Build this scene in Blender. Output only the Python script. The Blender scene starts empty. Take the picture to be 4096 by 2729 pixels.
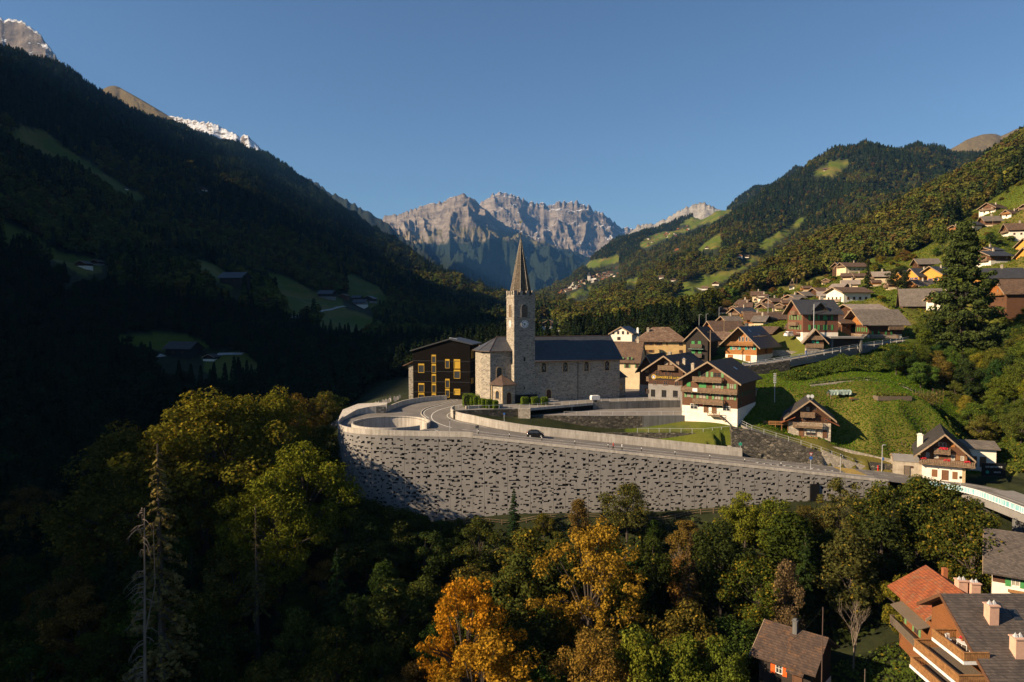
import bpy, bmesh, math, random
import numpy as np
from mathutils import Vector, Matrix
random.seed(7); rng = np.random.default_rng(7)
S = bpy.context.scene
COL = S.collection
R_ = math.radians
# ------------------------------------------------------------------ camera model (camera stands at the world origin)
F, CX, CY = 705.0, 512.0, 341.0
PITCH = math.atan(29.0/705.0)
cp, sp = math.cos(PITCH), math.sin(PITCH)
def P(px, py, Y):
    u = (px-CX)/F; v = (CY-py)/F
    t = Y/(cp+v*sp)
    return Vector((u*t, Y, (-sp+v*cp)*t))
def PZ(px, py, z):
    v = (CY-py)/F
    dz = -sp+v*cp
    t = z/dz
    return Vector(((px-CX)/F*t, (cp+v*sp)*t, z))
def proj(x, y, z):
    d = y*cp - z*sp
    return CX+F*x/d, CY-F*(y*sp+z*cp)/d
def XY(px, Y):            # plan position of a picture column near the horizon
    return Vector(((px-CX)/F*Y, Y))

cam = bpy.data.cameras.new('camera'); camo = bpy.data.objects.new('camera', cam); COL.objects.link(camo)
cam.sensor_width = 36; cam.lens = F/1024*36; cam.clip_end = 60000; cam.clip_start = 1
camo.rotation_euler = (math.pi/2-PITCH, 0, 0); S.camera = camo
S.render.resolution_x, S.render.resolution_y = 1024, 682
S.view_settings.view_transform = 'Standard'; S.view_settings.look = 'None'
S.view_settings.exposure = 1.15
S.view_settings.gamma = 1
# ------------------------------------------------------------------ light
SUN_AZ = R_(19); SUN_EL = R_(27)
sd = Vector((math.cos(SUN_AZ)*math.cos(SUN_EL), math.sin(SUN_AZ)*math.cos(SUN_EL), -math.sin(SUN_EL)))   # travel direction
sun = bpy.data.lights.new('sun', 'SUN'); suno = bpy.data.objects.new('sun', sun); COL.objects.link(suno)
sun.energy = 5.0; sun.angle = R_(0.5); sun.color = (1.0, .78, .52)
suno.rotation_euler = sd.to_track_quat('-Z', 'Y').to_euler()
W = bpy.data.worlds.new('World'); S.world = W; W.use_nodes = True
nt = W.node_tree; nt.nodes.clear()
sky = nt.nodes.new('ShaderNodeTexSky'); sky.sky_type = 'NISHITA'; sky.sun_disc = False
sky.sun_elevation = SUN_EL
sky.sun_rotation = math.atan2(-sd.x, -sd.y)      # blender: 0 = +Y, clockwise seen from above
sky.altitude = 300; sky.air_density = 1.1; sky.dust_density = 0.25; sky.ozone_density = 5.0
bg = nt.nodes.new('ShaderNodeBackground'); bg.inputs[1].default_value = .0455
out = nt.nodes.new('ShaderNodeOutputWorld')
nt.links.new(sky.outputs[0], bg.inputs[0]); nt.links.new(bg.outputs[0], out.inputs[0])
cy = S.cycles
cy.max_bounces = 6; cy.diffuse_bounces = 2; cy.glossy_bounces = 2; cy.transmission_bounces = 3; cy.volume_bounces = 0
cy.transparent_max_bounces = 6; cy.use_denoising = True; cy.caustics_reflective = False; cy.caustics_refractive = False
cy.sample_clamp_indirect = 4

# ------------------------------------------------------------------ object helpers
def tag(o, label=None, cat=None, group=None, kind=None):
    if label: o['label'] = label
    if cat: o['category'] = cat
    if group: o['group'] = group
    if kind: o['kind'] = kind
    return o
def thing(name, label, cat, loc=(0,0,0), yaw=0, group=None):
    o = bpy.data.objects.new(name, None); COL.objects.link(o)
    o.location = loc; o.rotation_euler = (0,0,yaw); o.empty_display_size = .5
    return tag(o, label, cat, group)
def link(name, me, mat=None, parent=None, loc=None, yaw=0):
    o = bpy.data.objects.new(name, me); COL.objects.link(o)
    if mat and not me.materials: me.materials.append(mat)
    if parent: o.parent = parent
    if loc is not None: o.location = loc
    if yaw: o.rotation_euler = (0,0,yaw)
    return o
class MB:
    def __init__(s): s.v=[]; s.f=[]
    def add(s, vs, fs):
        n=len(s.v); s.v += [tuple(v) for v in vs]; s.f += [tuple(i+n for i in f) for f in fs]; return s
    def box(s, x0,x1,y0,y1,z0,z1):
        return s.add([(x0,y0,z0),(x1,y0,z0),(x1,y1,z0),(x0,y1,z0),(x0,y0,z1),(x1,y0,z1),(x1,y1,z1),(x0,y1,z1)],
            [(0,3,2,1),(4,5,6,7),(0,1,5,4),(1,2,6,5),(2,3,7,6),(3,0,4,7)])
    def poly(s, pts): return s.add(pts, [tuple(range(len(pts)))])
    def extr(s, pts, vec):
        n=len(pts); vec=Vector(vec); q=[Vector(p)+vec for p in pts]
        return s.add(list(pts)+q, [tuple(reversed(range(n))), tuple(range(n,2*n))]+[(i,(i+1)%n,n+(i+1)%n,n+i) for i in range(n)])
    def prism(s, pts2, z0, z1):        # vertical prism; z0,z1 numbers or per-point lists; pts2 counter-clockwise
        n=len(pts2)
        a=z0 if hasattr(z0,'__len__') else [z0]*n; b=z1 if hasattr(z1,'__len__') else [z1]*n
        return s.add([(p[0],p[1],a[i]) for i,p in enumerate(pts2)]+[(p[0],p[1],b[i]) for i,p in enumerate(pts2)],
            [tuple(reversed(range(n))), tuple(range(n,2*n))]+[(i,(i+1)%n,n+(i+1)%n,n+i) for i in range(n)])
    def tube(s, p0, p1, r0, r1=None, n=6):
        r1 = r0 if r1 is None else r1
        p0=Vector(p0); p1=Vector(p1); d=(p1-p0)
        if d.length<1e-6: return s
        q=d.to_track_quat('Z','Y'); vs=[]
        for p,r in ((p0,r0),(p1,r1)):
            for i in range(n):
                a=2*math.pi*i/n; vs.append(p+q@Vector((r*math.cos(a), r*math.sin(a),0)))
        return s.add(vs, [tuple(reversed(range(n))), tuple(range(n,2*n))]+[(i,(i+1)%n,n+(i+1)%n,n+i) for i in range(n)])
    def path(s, pts, r, n=6):
        for a,b in zip(pts,pts[1:]): s.tube(a,b,r,r,n)
        return s
    def ball(s, c, r, n=8, m=5, sx=1, sy=1, sz=1):
        vs=[]; fs=[]
        for j in range(m+1):
            t=math.pi*j/m
            for i in range(n):
                a=2*math.pi*i/n
                vs.append((c[0]+sx*r*math.sin(t)*math.cos(a), c[1]+sy*r*math.sin(t)*math.sin(a), c[2]-sz*r*math.cos(t)))
        for j in range(m):
            for i in range(n): fs.append((j*n+i, j*n+(i+1)%n, (j+1)*n+(i+1)%n, (j+1)*n+i))
        return s.add(vs,fs)
    def mesh(s, name, mat=None, smooth=False):
        me=bpy.data.meshes.new(name); me.from_pydata(s.v,[],s.f); me.validate()
        bm=bmesh.new(); bm.from_mesh(me); bmesh.ops.recalc_face_normals(bm, faces=bm.faces); bm.to_mesh(me); bm.free()
        if mat: me.materials.append(mat)
        if smooth: me.polygons.foreach_set('use_smooth',[True]*len(me.polygons))
        return me
    def build(s, name, mat, parent=None, smooth=False, loc=None, yaw=0):
        return link(name, s.mesh(name,mat,smooth), None, parent, loc, yaw)
def wall_strip(pts, thick, mb=None, side=1):
    """solid wall along a polyline of (x,y,z0,z1); thickness to the given side"""
    mb = mb or MB(); n=len(pts); off=[]
    for i in range(n):
        a=Vector(pts[max(i-1,0)][:2]); b=Vector(pts[min(i+1,n-1)][:2]); d=(b-a).normalized()
        off.append(Vector((-d.y,d.x))*thick*side)
    vs=[]
    for i,(x,y,z0,z1) in enumerate(pts):
        o=off[i]; vs += [(x,y,z0),(x,y,z1),(x+o.x,y+o.y,z1),(x+o.x,y+o.y,z0)]
    fs=[(0,1,2,3), tuple(4*(n-1)+k for k in (3,2,1,0))]
    for i in range(n-1):
        for k in range(4): fs.append((4*i+k,4*i+(k+1)%4,4*i+4+(k+1)%4,4*i+4+k))
    mb.add(vs,fs); return mb
# ------------------------------------------------------------------ materials
def mk(name):
    m=bpy.data.materials.new(name); m.use_nodes=True; t=m.node_tree
    b=t.nodes['Principled BSDF']; return m,t,b
def N(t, typ, **kw):
    n=t.nodes.new(typ)
    for k,v in kw.items():
        if k.startswith('i_'): n.inputs[k[2:].replace('_',' ')].default_value=v
        else: setattr(n,k,v)
    return n
def L(t,a,b): t.links.new(a,b)
def coords(t, scale=(1,1,1), typ='Object'):
    c=N(t,'ShaderNodeTexCoord'); m=N(t,'ShaderNodeMapping'); m.inputs['Scale'].default_value=scale
    L(t,c.outputs[typ],m.inputs[0]); return m.outputs[0]
def ramp(t, fac, stops):
    r=N(t,'ShaderNodeValToRGB'); e=r.color_ramp.elements
    while len(e)<len(stops): e.new(.5)
    for k,(p,c) in zip(e,stops): k.position=p; k.color=(*c,1) if len(c)==3 else c
    L(t,fac,r.inputs[0]); return r.outputs[0]
def mixc(t, fac, a, b, mode='MIX'):
    m=N(t,'ShaderNodeMix'); m.data_type='RGBA'; m.blend_type=mode
    for s,v in ((m.inputs[0],fac),(m.inputs[6],a),(m.inputs[7],b)):
        if hasattr(v,'links') or hasattr(v,'is_linked'): L(t,v,s)
        elif isinstance(v,(int,float)): s.default_value=v
        else: s.default_value=(*v,1)
    return m.outputs[2]
def mth(t, op, a, b=None):
    m=N(t,'ShaderNodeMath'); m.operation=op
    for i,v in enumerate((a,b)):
        if v is None: continue
        if isinstance(v,(int,float)): m.inputs[i].default_value=v
        else: L(t,v,m.inputs[i])
    return m.outputs[0]
def bump(t,b,h,strength=.5,dist=.05):
    n=N(t,'ShaderNodeBump'); n.inputs['Strength'].default_value=strength; n.inputs['Distance'].default_value=dist
    L(t,h,n.inputs['Height']); L(t,n.outputs[0],b.inputs['Normal'])
def noise(t, scale, vec=None, detail=4, rough=.55):
    n=N(t,'ShaderNodeTexNoise'); n.inputs['Scale'].default_value=scale; n.inputs['Detail'].default_value=detail; n.inputs['Roughness'].default_value=rough
    if vec is not None: L(t,vec,n.inputs['Vector'])
    return n.outputs[0]
def m_plain(name, a, b=None, scale=1.5, rough=.8, bumps=.0, bscale=20, stretch=(1,1,1), lo=.35, hi=.65, metal=0, spec=.3):
    m,t,p=mk(name); p.inputs['Roughness'].default_value=rough; p.inputs['Metallic'].default_value=metal
    p.inputs['Specular IOR Level'].default_value=spec
    b = b or tuple(x*.75 for x in a)
    v=coords(t,stretch); L(t,ramp(t,noise(t,scale,v,6),[(lo,b),(hi,a)]),p.inputs['Base Color'])
    if bumps: bump(t,p,noise(t,bscale,v,5),bumps,.05)
    return m
def m_wood(name, a, b, pitch=.22, vertical=False):
    m,t,p=mk(name); p.inputs['Roughness'].default_value=.75; p.inputs['Specular IOR Level'].default_value=.25
    v=coords(t); s=N(t,'ShaderNodeSeparateXYZ'); L(t,v,s.inputs[0])
    if vertical:
        co=mth(t,'ADD',s.outputs[0],s.outputs[1])
    else: co=s.outputs[2]
    k=mth(t,'DIVIDE',co,pitch); fr=mth(t,'FRACT',k); fl=mth(t,'FLOOR',k)
    wn=N(t,'ShaderNodeTexWhiteNoise'); wn.noise_dimensions='1D'; L(t,fl,wn.inputs['W'])
    v2=coords(t,(12,12,1.2) if vertical else (1.2,1.2,14))
    n=noise(t,1.6,v2,5)
    c=ramp(t,n,[(.3,b),(.7,a)])
    c=mixc(t,mth(t,'MULTIPLY',wn.outputs[0],.35),c,b)
    n3=noise(t,.35,v,3); c=mixc(t,mth(t,'MULTIPLY',ramp(t,n3,[(.4,(0,0,0)),(.7,(1,1,1))]),.4),c,b)
    gap=mth(t,'LESS_THAN',fr,.1); c=mixc(t,mth(t,'MULTIPLY',gap,.7),c,(b[0]*.3,b[1]*.3,b[2]*.3))
    L(t,c,p.inputs['Base Color'])
    bump(t,p,mth(t,'SUBTRACT',1.0,gap),.6,.03)
    return m
def m_stone(name, cols, mortar, scale=(1.3,1.3,3.0), mw=.06, bumps=.7):
    m,t,p=mk(name); p.inputs['Roughness'].default_value=.9; p.inputs['Specular IOR Level'].default_value=.2
    v=coords(t,scale)
    nn=N(t,'ShaderNodeTexNoise'); nn.inputs['Scale'].default_value=.9; L(t,v,nn.inputs['Vector'])
    vv=N(t,'ShaderNodeVectorMath'); vv.operation='MULTIPLY_ADD'; L(t,nn.outputs[1],vv.inputs[0]); vv.inputs[1].default_value=(.5,.5,.5); L(t,v,vv.inputs[2])
    vo=N(t,'ShaderNodeTexVoronoi'); vo.feature='F1'; vo.inputs['Scale'].default_value=1; L(t,vv.outputs[0],vo.inputs['Vector'])
    ve=N(t,'ShaderNodeTexVoronoi'); ve.feature='DISTANCE_TO_EDGE'; ve.inputs['Scale'].default_value=1; L(t,vv.outputs[0],ve.inputs['Vector'])
    s=N(t,'ShaderNodeSeparateColor'); L(t,vo.outputs['Color'],s.inputs[0])
    c=ramp(t,s.outputs[0],[(i/(len(cols)-1),k) for i,k in enumerate(cols)])
    n2=noise(t,.25,v,4); c=mixc(t,.5,c,ramp(t,n2,[(.3,(.55,.55,.55)),(.7,(1.25,1.2,1.1))]),'MULTIPLY')
    e=ramp(t,ve.outputs['Distance'],[(mw*.5,(0,0,0)),(mw*1.6,(1,1,1))])
    c=mixc(t,e,mortar,c); L(t,c,p.inputs['Base Color'])
    h=mth(t,'ADD',e,mth(t,'MULTIPLY',s.outputs[1],.8)); bump(t,p,h,bumps,.06)
    return m
def m_roof(name, a, b, pitch=.18, rough=.8, rust=None):
    m,t,p=mk(name); p.inputs['Roughness'].default_value=rough; p.inputs['Specular IOR Level'].default_value=.3
    v=coords(t); s=N(t,'ShaderNodeSeparateXYZ'); L(t,v,s.inputs[0])
    k=mth(t,'DIVIDE',s.outputs[2],pitch); fr=mth(t,'FRACT',k); fl=mth(t,'FLOOR',k)
    al=mth(t,'ADD',mth(t,'ADD',s.outputs[0],s.outputs[1]),mth(t,'MULTIPLY',fl,.37))
    k2=mth(t,'DIVIDE',al,.34); fr2=mth(t,'FRACT',k2); fl2=mth(t,'FLOOR',k2)
    wn=N(t,'ShaderNodeTexWhiteNoise'); wn.noise_dimensions='2D'
    cb=N(t,'ShaderNodeCombineXYZ'); L(t,fl,cb.inputs[0]); L(t,fl2,cb.inputs[1]); L(t,cb.outputs[0],wn.inputs['Vector'])
    n=noise(t,.5,v,5)
    f=mth(t,'ADD',mth(t,'MULTIPLY',n,.65),mth(t,'MULTIPLY',wn.outputs[0],.4))
    st=[(.3,b),(.75,a)]
    c=ramp(t,f,st)
    if rust: c=mixc(t,ramp(t,noise(t,.9,v,6,.7),[(.52,(0,0,0)),(.68,(1,1,1))]),c,rust)
    g=mth(t,'LESS_THAN',fr,.16); g2=mth(t,'LESS_THAN',fr2,.1)
    gg=mth(t,'MAXIMUM',g,mth(t,'MULTIPLY',g2,.5))
    c=mixc(t,mth(t,'MULTIPLY',gg,.6),c,tuple(x*.25 for x in b)); L(t,c,p.inputs['Base Color'])
    bump(t,p,mth(t,'SUBTRACT',fr,mth(t,'MULTIPLY',g2,.4)),.5,.04)
    return m
def m_concrete(name, a, streak=.5):
    m,t,p=mk(name); p.inputs['Roughness'].default_value=.85; p.inputs['Specular IOR Level'].default_value=.25
    v=coords(t); c=ramp(t,noise(t,.6,v,6),[(.3,tuple(x*.8 for x in a)),(.7,a)])
    vs=coords(t,(1.6,1.6,.07)); c=mixc(t,streak,c,ramp(t,noise(t,1.2,vs,5,.65),[(.36,(.5,.47,.43)),(.6,(1,1,1))]),'MULTIPLY')
    c=mixc(t,.35,c,ramp(t,noise(t,9,v,4),[(.3,(.75,.75,.75)),(.7,(1.15,1.15,1.15))]),'MULTIPLY')
    L(t,c,p.inputs['Base Color']); bump(t,p,noise(t,14,v,4),.25,.02)
    return m
M={}
M['concrete']=m_concrete('pale_concrete',(.50,.46,.41),.6)
M['concrete_dark']=m_concrete('weathered_concrete',(.16,.16,.16),.7)
M['concrete_grey']=m_concrete('grey_concrete',(.245,.232,.222),.16)
M['asphalt']=m_plain('asphalt',(.17,.155,.14),(.13,.12,.11),.4,.9,.15,60)
M['asphalt2']=m_plain('pavement_asphalt',(.22,.20,.18),(.17,.155,.14),.5,.9,.15,60)
M['paint']=m_plain('road_paint',(.62,.60,.56),(.45,.44,.41),1.2,.7)
M['yellow']=m_plain('yellow_paint',(.62,.40,.03),(.48,.30,.03),1.2,.7)
M['stone']=m_stone('church_rubble_stone',[(.13,.118,.10),(.28,.25,.21),(.42,.37,.30),(.19,.17,.15),(.36,.32,.265)],(.38,.345,.29),(1.7,1.7,4.2))
M['stone_dark']=m_stone('mossy_dark_stone',[(.03,.028,.024),(.07,.063,.053),(.13,.115,.095),(.05,.047,.04),(.20,.175,.14)],(.045,.042,.036),(1.5,1.5,2.4))
M['stone_pale']=m_stone('pale_rubble_stone',[(.24,.21,.17),(.39,.34,.28),(.50,.44,.36),(.30,.265,.22)],(.32,.285,.24),(1.8,1.8,3.2))
M['quoin']=m_plain('ochre_dressed_stone',(.46,.34,.19),(.33,.24,.14),2,.85,.2,12)
M['spire']=m_stone('spire_stone',[(.060,.048,.04),(.105,.083,.062),(.15,.12,.09),(.075,.062,.05)],(.07,.06,.05),(1.8,1.8,2.6),.05,.4)
M['slate']=m_roof('dark_slate',(.075,.078,.088),(.045,.047,.053),.22,.45)
M['tile_dark']=m_roof('dark_brown_tile',(.060,.050,.044),(.030,.026,.023),.2,.7)
M['tile_brown']=m_roof('weathered_brown_tile',(.15,.092,.058),(.075,.048,.034),.2,.8)
M['tile_speck']=m_roof('speckled_brown_tile',(.20,.125,.08),(.09,.055,.038),.2,.8,(.30,.22,.15))
M['tile_cottage']=m_roof('rusty_brown_tile',(.085,.055,.040),(.045,.030,.024),.2,.85,(.15,.075,.035))
M['tile_red']=m_roof('mossy_red_tile',(.30,.085,.03),(.17,.05,.022),.2,.8,(.19,.12,.065))
M['tile_grey']=m_roof('grey_shingle',(.185,.155,.13),(.10,.085,.072),.18,.85)
M['tile_palebrown']=m_roof('pale_worn_shingle',(.36,.30,.25),(.2,.16,.13),.16,.85)
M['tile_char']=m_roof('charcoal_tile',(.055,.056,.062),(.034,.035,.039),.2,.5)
M['wood_dark']=m_wood('dark_larch_boards',(.105,.048,.024),(.045,.022,.013))
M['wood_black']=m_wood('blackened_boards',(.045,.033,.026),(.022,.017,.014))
M['wood_brown']=m_wood('brown_larch_boards',(.17,.082,.042),(.085,.04,.022))
M['wood_shingle']=m_wood('red_brown_shingle',(.20,.085,.05),(.13,.055,.034),.12)
M['wood_honey']=m_wood('honey_larch_boards',(.46,.20,.055),(.24,.095,.028))
M['wood_orange']=m_wood('orange_larch_boards',(.40,.15,.035),(.22,.075,.018))
M['wood_rust']=m_wood('rusty_larch_boards',(.27,.105,.035),(.15,.058,.022))
M['wood_yellow']=m_wood('yellow_pine_boards',(.66,.34,.06),(.5,.24,.045))
M['wood_grey']=m_wood('greyed_boards',(.20,.155,.115),(.11,.085,.063),.16,True)
M['wood_trim']=m_plain('pale_wood_trim',(.33,.24,.16),(.2,.14,.09),3,.8)
M['wood_rail']=m_plain('weathered_rail_wood',(.25,.17,.11),(.14,.095,.06),3,.85)
M['wood_rail_h']=m_plain('honey_rail_wood',(.33,.165,.06),(.2,.095,.035),3,.8)
M['wood_rail_y']=m_plain('yellow_rail_wood',(.62,.33,.07),(.45,.22,.05),3,.8)
M['plaster_w']=m_plain('white_plaster',(.78,.72,.62),(.66,.60,.50),.7,.9,.1,15)
M['plaster_c']=m_plain('cream_plaster',(.60,.49,.33),(.50,.40,.26),.6,.9,.1,15)
M['plaster_o']=m_plain('ochre_plaster',(.60,.41,.18),(.48,.32,.14),.6,.9,.1,15)
M['plaster_p']=m_plain('pink_plaster',(.50,.33,.32),(.42,.27,.27),.6,.9,.1,15)
M['plaster_old']=m_plain('stained_plaster',(.42,.36,.28),(.26,.22,.17),.9,.9,.15,12)
M['green']=m_plain('green_shutter_paint',(.06,.26,.075),(.045,.19,.055),6,.6)
M['green_d']=m_plain('faded_green_shutter_paint',(.14,.28,.12),(.10,.21,.09),6,.6)
M['teal']=m_plain('teal_shutter_paint',(.03,.33,.22),(.025,.26,.17),6,.6)
M['olive']=m_plain('dark_green_shutter_paint',(.03,.11,.06),(.022,.085,.045),6,.6)
M['orange_sh']=m_plain('orange_shutter_paint',(.75,.11,.015),(.6,.085,.012),6,.6)
M['brown_sh']=m_plain('brown_shutter_wood',(.22,.105,.045),(.15,.07,.03),6,.7)
M['blue_sh']=m_plain('blue_shutter_paint',(.03,.06,.30),(.02,.045,.22),6,.6)
M['frame_w']=m_plain('white_frame_paint',(.70,.68,.63),None,4,.6)
M['frame_b']=m_plain('brown_frame_wood',(.16,.075,.035),None,4,.7)
M['frame_y']=m_plain('yellow_reveal_panel',(.50,.31,.03),(.40,.24,.022),.7,.55)
M['metal']=m_plain('galvanised_steel',(.50,.51,.52),(.40,.41,.42),4,.45,metal=.15)
M['metal_d']=m_plain('dark_painted_metal',(.06,.062,.065),None,4,.5,metal=.3)
M['copper']=m_plain('copper_brown_sheet',(.13,.085,.065),(.085,.06,.05),1.5,.5,metal=.2)
M['gold']=m_plain('gilt_metal',(.85,.55,.12),None,4,.35,metal=.9)
M['white']=m_plain('white_paint',(.78,.77,.75),None,4,.5)
M['black']=m_plain('black_paint',(.012,.012,.013),None,4,.4)
M['red']=m_plain('red_paint',(.55,.03,.025),None,4,.5)
M['bluep']=m_plain('blue_sign_paint',(.03,.13,.45),None,4,.5)
M['pinkstucco']=m_plain('salmon_stucco',(.58,.36,.26),(.50,.30,.22),2,.9,.1,30)
M['clay']=m_plain('terracotta',(.35,.12,.05),None,4,.8)
M['tarp']=m_plain('pale_green_tarpaulin',(.30,.37,.32),(.2,.27,.23),1.8,.6,.5,3)
M['flower_r']=m_plain('red_geranium_petals',(.60,.03,.05),(.4,.02,.03),9,.7)
M['dirt']=m_plain('bare_soil',(.20,.14,.085),(.12,.085,.05),1.2,.95,.3,8)
def m_glass(name, col, rough=.08):
    m,t,p=mk(name); p.inputs['Base Color'].default_value=(*col,1); p.inputs['Roughness'].default_value=rough; p.inputs['Specular IOR Level'].default_value=.6
    return m
M['glass']=m_glass('window_glass',(.03,.034,.04))
M['glass_c']=m_glass('curtained_window',(.30,.27,.22),.3)
M['glass_t']=m_plain('turquoise_glass',(.40,.55,.58),(.16,.40,.45),6,.2,stretch=(1,1,.05),lo=.45,hi=.55)
M['carpaint']=m_glass('black_car_paint',(.006,.006,.007),.15)
M['rubber']=m_plain('tyre_rubber',(.012,.012,.012),None,4,.9)
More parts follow.
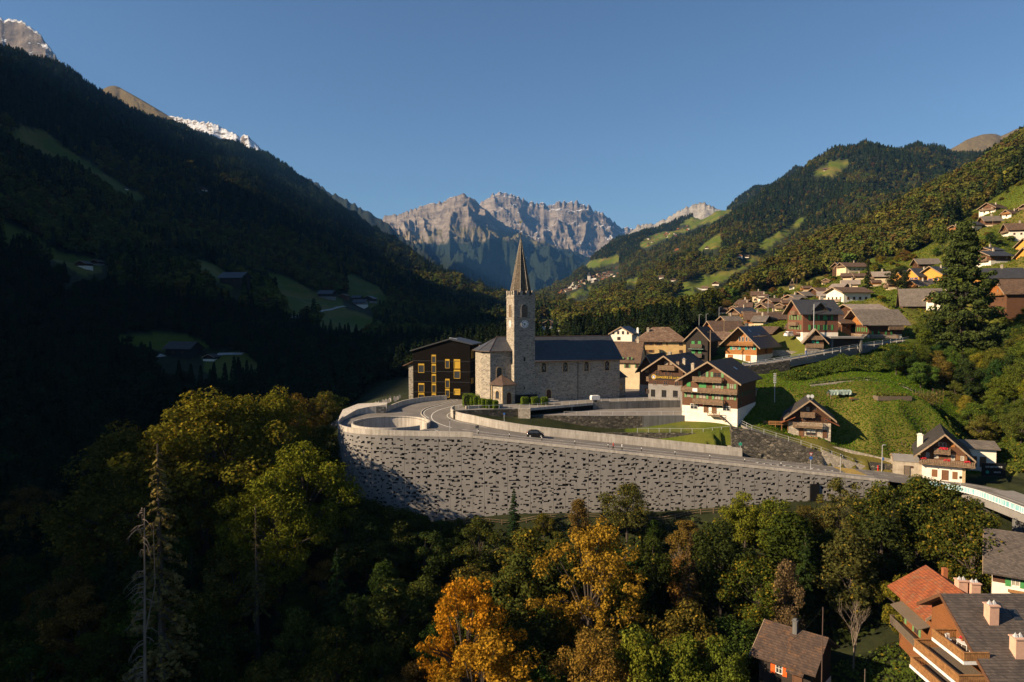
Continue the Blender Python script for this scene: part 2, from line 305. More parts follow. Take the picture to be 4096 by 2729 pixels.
# ------------------------------------------------------------------ the smaller houses of the village (picture column, row, distance)
V=[ # label, px left, px right, Y, dY, base, eave, ridge, depth, ridge dir, wall, roof, base, shutters, cat
('white walled chalet with brown roof and stone chimney above the shingled house',843,870,292,2,301.5,291.5,287,12,'x','plaster_w','tile_brown',(0,'plaster_w'),None,'chalet'),
('long barn with a pale worn shingle roof behind the white house',857,888,256,3,316,310,304,12,'x','wood_dark','tile_palebrown',(0,'wood_dark'),None,'barn'),
('brown gabled cottage wedged between the red shingled house and the pale roofed barn',842,851,236,1,330,322,315.5,10,'x','wood_dark','tile_brown',(0,'stone_pale'),None,'cottage'),
('huge grey shingled barn roof left of the tall conifer',903,940,262,-5,312,304,288.5,17,'x','wood_dark','tile_grey',(0,'wood_dark'),None,'barn'),
('chalet with a yellow gable and white balcony in front of the huge grey roof',926,944,256,-5,309,298,290.5,14,'y','wood_honey','tile_grey',(3,'plaster_w'),None,'chalet'),
('low grey roofed chalet half hidden behind the foot of the tall conifer',962,990,262,2,309,298.5,289,12,'x','wood_dark','tile_grey',(1,'plaster_w'),None,'chalet'),
('orange chalet with broad brown roof and twin balconies right below the yellow house',988,1006,236,-11,304,292,279,18,'y','wood_orange','tile_brown',(3,'wood_brown'),None,'chalet'),
('yellow house with blue shutters and a dark roof right of the tall conifer',980,1024,272,-4,293,276.5,268,12,'x','wood_yellow','tile_char',(2.5,'plaster_w'),'blue_sh','house'),
('yellow chalet with blue shutters, the tallest of the row of three beside the conifer',918,941,330,-10,287,273.5,266,12,'y','wood_yellow','tile_char',(2,'plaster_c'),'blue_sh','chalet'),
('yellow chalet with blue shutters in the middle of the row of three beside the conifer',903.5,918,336,-9,286,275.5,268,12,'y','wood_yellow','tile_char',(2,'plaster_c'),'blue_sh','chalet'),
('yellow chalet at the left end of the row of three beside the conifer',891,903,342,-8,284,276.5,270,12,'y','wood_yellow','tile_char',(1,'plaster_c'),None,'chalet'),
('small chalet with a yellow balcony below the row of yellow chalets',903,918,306,-6,290,285,279.5,14,'y','wood_honey','tile_grey',(1,'plaster_c'),None,'chalet'),
('brown roofed chalet at the left of the row of yellow chalets',874,889,362,-2,280.5,275.5,271.5,10,'x','wood_brown','tile_palebrown',(1,'plaster_c'),None,'chalet'),
('upper yellow chalet with two balconies at the right edge above the dark roof',1012,1032,352,-10,262,247,238,14,'y','wood_yellow','tile_char',(2,'plaster_w'),None,'chalet'),
('lower yellow chalet with three balconies at the right edge beside the dark roof',1014,1032,318,-10,271,256,247,13,'y','wood_yellow','tile_char',(3,'plaster_w'),None,'chalet'),
('dark roofed brown chalet left of the pair of yellow chalets at the right edge',989,1009,312,1,263,255,251,11,'x','wood_brown','tile_char',(1,'plaster_w'),None,'chalet'),
('small slate roofed chalet peeping out above the dark roofed brown chalet',990,1000,335,1,252,249.5,247,9,'x','wood_dark','tile_char',(0,'wood_dark'),None,'chalet'),
('brown chalet with a long shingle roof and honey balconies high at the right edge',1007,1030,378,-3,236,228.5,223,11,'x','wood_brown','tile_brown',(2.5,'plaster_w'),None,'chalet'),
('old brown chalet with two balconies below the big hillside farmhouse',983,998,410,-2,226.5,220,216,11,'x','wood_brown','tile_grey',(1,'plaster_c'),None,'chalet'),
('big old farmhouse with a wide gable, the highest house left on the meadow',976,992,452,-8,213.5,207.5,202.5,18,'y','wood_brown','tile_brown',(2,'plaster_w'),None,'farmhouse'),
('small orange chalet with a white base right of the big hillside farmhouse',999,1008,424,-5,217.5,213,209.5,12,'y','wood_orange','tile_brown',(2,'plaster_w'),None,'chalet'),
('weathered chalet at the right edge above the small orange chalet',1015,1026,432,-5,212,207.5,204,11,'y','wood_brown','tile_brown',(1.5,'plaster_w'),None,'chalet'),
('small grey roofed hut beside the top of the tall conifer',970,979,410,1,227.5,224,221.5,8,'x','wood_dark','tile_char',(1,'plaster_w'),None,'hut'),
('tiny chalet roof showing at the left of the conifer top',947,954,455,-3,230,227,225,8,'y','wood_orange','tile_brown',(0,'wood_dark'),None,'chalet'),
('grey barn on the meadow above the row of yellow chalets',918,938,392,-2,268,263,258.5,11,'x','wood_dark','tile_grey',(0,'wood_dark'),None,'barn'),
('long brown house on pale stone arches alone on the slope',845,866,482,2,272,266,262.5,11,'x','wood_brown','tile_brown',(3.6,'plaster_c'),None,'house'),
('small dark roofed shed beside the long house on arches',839.5,846,492,1,270,265.5,262.5,9,'x','wood_dark','tile_char',(0,'wood_dark'),None,'shed'),
('red brown chalet on the slope right under the long house on arches',842,851,412,-2,280,275.5,273,9,'x','wood_brown','tile_brown',(1,'plaster_c'),None,'chalet'),
('brown chalet right of the red brown one under the long house on arches',855,863,408,-1,279.5,275.5,273.2,9,'x','wood_brown','tile_brown',(1,'plaster_c'),None,'chalet'),
('yellow chalet with a wide grey roof on the slope left of the dark spruce',842,857,362,-3,288,283.5,280,12,'x','wood_yellow','tile_palebrown',(1,'plaster_c'),None,'chalet'),
('red boarded chalet left of the yellow one with a wide grey roof',831,841,352,-3,291,286.5,283.5,11,'x','wood_orange','tile_palebrown',(1,'plaster_c'),None,'chalet'),
('dark roofed barn behind the red boarded chalet',819,831,368,1,293,291,287.5,10,'x','wood_dark','tile_brown',(0,'wood_dark'),None,'barn'),
('orange chalet behind the dark dormer roof, under the round yellow tree',819,832,318,-2,299,295,291.3,11,'x','wood_orange','tile_palebrown',(1,'plaster_c'),None,'chalet'),
('small grey barn left of the orange chalet behind the dormer roof',805,812,352,1,298,295,291.5,9,'x','wood_dark','tile_grey',(0,'wood_dark'),None,'barn'),
('small dark roofed chalet with a satellite dish, above left of the dormer roof',795,804,342,1,300,297,294.5,9,'x','wood_dark','tile_grey',(0,'wood_dark'),None,'chalet'),
('dark gabled shed just left of the satellite dish chalet',789,795.5,336,-2,303,299.8,297.3,9,'x','wood_brown','tile_grey',(0,'wood_dark'),None,'shed'),
('big barn with a long red brown roof behind the honey chalet',717,745,284,2,338,331,320.7,13,'x','wood_orange','tile_brown',(0,'wood_orange'),None,'barn'),
('low house with a dark grey roof behind the big red brown barn roof',728,741,302,1,324,320.5,316,9,'x','wood_dark','tile_grey',(0,'wood_dark'),None,'house'),
('orange chalet under a long brown roof with red flowers on its balcony',747,765,292,-2,326,318.5,312.3,11,'x','wood_orange','tile_brown',(1,'plaster_c'),None,'chalet'),
('small chalet with a porch roof in front of the orange chalet with red flowers',754,763,282,-2,325,320.3,315.5,9,'x','wood_brown','tile_grey',(1,'plaster_c'),None,'chalet'),
('brown roofed chalet right of the orange chalet with red flowers',770,788,298,2,325,318,311.5,11,'x','wood_brown','tile_brown',(1,'plaster_c'),None,'chalet'),
('long low building with a blue grey roof further along the valley road',741,756,332,2,315,312.3,307.5,10,'x','wood_dark','tile_char',(0,'wood_dark'),None,'building'),
('pair of red roofed old chalets stacked on the valley road, upper one',736,744,402,-3,308,303.5,299.5,12,'x','wood_brown','tile_brown',(1,'plaster_c'),None,'chalet'),
('red roofed old chalet standing just below the upper one on the valley road',740,750,386,-2,309.5,306,302.3,10,'x','wood_brown','tile_brown',(1,'plaster_c'),None,'chalet'),
('brown chalet beside a flag pole in the middle of the village',773,783.5,372,1,304.5,301,297.8,10,'x','wood_brown','tile_brown',(0,'wood_dark'),None,'chalet'),
('dark chalet on the green bank above the valley road',752,761,446,-2,298,294.5,291.2,11,'x','wood_dark','tile_brown',(1,'plaster_c'),None,'chalet'),
('small white based chalet below the dark one on the green bank',758,764,428,-2,301.5,297,294,9,'x','wood_dark','tile_brown',(3,'plaster_w'),None,'chalet'),
('brown hut beside the round tree in the village centre',768,776,342,1,310,307,303.5,9,'x','wood_dark','tile_brown',(0,'wood_dark'),None,'hut'),
('tall narrow white based house at the edge of the wood',789,793.5,478,-1,290,284,279.5,9,'y','wood_dark','tile_brown',(3,'plaster_w'),None,'house'),
('grey roofed cottage behind the bushes left of the shingled house',789,800,246,-2,332,327,322,9,'x','wood_brown','tile_brown',(1,'plaster_c'),None,'cottage'),
('brown barn gable directly behind the honey chalet roof',757,770,236,-3,337,332,326.3,10,'x','wood_dark','tile_brown',(0,'wood_dark'),None,'barn'),
('speckled roofed outbuilding at the left of the honey chalet',709,722,232,-3,345,338,331.5,12,'x','wood_dark','tile_speck',(0,'wood_dark'),None,'outbuilding'),
]
# ------------------------------------------------------------------ plan of the road and the big wall
def wallY(x): return 141.0-.0625*(x+9)
def zmain(x): return -25.03-.0965*(x+9) if x>-9 else -25.03-.012*(x+9)
def zr(x,y):
    if x<6: 
        t=min(max((y-150)/28,0),1); return zmain(x)+t*2.65*min(1,(6-x)/8)
    return zmain(x) if x<86 else zmain(86)+.01*(86-x)
WALL=[(73.2,135.9),(-9,141.0),(-22,141.6),(-27,142.0),(-31,143.0),(-34.4,145.2),(-36.9,148.6),(-38.0,152.5),(-37.9,156.5)]
# ------------------------------------------------------------------ terrain: control points
PTS=[]
def w(*a):
    for x,y,z in a: PTS.append((x,y,z))
def pc(*a):
    for px,py,Y in a: q=P(px,py,Y); PTS.append((q.x,q.y,q.z-11))
def p(*a):
    for px,py,Y in a: PTS.append(tuple(P(px,py,Y)))
# foot of the wall and the wooded slope below it
w((-42,140,-43.5),(-20,139.5,-43.5),(0,138,-41),(30,136,-39.9),(55,134,-37.8),(76,132,-37.5),(88,126,-41),(100,112,-40))
w((-70,125,-55),(-20,122,-52),(20,120,-49),(55,118,-46),(78,112,-45))
w((-90,100,-72),(-20,100,-62),(20,98,-57),(45,96,-50))
w((-70,75,-84),(-8,76,-70),(25,78,-61),(44,86,-50),(52,82,-48.5),(64,78,-47.5),(66,64,-49),(84,88,-43),(95,98,-42))
w((-60,45,-100),(0,45,-84),(30,50,-70),(50,50,-58),(-45,18,-112),(0,18,-98),(40,18,-75),(90,40,-48),(90,15,-48))
w((-120,60,-112),(-150,120,-112),(-135,205,-66),(-160,170,-90),(-95,170,-80),(-75,150,-58),(-85,210,-70),(-60,185,-40),(-95,250,-72))
# terraces under the church
w((-45,160,-33),(-36,172,-24.2),(-30,185,-23.2),(-40,185,-27),(-27,165,-25.2),(-15,172,-23.4),(-5,185,-22.8),(-40,205,-26),(-20,215,-23.5),(-60,230,-36),(-20,245,-28))
w((-10,160,-23),(5,163,-24),(20,160,-27),(33,157,-27.3),(6,154,-27),(10,175,-22.9),(30,185,-22.9),(20,200,-22.8),(45,172,-24.4),(45,185,-22.8),(40,162,-25))
w((42,152.5,-26.8),(47,151,-26.8),(56,150,-28.2),(62,149,-29.4),(70,148,-31),(78,148,-32.8),(85,146,-34),(97,138,-35),(104,128,-35.6),(108,110,-37))
w((50,158,-24.6),(56,160,-24.2),(60,155,-27),(68,154,-28),(66,163,-26),(75,158,-28.6),(83,152,-31),(92,150,-33),(104,146,-33))
# meadow and village slope on the right (picture column, row, distance)
p((757,396,172),(800,385,178),(850,378,180),(760,372,196),(800,410,165),(880,395,168),(870,425,158),(930,410,160),(960,438,165),(1010,432,166),(1024,400,165))
p((690,392,186),(640,392,200),(668,378,205),(695,375,205),(757,364,203),(727,360,205),(790,360,208),(823,348,208),(850,349,214),(868,345.5,236),(905,340,226),(960,350,225),(1015,340,230),(930,375,195),(1000,375,195))
p((810,334,216),(838,333,218),(875,338,228),(650,350,215),(690,348,222),(730,333,265),(760,325,290),(780,322,300),(745,313,340),(700,330,330),(700,345,265))
p((775,302,390),(742,306,420),(757,298,480),(790,290,520),(800,298,400),(825,296,350),(855,300,292),(880,310,258),(930,304,262),(980,300,268),(1010,303,235),(1024,318,228),(915,287,305),(950,286,290),(1005,288,272))
p((845,279,430),(855,271,480),(910,282,330),(935,278,330),(890,270,420),(900,262,450),(935,247,470),(1000,262,310),(1016,262,300),(1015,236,360),(990,226,410),(988,212,450),(1008,216,420),(1024,200,450))
pc((1024,139,1000),(977,164,950),(930,189,880),(896,199,830),(845,224,760),(794,245,700),(769,262,640),(743,277,560),(720,292,500),(1000,180,650),(940,215,640),(880,240,600),(820,262,540))
p((1024,165,1400),(930,220,1250),(845,256,1100),(769,292,900),(720,310,700))
for th,r,z in ((42,150,-22),(42,300,45),(42,600,160),(44,1000,290),(60,150,-10),(60,300,60),(60,900,300),(78,150,0),(78,500,150),(78,1500,420),(50,1800,380),(42,60,-45),(60,60,-42),(78,60,-40),(42,5000,700),(60,5000,700)):
    w((r*math.sin(R_(th)),r*math.cos(R_(th)),z))
# the wooded hill beyond
pc((825,153,2300),(849,145,2400),(879,148,2500),(916,149,2600),(945,153,2650),(980,158,2700),(1024,162,2700),(803,169,2250),(777,188,2150),(744,205,2050),(731,214,1950))
p((850,200,1750),(900,190,1900),(950,178,2000),(800,222,1750),(760,242,1550),(720,252,1350),(700,262,1250),(830,240,1400),(700,288,1050),(715,284,980),(730,270,1150),(660,290,1000),(690,306,850),(640,305,800),(600,318,700),(640,325,520),(560,327,680),(540,318,900),(680,322,460))
p((849,182,3200),(744,226,2700),(950,175,3300),(777,205,2900),(803,198,3000),(879,180,3300),(916,182,3300),(849,180,3700),(879,195,3800),(916,200,3800),(825,175,3700),(508,318,3700),(540,314,3700),(480,318,3700))
p((713,213,3600),(752,193,3700),(777,183,3750),(794,176,3800),(840,185,4200),(890,200,4300),(700,225,3200),(680,238,2900),(650,252,2500),(640,262,2350),(618,271,2250),(590,282,2150),(565,291,2050),(545,300,1900),(620,285,1750),(600,297,1500),(560,305,1500),(660,270,2000),(530,303,2300),(520,300,2600))
p((650,232,3600),(690,222,3900),(640,240,3200),(600,262,2900),(570,280,2700),(620,240,4000),(580,270,3400),(545,290,3200))
# the shaded mountain side on the left
p((178,358,400),(83,268,500),(232,286,520),(330,303,800),(350,330,620),(395,336,700),(380,348,480),(100,400,300),(0,420,260),(250,400,310),(330,395,290),(400,370,330),(440,350,420),(470,345,520),(500,335,650),(0,330,380),(0,250,570),(0,150,980),(0,80,1350))
pc((0,47,1600),(50,65,1750),(105,95,2000),(170,124,2250),(217,143,2400),(260,150,2500),(305,180,2500),(351,213,2450),(394,239,2300),(428,264,2050),(455,276,1850),(479,286,1650),(508,302,1350),(100,180,1000),(150,220,1000),(200,240,900),(300,240,1250),(280,210,1500),(400,290,1100),(370,260,1500),(450,315,900),(300,290,850),(420,300,1100))
p((0,95,2200),(105,135,2700),(217,172,3100),(305,200,3200),(394,256,3000),(455,292,2600),(508,312,2300),(480,310,3000),(440,300,4000),(500,312,4500))
for th,r,z in ((-45,200,-95),(-45,500,110),(-45,1000,380),(-45,1560,610),(-60,200,-90),(-60,500,135),(-60,900,390),(-62,1450,675),(-80,150,-95),(-80,450,90),(-80,900,390),(-80,1330,700),(-86,1330,704),(-91,1320,674),(-95,150,-95),(-95,450,90),(-95,1300,627),(-109,150,-95),(-109,450,80),(-109,900,370),(-109,1290,619),(-125,200,-80),(-125,600,140),(-125,1290,600),(-45,2300,480),(-62,2100,500),(-80,2000,500),(-109,2000,500),(-125,2000,450),(-45,5000,500),(-80,5000,400),(-80,40,-105),(-110,40,-105),(-45,60,-105)):  # unseen ridge left of the view, heights shaped to throw shade on valley and wood
    w((r*math.sin(R_(th)),r*math.cos(R_(th)),z))
for th in range(-36,38,6):
    for r in (4800,7000): 
        if not (th>24 and r<5000): w((r*math.sin(R_(th)),r*math.cos(R_(th)),-.03*r))
A=np.array(PTS); Rr=np.hypot(A[:,0],A[:,1]); TH=np.arctan2(A[:,0],A[:,1]); CE=A[:,2]/Rr
KT,KR,CC=1.6,1.0,.03
cpts=np.stack([TH*KT,np.log(Rr)*KR],1)
def kern(a,b): return np.sqrt(((a[:,None,:]-b[None,:,:])**2).sum(-1)+CC*CC)
n=len(cpts); K=np.zeros((n+3,n+3)); K[:n,:n]=kern(cpts,cpts)+np.eye(n)*-1e-3; K[:n,n]=1; K[:n,n+1:]=cpts; K[n,:n]=1; K[n+1:,:n]=cpts.T
wts=np.linalg.solve(K,np.concatenate([CE,np.zeros(3)]))
# lattice noise
_T=rng.random((256,256))
def vnoise(x,y):
    xi=np.floor(x).astype(int); yi=np.floor(y).astype(int); fx=x-xi; fy=y-yi
    fx=fx*fx*(3-2*fx); fy=fy*fy*(3-2*fy); g=lambda a,b:_T[a%256,b%256]
    return (g(xi,yi)*(1-fx)+g(xi+1,yi)*fx)*(1-fy)+(g(xi,yi+1)*(1-fx)+g(xi+1,yi+1)*fx)*fy
def fbm(x,y,o=5,ridged=False,gain=.5):
    s=0;a=1;t=0
    for i in range(o):
        v=vnoise(x*2**i+17.3*i,y*2**i+9.1*i)
        if ridged: v=(1-np.abs(2*v-1))**2
        s=s+a*v; t+=a; a*=gain
    return s/t
def elev_raw(th,lr):
    q=np.stack([th*KT,lr*KR],1); e=np.empty(len(q))
    for i in range(0,len(q),20000):
        b=q[i:i+20000]; e[i:i+20000]=kern(b,cpts)@wts[:n]+wts[n]+b@wts[n+1:]
    r=np.exp(lr)
    amp=np.clip((r-230)/500,0,1)*.012+.0006
    e+=amp*(fbm(th*14+40,lr*9+40,5)-.5)*2
    e+=np.clip((r-500)/900,0,1)*.012*(fbm(th*34+80,lr*5+10,3,True)-.5)
    return e
def inpoly(x,y,poly):
    x=np.asarray(x); c=np.zeros(x.shape,bool); j=len(poly)-1
    for i in range(len(poly)):
        xi,yi=poly[i][:2]; xj,yj=poly[j][:2]
        if yi!=yj:
            c^=((yi>y)!=(yj>y))&(x<(xj-xi)*(y-yi)/(yj-yi)+xi)
        j=i
    return c
# slabs (plan polygons) that the ground must stay under
SL_A=[(-13.4,158.6),(4.1,162.0),(19.9,172.0),(37,175.6),(47,177),(47,192),(50,215),(-4,215),(-10,186),(-9.5,172)]
ZA=-22.3
SL_B=[(4.3,162.2),(16,161.6),(40,162.0),(48.5,162.6),(50,166),(46.8,176.5),(37,175.4),(19.9,171.8)]
ZB=-23.9
CLAMPS=[(SL_A,ZA-.5),(SL_B,ZB-.5)]
GS=[P(742,366,193),P(765,363.5,194.5),P(790,359.5,196),P(815,355,198.5),P(840,350.5,204),P(865,346.2,212),P(890,342.5,219),P(908,340.3,223)]
def ground_fix(x,y,z):
    z=z.copy()
    gx_=[q.x for q in GS]; ys=np.interp(x,gx_,[q.y for q in GS]); zs=np.interp(x,gx_,[q.z for q in GS])
    m=(x>gx_[0]-2)&(x<gx_[-1]+2)&(y<ys+4.9)&(y>ys-12); z=np.where(m,np.minimum(z,zs-.45-np.maximum(0,ys-.4-y)*.48),z)
    for v in V:          # level ground for each small house
        lab,x0,x1,Y,dY,pb,pe,pr,Lh_=v[:9]; A_=XY(x0,Y-dY/2); B_=XY(x1,Y+dY/2); D_=B_-A_; Wd_=D_.length; D_=D_/Wd_; zb_=P(512,pb,Y).z
        near=(np.abs(x-A_.x)<60)&(np.abs(y-A_.y)<60)
        if not near.any(): continue
        dx=x[near]-A_.x; dy=y[near]-A_.y; u_=dx*D_.x+dy*D_.y; w_=-dx*D_.y+dy*D_.x
        ds=np.hypot(np.maximum(0,np.maximum(-1.5-u_,u_-Wd_-1.5)),np.maximum(0,np.maximum(-5-w_,w_-Lh_-.5)))
        z[near]=np.minimum(z[near],zb_-.25+.8*ds)
    wy=140.5-.0625*(x+9)
    m=(x>-9)&(x<86)&(y>wy+1.2)&(y<wy+12.2)
    z=np.where(m,np.minimum(z,-25.03-.0965*(x+9)-.5),z)
    m=(x>84)&(x<97)&(y>100)&(y<141)
    z=np.where(m&(y>128),np.minimum(z,-36),np.where(m,np.minimum(z,-38.5-.15*(128-y)),z))
    loop=[(-9,142),(-26,143.2),(-33,146),(-36.3,152),(-36.5,158),(-30,172),(-20,182),(-4,187),(-4,176),(-12,168),(-13.5,161),(-9,156),(-3,152.6),(-3,142)]
    m=inpoly(x,y,[(44,138),(88,133),(88,145.8),(84,146.2),(76,148.6),(66,149.5),(57,151.2),(44,152.2)]); z=np.where(m,np.minimum(z,-25.03-.0965*(x+9)-.5),z)
    m=inpoly(x,y,loop)
    zz=np.array([zr(a,b) for a,b in zip(x[m],y[m])]) if m.any() else np.zeros(0)
    z[m]=np.minimum(z[m],zz-.5)
    m=np.hypot(x+26.2,y-152.0)<9.3; z=np.where(m,np.minimum(z,-30),z)
    # strip in front of the wall stays at the foot of the wall
    base=np.interp(x,[-45,-20,0,30,55,76],[-43.2,-43,-40.6,-39.6,-37.2,-36.2])
    m=(x>-42)&(x<80)&(y<wy+1.2)&(y>wy-5); z=np.where(m,np.minimum(z,base),z)
    for (xa,xb,ya,yb) in ((84,92,139,150),(96,105,138,152.5)):
        ds=np.hypot(np.maximum(0,np.maximum(xa-x,x-xb)),np.maximum(0,np.maximum(ya-y,y-yb))); z=np.where(ds<14,np.minimum(z,-34.2+1.05*ds),z)
    for poly,zz in CLAMPS:
        m=inpoly(x,y,poly); z=np.where(m,np.minimum(z,zz),z)
    return z
fr=np.arange(-37.5,37.5,.17); th=np.concatenate([np.arange(-126,-37.5,1.5),fr,np.arange(37.6,80,1.5)])*math.pi/180
lr=np.concatenate([np.arange(math.log(14),math.log(100),.03),np.arange(math.log(100),math.log(235),.0055),np.arange(math.log(235),math.log(600),.012),np.arange(math.log(600),math.log(7000),.017)])
TG,LG=np.meshgrid(th,lr,indexing='ij'); nT,nR=TG.shape
e=elev_raw(TG.ravel(),LG.ravel()); rr=np.exp(LG.ravel()); gx=rr*np.sin(TG.ravel()); gy=rr*np.cos(TG.ravel())
gz=ground_fix(gx,gy,e*rr)
GZ=gz.reshape(nT,nR); GE=GZ/np.exp(LG)
GMAX=np.maximum.accumulate(GE,1)          # horizon so far, per bearing
def gidx(x,y):
    t=np.arctan2(x,y); l=np.log(np.hypot(x,y)); return np.interp(t,th,np.arange(nT)),np.interp(l,lr,np.arange(nR))
def samp(G,x,y):
    a,b=gidx(np.asarray(x,float),np.asarray(y,float)); i=np.clip(a.astype(int),0,nT-2); j=np.clip(b.astype(int),0,nR-2); fa=a-i; fb=b-j
    return (G[i,j]*(1-fa)+G[i+1,j]*fa)*(1-fb)+(G[i,j+1]*(1-fa)+G[i+1,j+1]*fa)*fb
def gz_at(x,y): return float(samp(GZ,np.array([x]),np.array([y]))[0])
def on_ground(px,py,y0=40,y1=6000):
    """first point of the ground seen through picture point (px,py)"""
    ys=np.exp(np.linspace(math.log(y0),math.log(y1),1500)); u=(px-CX)/F; v=(CY-py)/F; t=ys/(cp+v*sp)
    zz=(-sp+v*cp)*t; g=samp(GZ,u*t,ys); k=np.argmax(g>=zz)
    if g[k]<zz[k]: return None
    return Vector((u*t[k],ys[k],g[k]))
# meadows, as outlines on the slopes (picture outline + distance range)
def sc(pts,k,ox,oy): return [(ox+k*a,oy+k*b) for a,b in pts]
r1=lambda q:sc(q,.1487,0,0); r7=lambda q:sc(q,.1805,0,200); r3=lambda q:sc(q,.1695,625,112.5); r2=lambda q:sc(q,.17,275,175)
MEAD=[(r1([(50,920),(130,850),(300,880),(400,970),(680,1150),(850,1260),(1000,1330),(980,1370),(850,1320),(560,1160),(430,1080),(350,1070),(230,1010),(80,930)]),300,3000),
(r7([(0,110),(180,180),(265,250),(350,300),(560,330),(570,400),(470,420),(290,330),(200,275),(0,250)]),200,3000),
(r7([(810,245),(1060,320),(1180,350),(1210,370),(1330,460),(1270,490),(1150,430),(1060,370)]),200,3000),
(r7([(1450,390),(1600,430),(1750,510),(1900,550),(1910,600),(1720,650),(1590,650),(1570,560),(1460,450)]),200,3000),
(r7([(1915,395),(2100,480),(2165,570),(2050,600),(1920,520)]),200,3000),
(r7([(1740,650),(1900,600),(2040,640),(2270,750),(2110,720),(2000,755),(1770,700)]),200,3000),
(r7([(600,750),(1000,735),(1180,810),(880,840),(650,790)]),200,3000),
(r7([(1120,870),(1350,840),(1490,960),(1330,1030),(1130,950)]),200,3000),
(r3([(1080,372),(1150,325),(1230,285),(1320,278),(1325,300),(1220,374)]),1200,4000),
(r3([(310,662),(480,580),(640,572),(500,655)]),1500,6000),
(r3([(80,785),(130,730),(330,690),(400,660),(480,655),(300,720),(120,800)]),1500,6000),
(r3([(420,810),(480,760),(570,705),(565,800),(430,818)]),600,4000),
(r3([(780,775),(850,740),(1050,615),(1060,640),(920,745),(820,812),(790,812)]),600,4000),
(r3([(300,1020),(460,965),(650,930),(800,805),(790,860),(700,920),(570,1000),(480,1045),(350,1045)]),500,4000),
(r3([(250,1120),(300,1070),(360,1050),(445,1060),(420,1112),(320,1132)]),500,4000),
(r3([(0,990),(60,970),(80,1000),(0,1020)]),500,4000),
(r3([(1540,900),(1700,825),(1830,765),(1860,850),(1830,905),(1600,935)]),200,3000),
(r3([(2170,545),(2354,495),(2354,620),(2180,605),(1980,640),(1980,610)]),250,3000),
(r3([(1220,985),(1280,925),(1440,900),(1300,965)]),250,3000),
(r2([(1670,735),(1760,690),(1865,645),(1855,690),(1760,725)]),900,4000),
(r2([(1800,515),(1870,500),(1960,490),(2020,455),(2025,510),(1950,535),(1850,545)]),900,4000),
(r2([(2050,645),(2100,608),(2145,600),(2130,645)]),900,4000),
(r2([(1535,848),(1600,848),(1680,875),(1745,945),(1540,950)]),300,4000),
(r2([(2140,405),(2200,358),(2310,328),(2300,375),(2220,405)]),900,6000)]
VILL=[(700,345),(716,312),(745,296),(765,290),(800,284),(835,268),(870,258),(900,258),(940,255),(965,215),(1000,195),(1024,180),(1060,180),(1060,330),(900,345),(850,350),(760,372)]
def meadow(x,y,z):
    px,py=proj(x,y,z); m=np.zeros(len(x))
    for poly,a,b in MEAD: m=np.maximum(m,(inpoly(px,py,poly)&(y>a)&(y<b))*np.where(x<-20,.8,1.0))  # grass on the left slope mixed darker to deepen its shade
    m=np.maximum(m,(inpoly(px,py,VILL)&(y>150)&(y<560))*.9)
    m=np.maximum(m,((y>146)&(y<212)&(x>26)&(x<140))*1.0)
    return m
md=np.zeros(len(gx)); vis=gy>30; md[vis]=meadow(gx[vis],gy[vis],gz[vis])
me=bpy.data.meshes.new('terrain')
me.vertices.add(nT*nR); me.vertices.foreach_set('co',np.stack([gx,gy,gz],1).ravel())
ii=(np.arange(nT-1)[:,None]*nR+np.arange(nR-1)[None,:]).ravel()
qd=np.stack([ii,ii+nR,ii+nR+1,ii+1],1)[:,::-1].copy()
me.loops.add(qd.size); me.loops.foreach_set('vertex_index',qd.ravel()); me.polygons.add(len(qd)); me.polygons.foreach_set('loop_start',np.arange(len(qd))*4)
me.polygons.foreach_set('use_smooth',np.ones(len(qd),bool)); me.update(); me.validate()
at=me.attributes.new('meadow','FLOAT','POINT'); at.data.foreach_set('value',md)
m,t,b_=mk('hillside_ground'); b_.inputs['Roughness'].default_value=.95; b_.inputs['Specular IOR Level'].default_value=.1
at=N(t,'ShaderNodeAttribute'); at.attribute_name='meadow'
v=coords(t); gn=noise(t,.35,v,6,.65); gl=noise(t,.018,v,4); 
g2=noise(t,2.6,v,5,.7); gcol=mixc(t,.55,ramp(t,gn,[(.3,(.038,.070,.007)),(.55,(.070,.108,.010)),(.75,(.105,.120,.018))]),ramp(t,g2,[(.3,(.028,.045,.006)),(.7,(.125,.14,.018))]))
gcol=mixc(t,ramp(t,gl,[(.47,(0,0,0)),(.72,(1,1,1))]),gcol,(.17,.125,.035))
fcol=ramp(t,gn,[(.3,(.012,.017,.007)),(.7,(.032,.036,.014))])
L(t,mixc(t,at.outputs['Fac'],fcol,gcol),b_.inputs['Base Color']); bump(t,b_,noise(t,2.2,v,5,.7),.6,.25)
M['ground']=m; me.materials.append(m)
terrain=link('terrain',me); tag(terrain,kind='structure')
print('terrain',nT,nR)
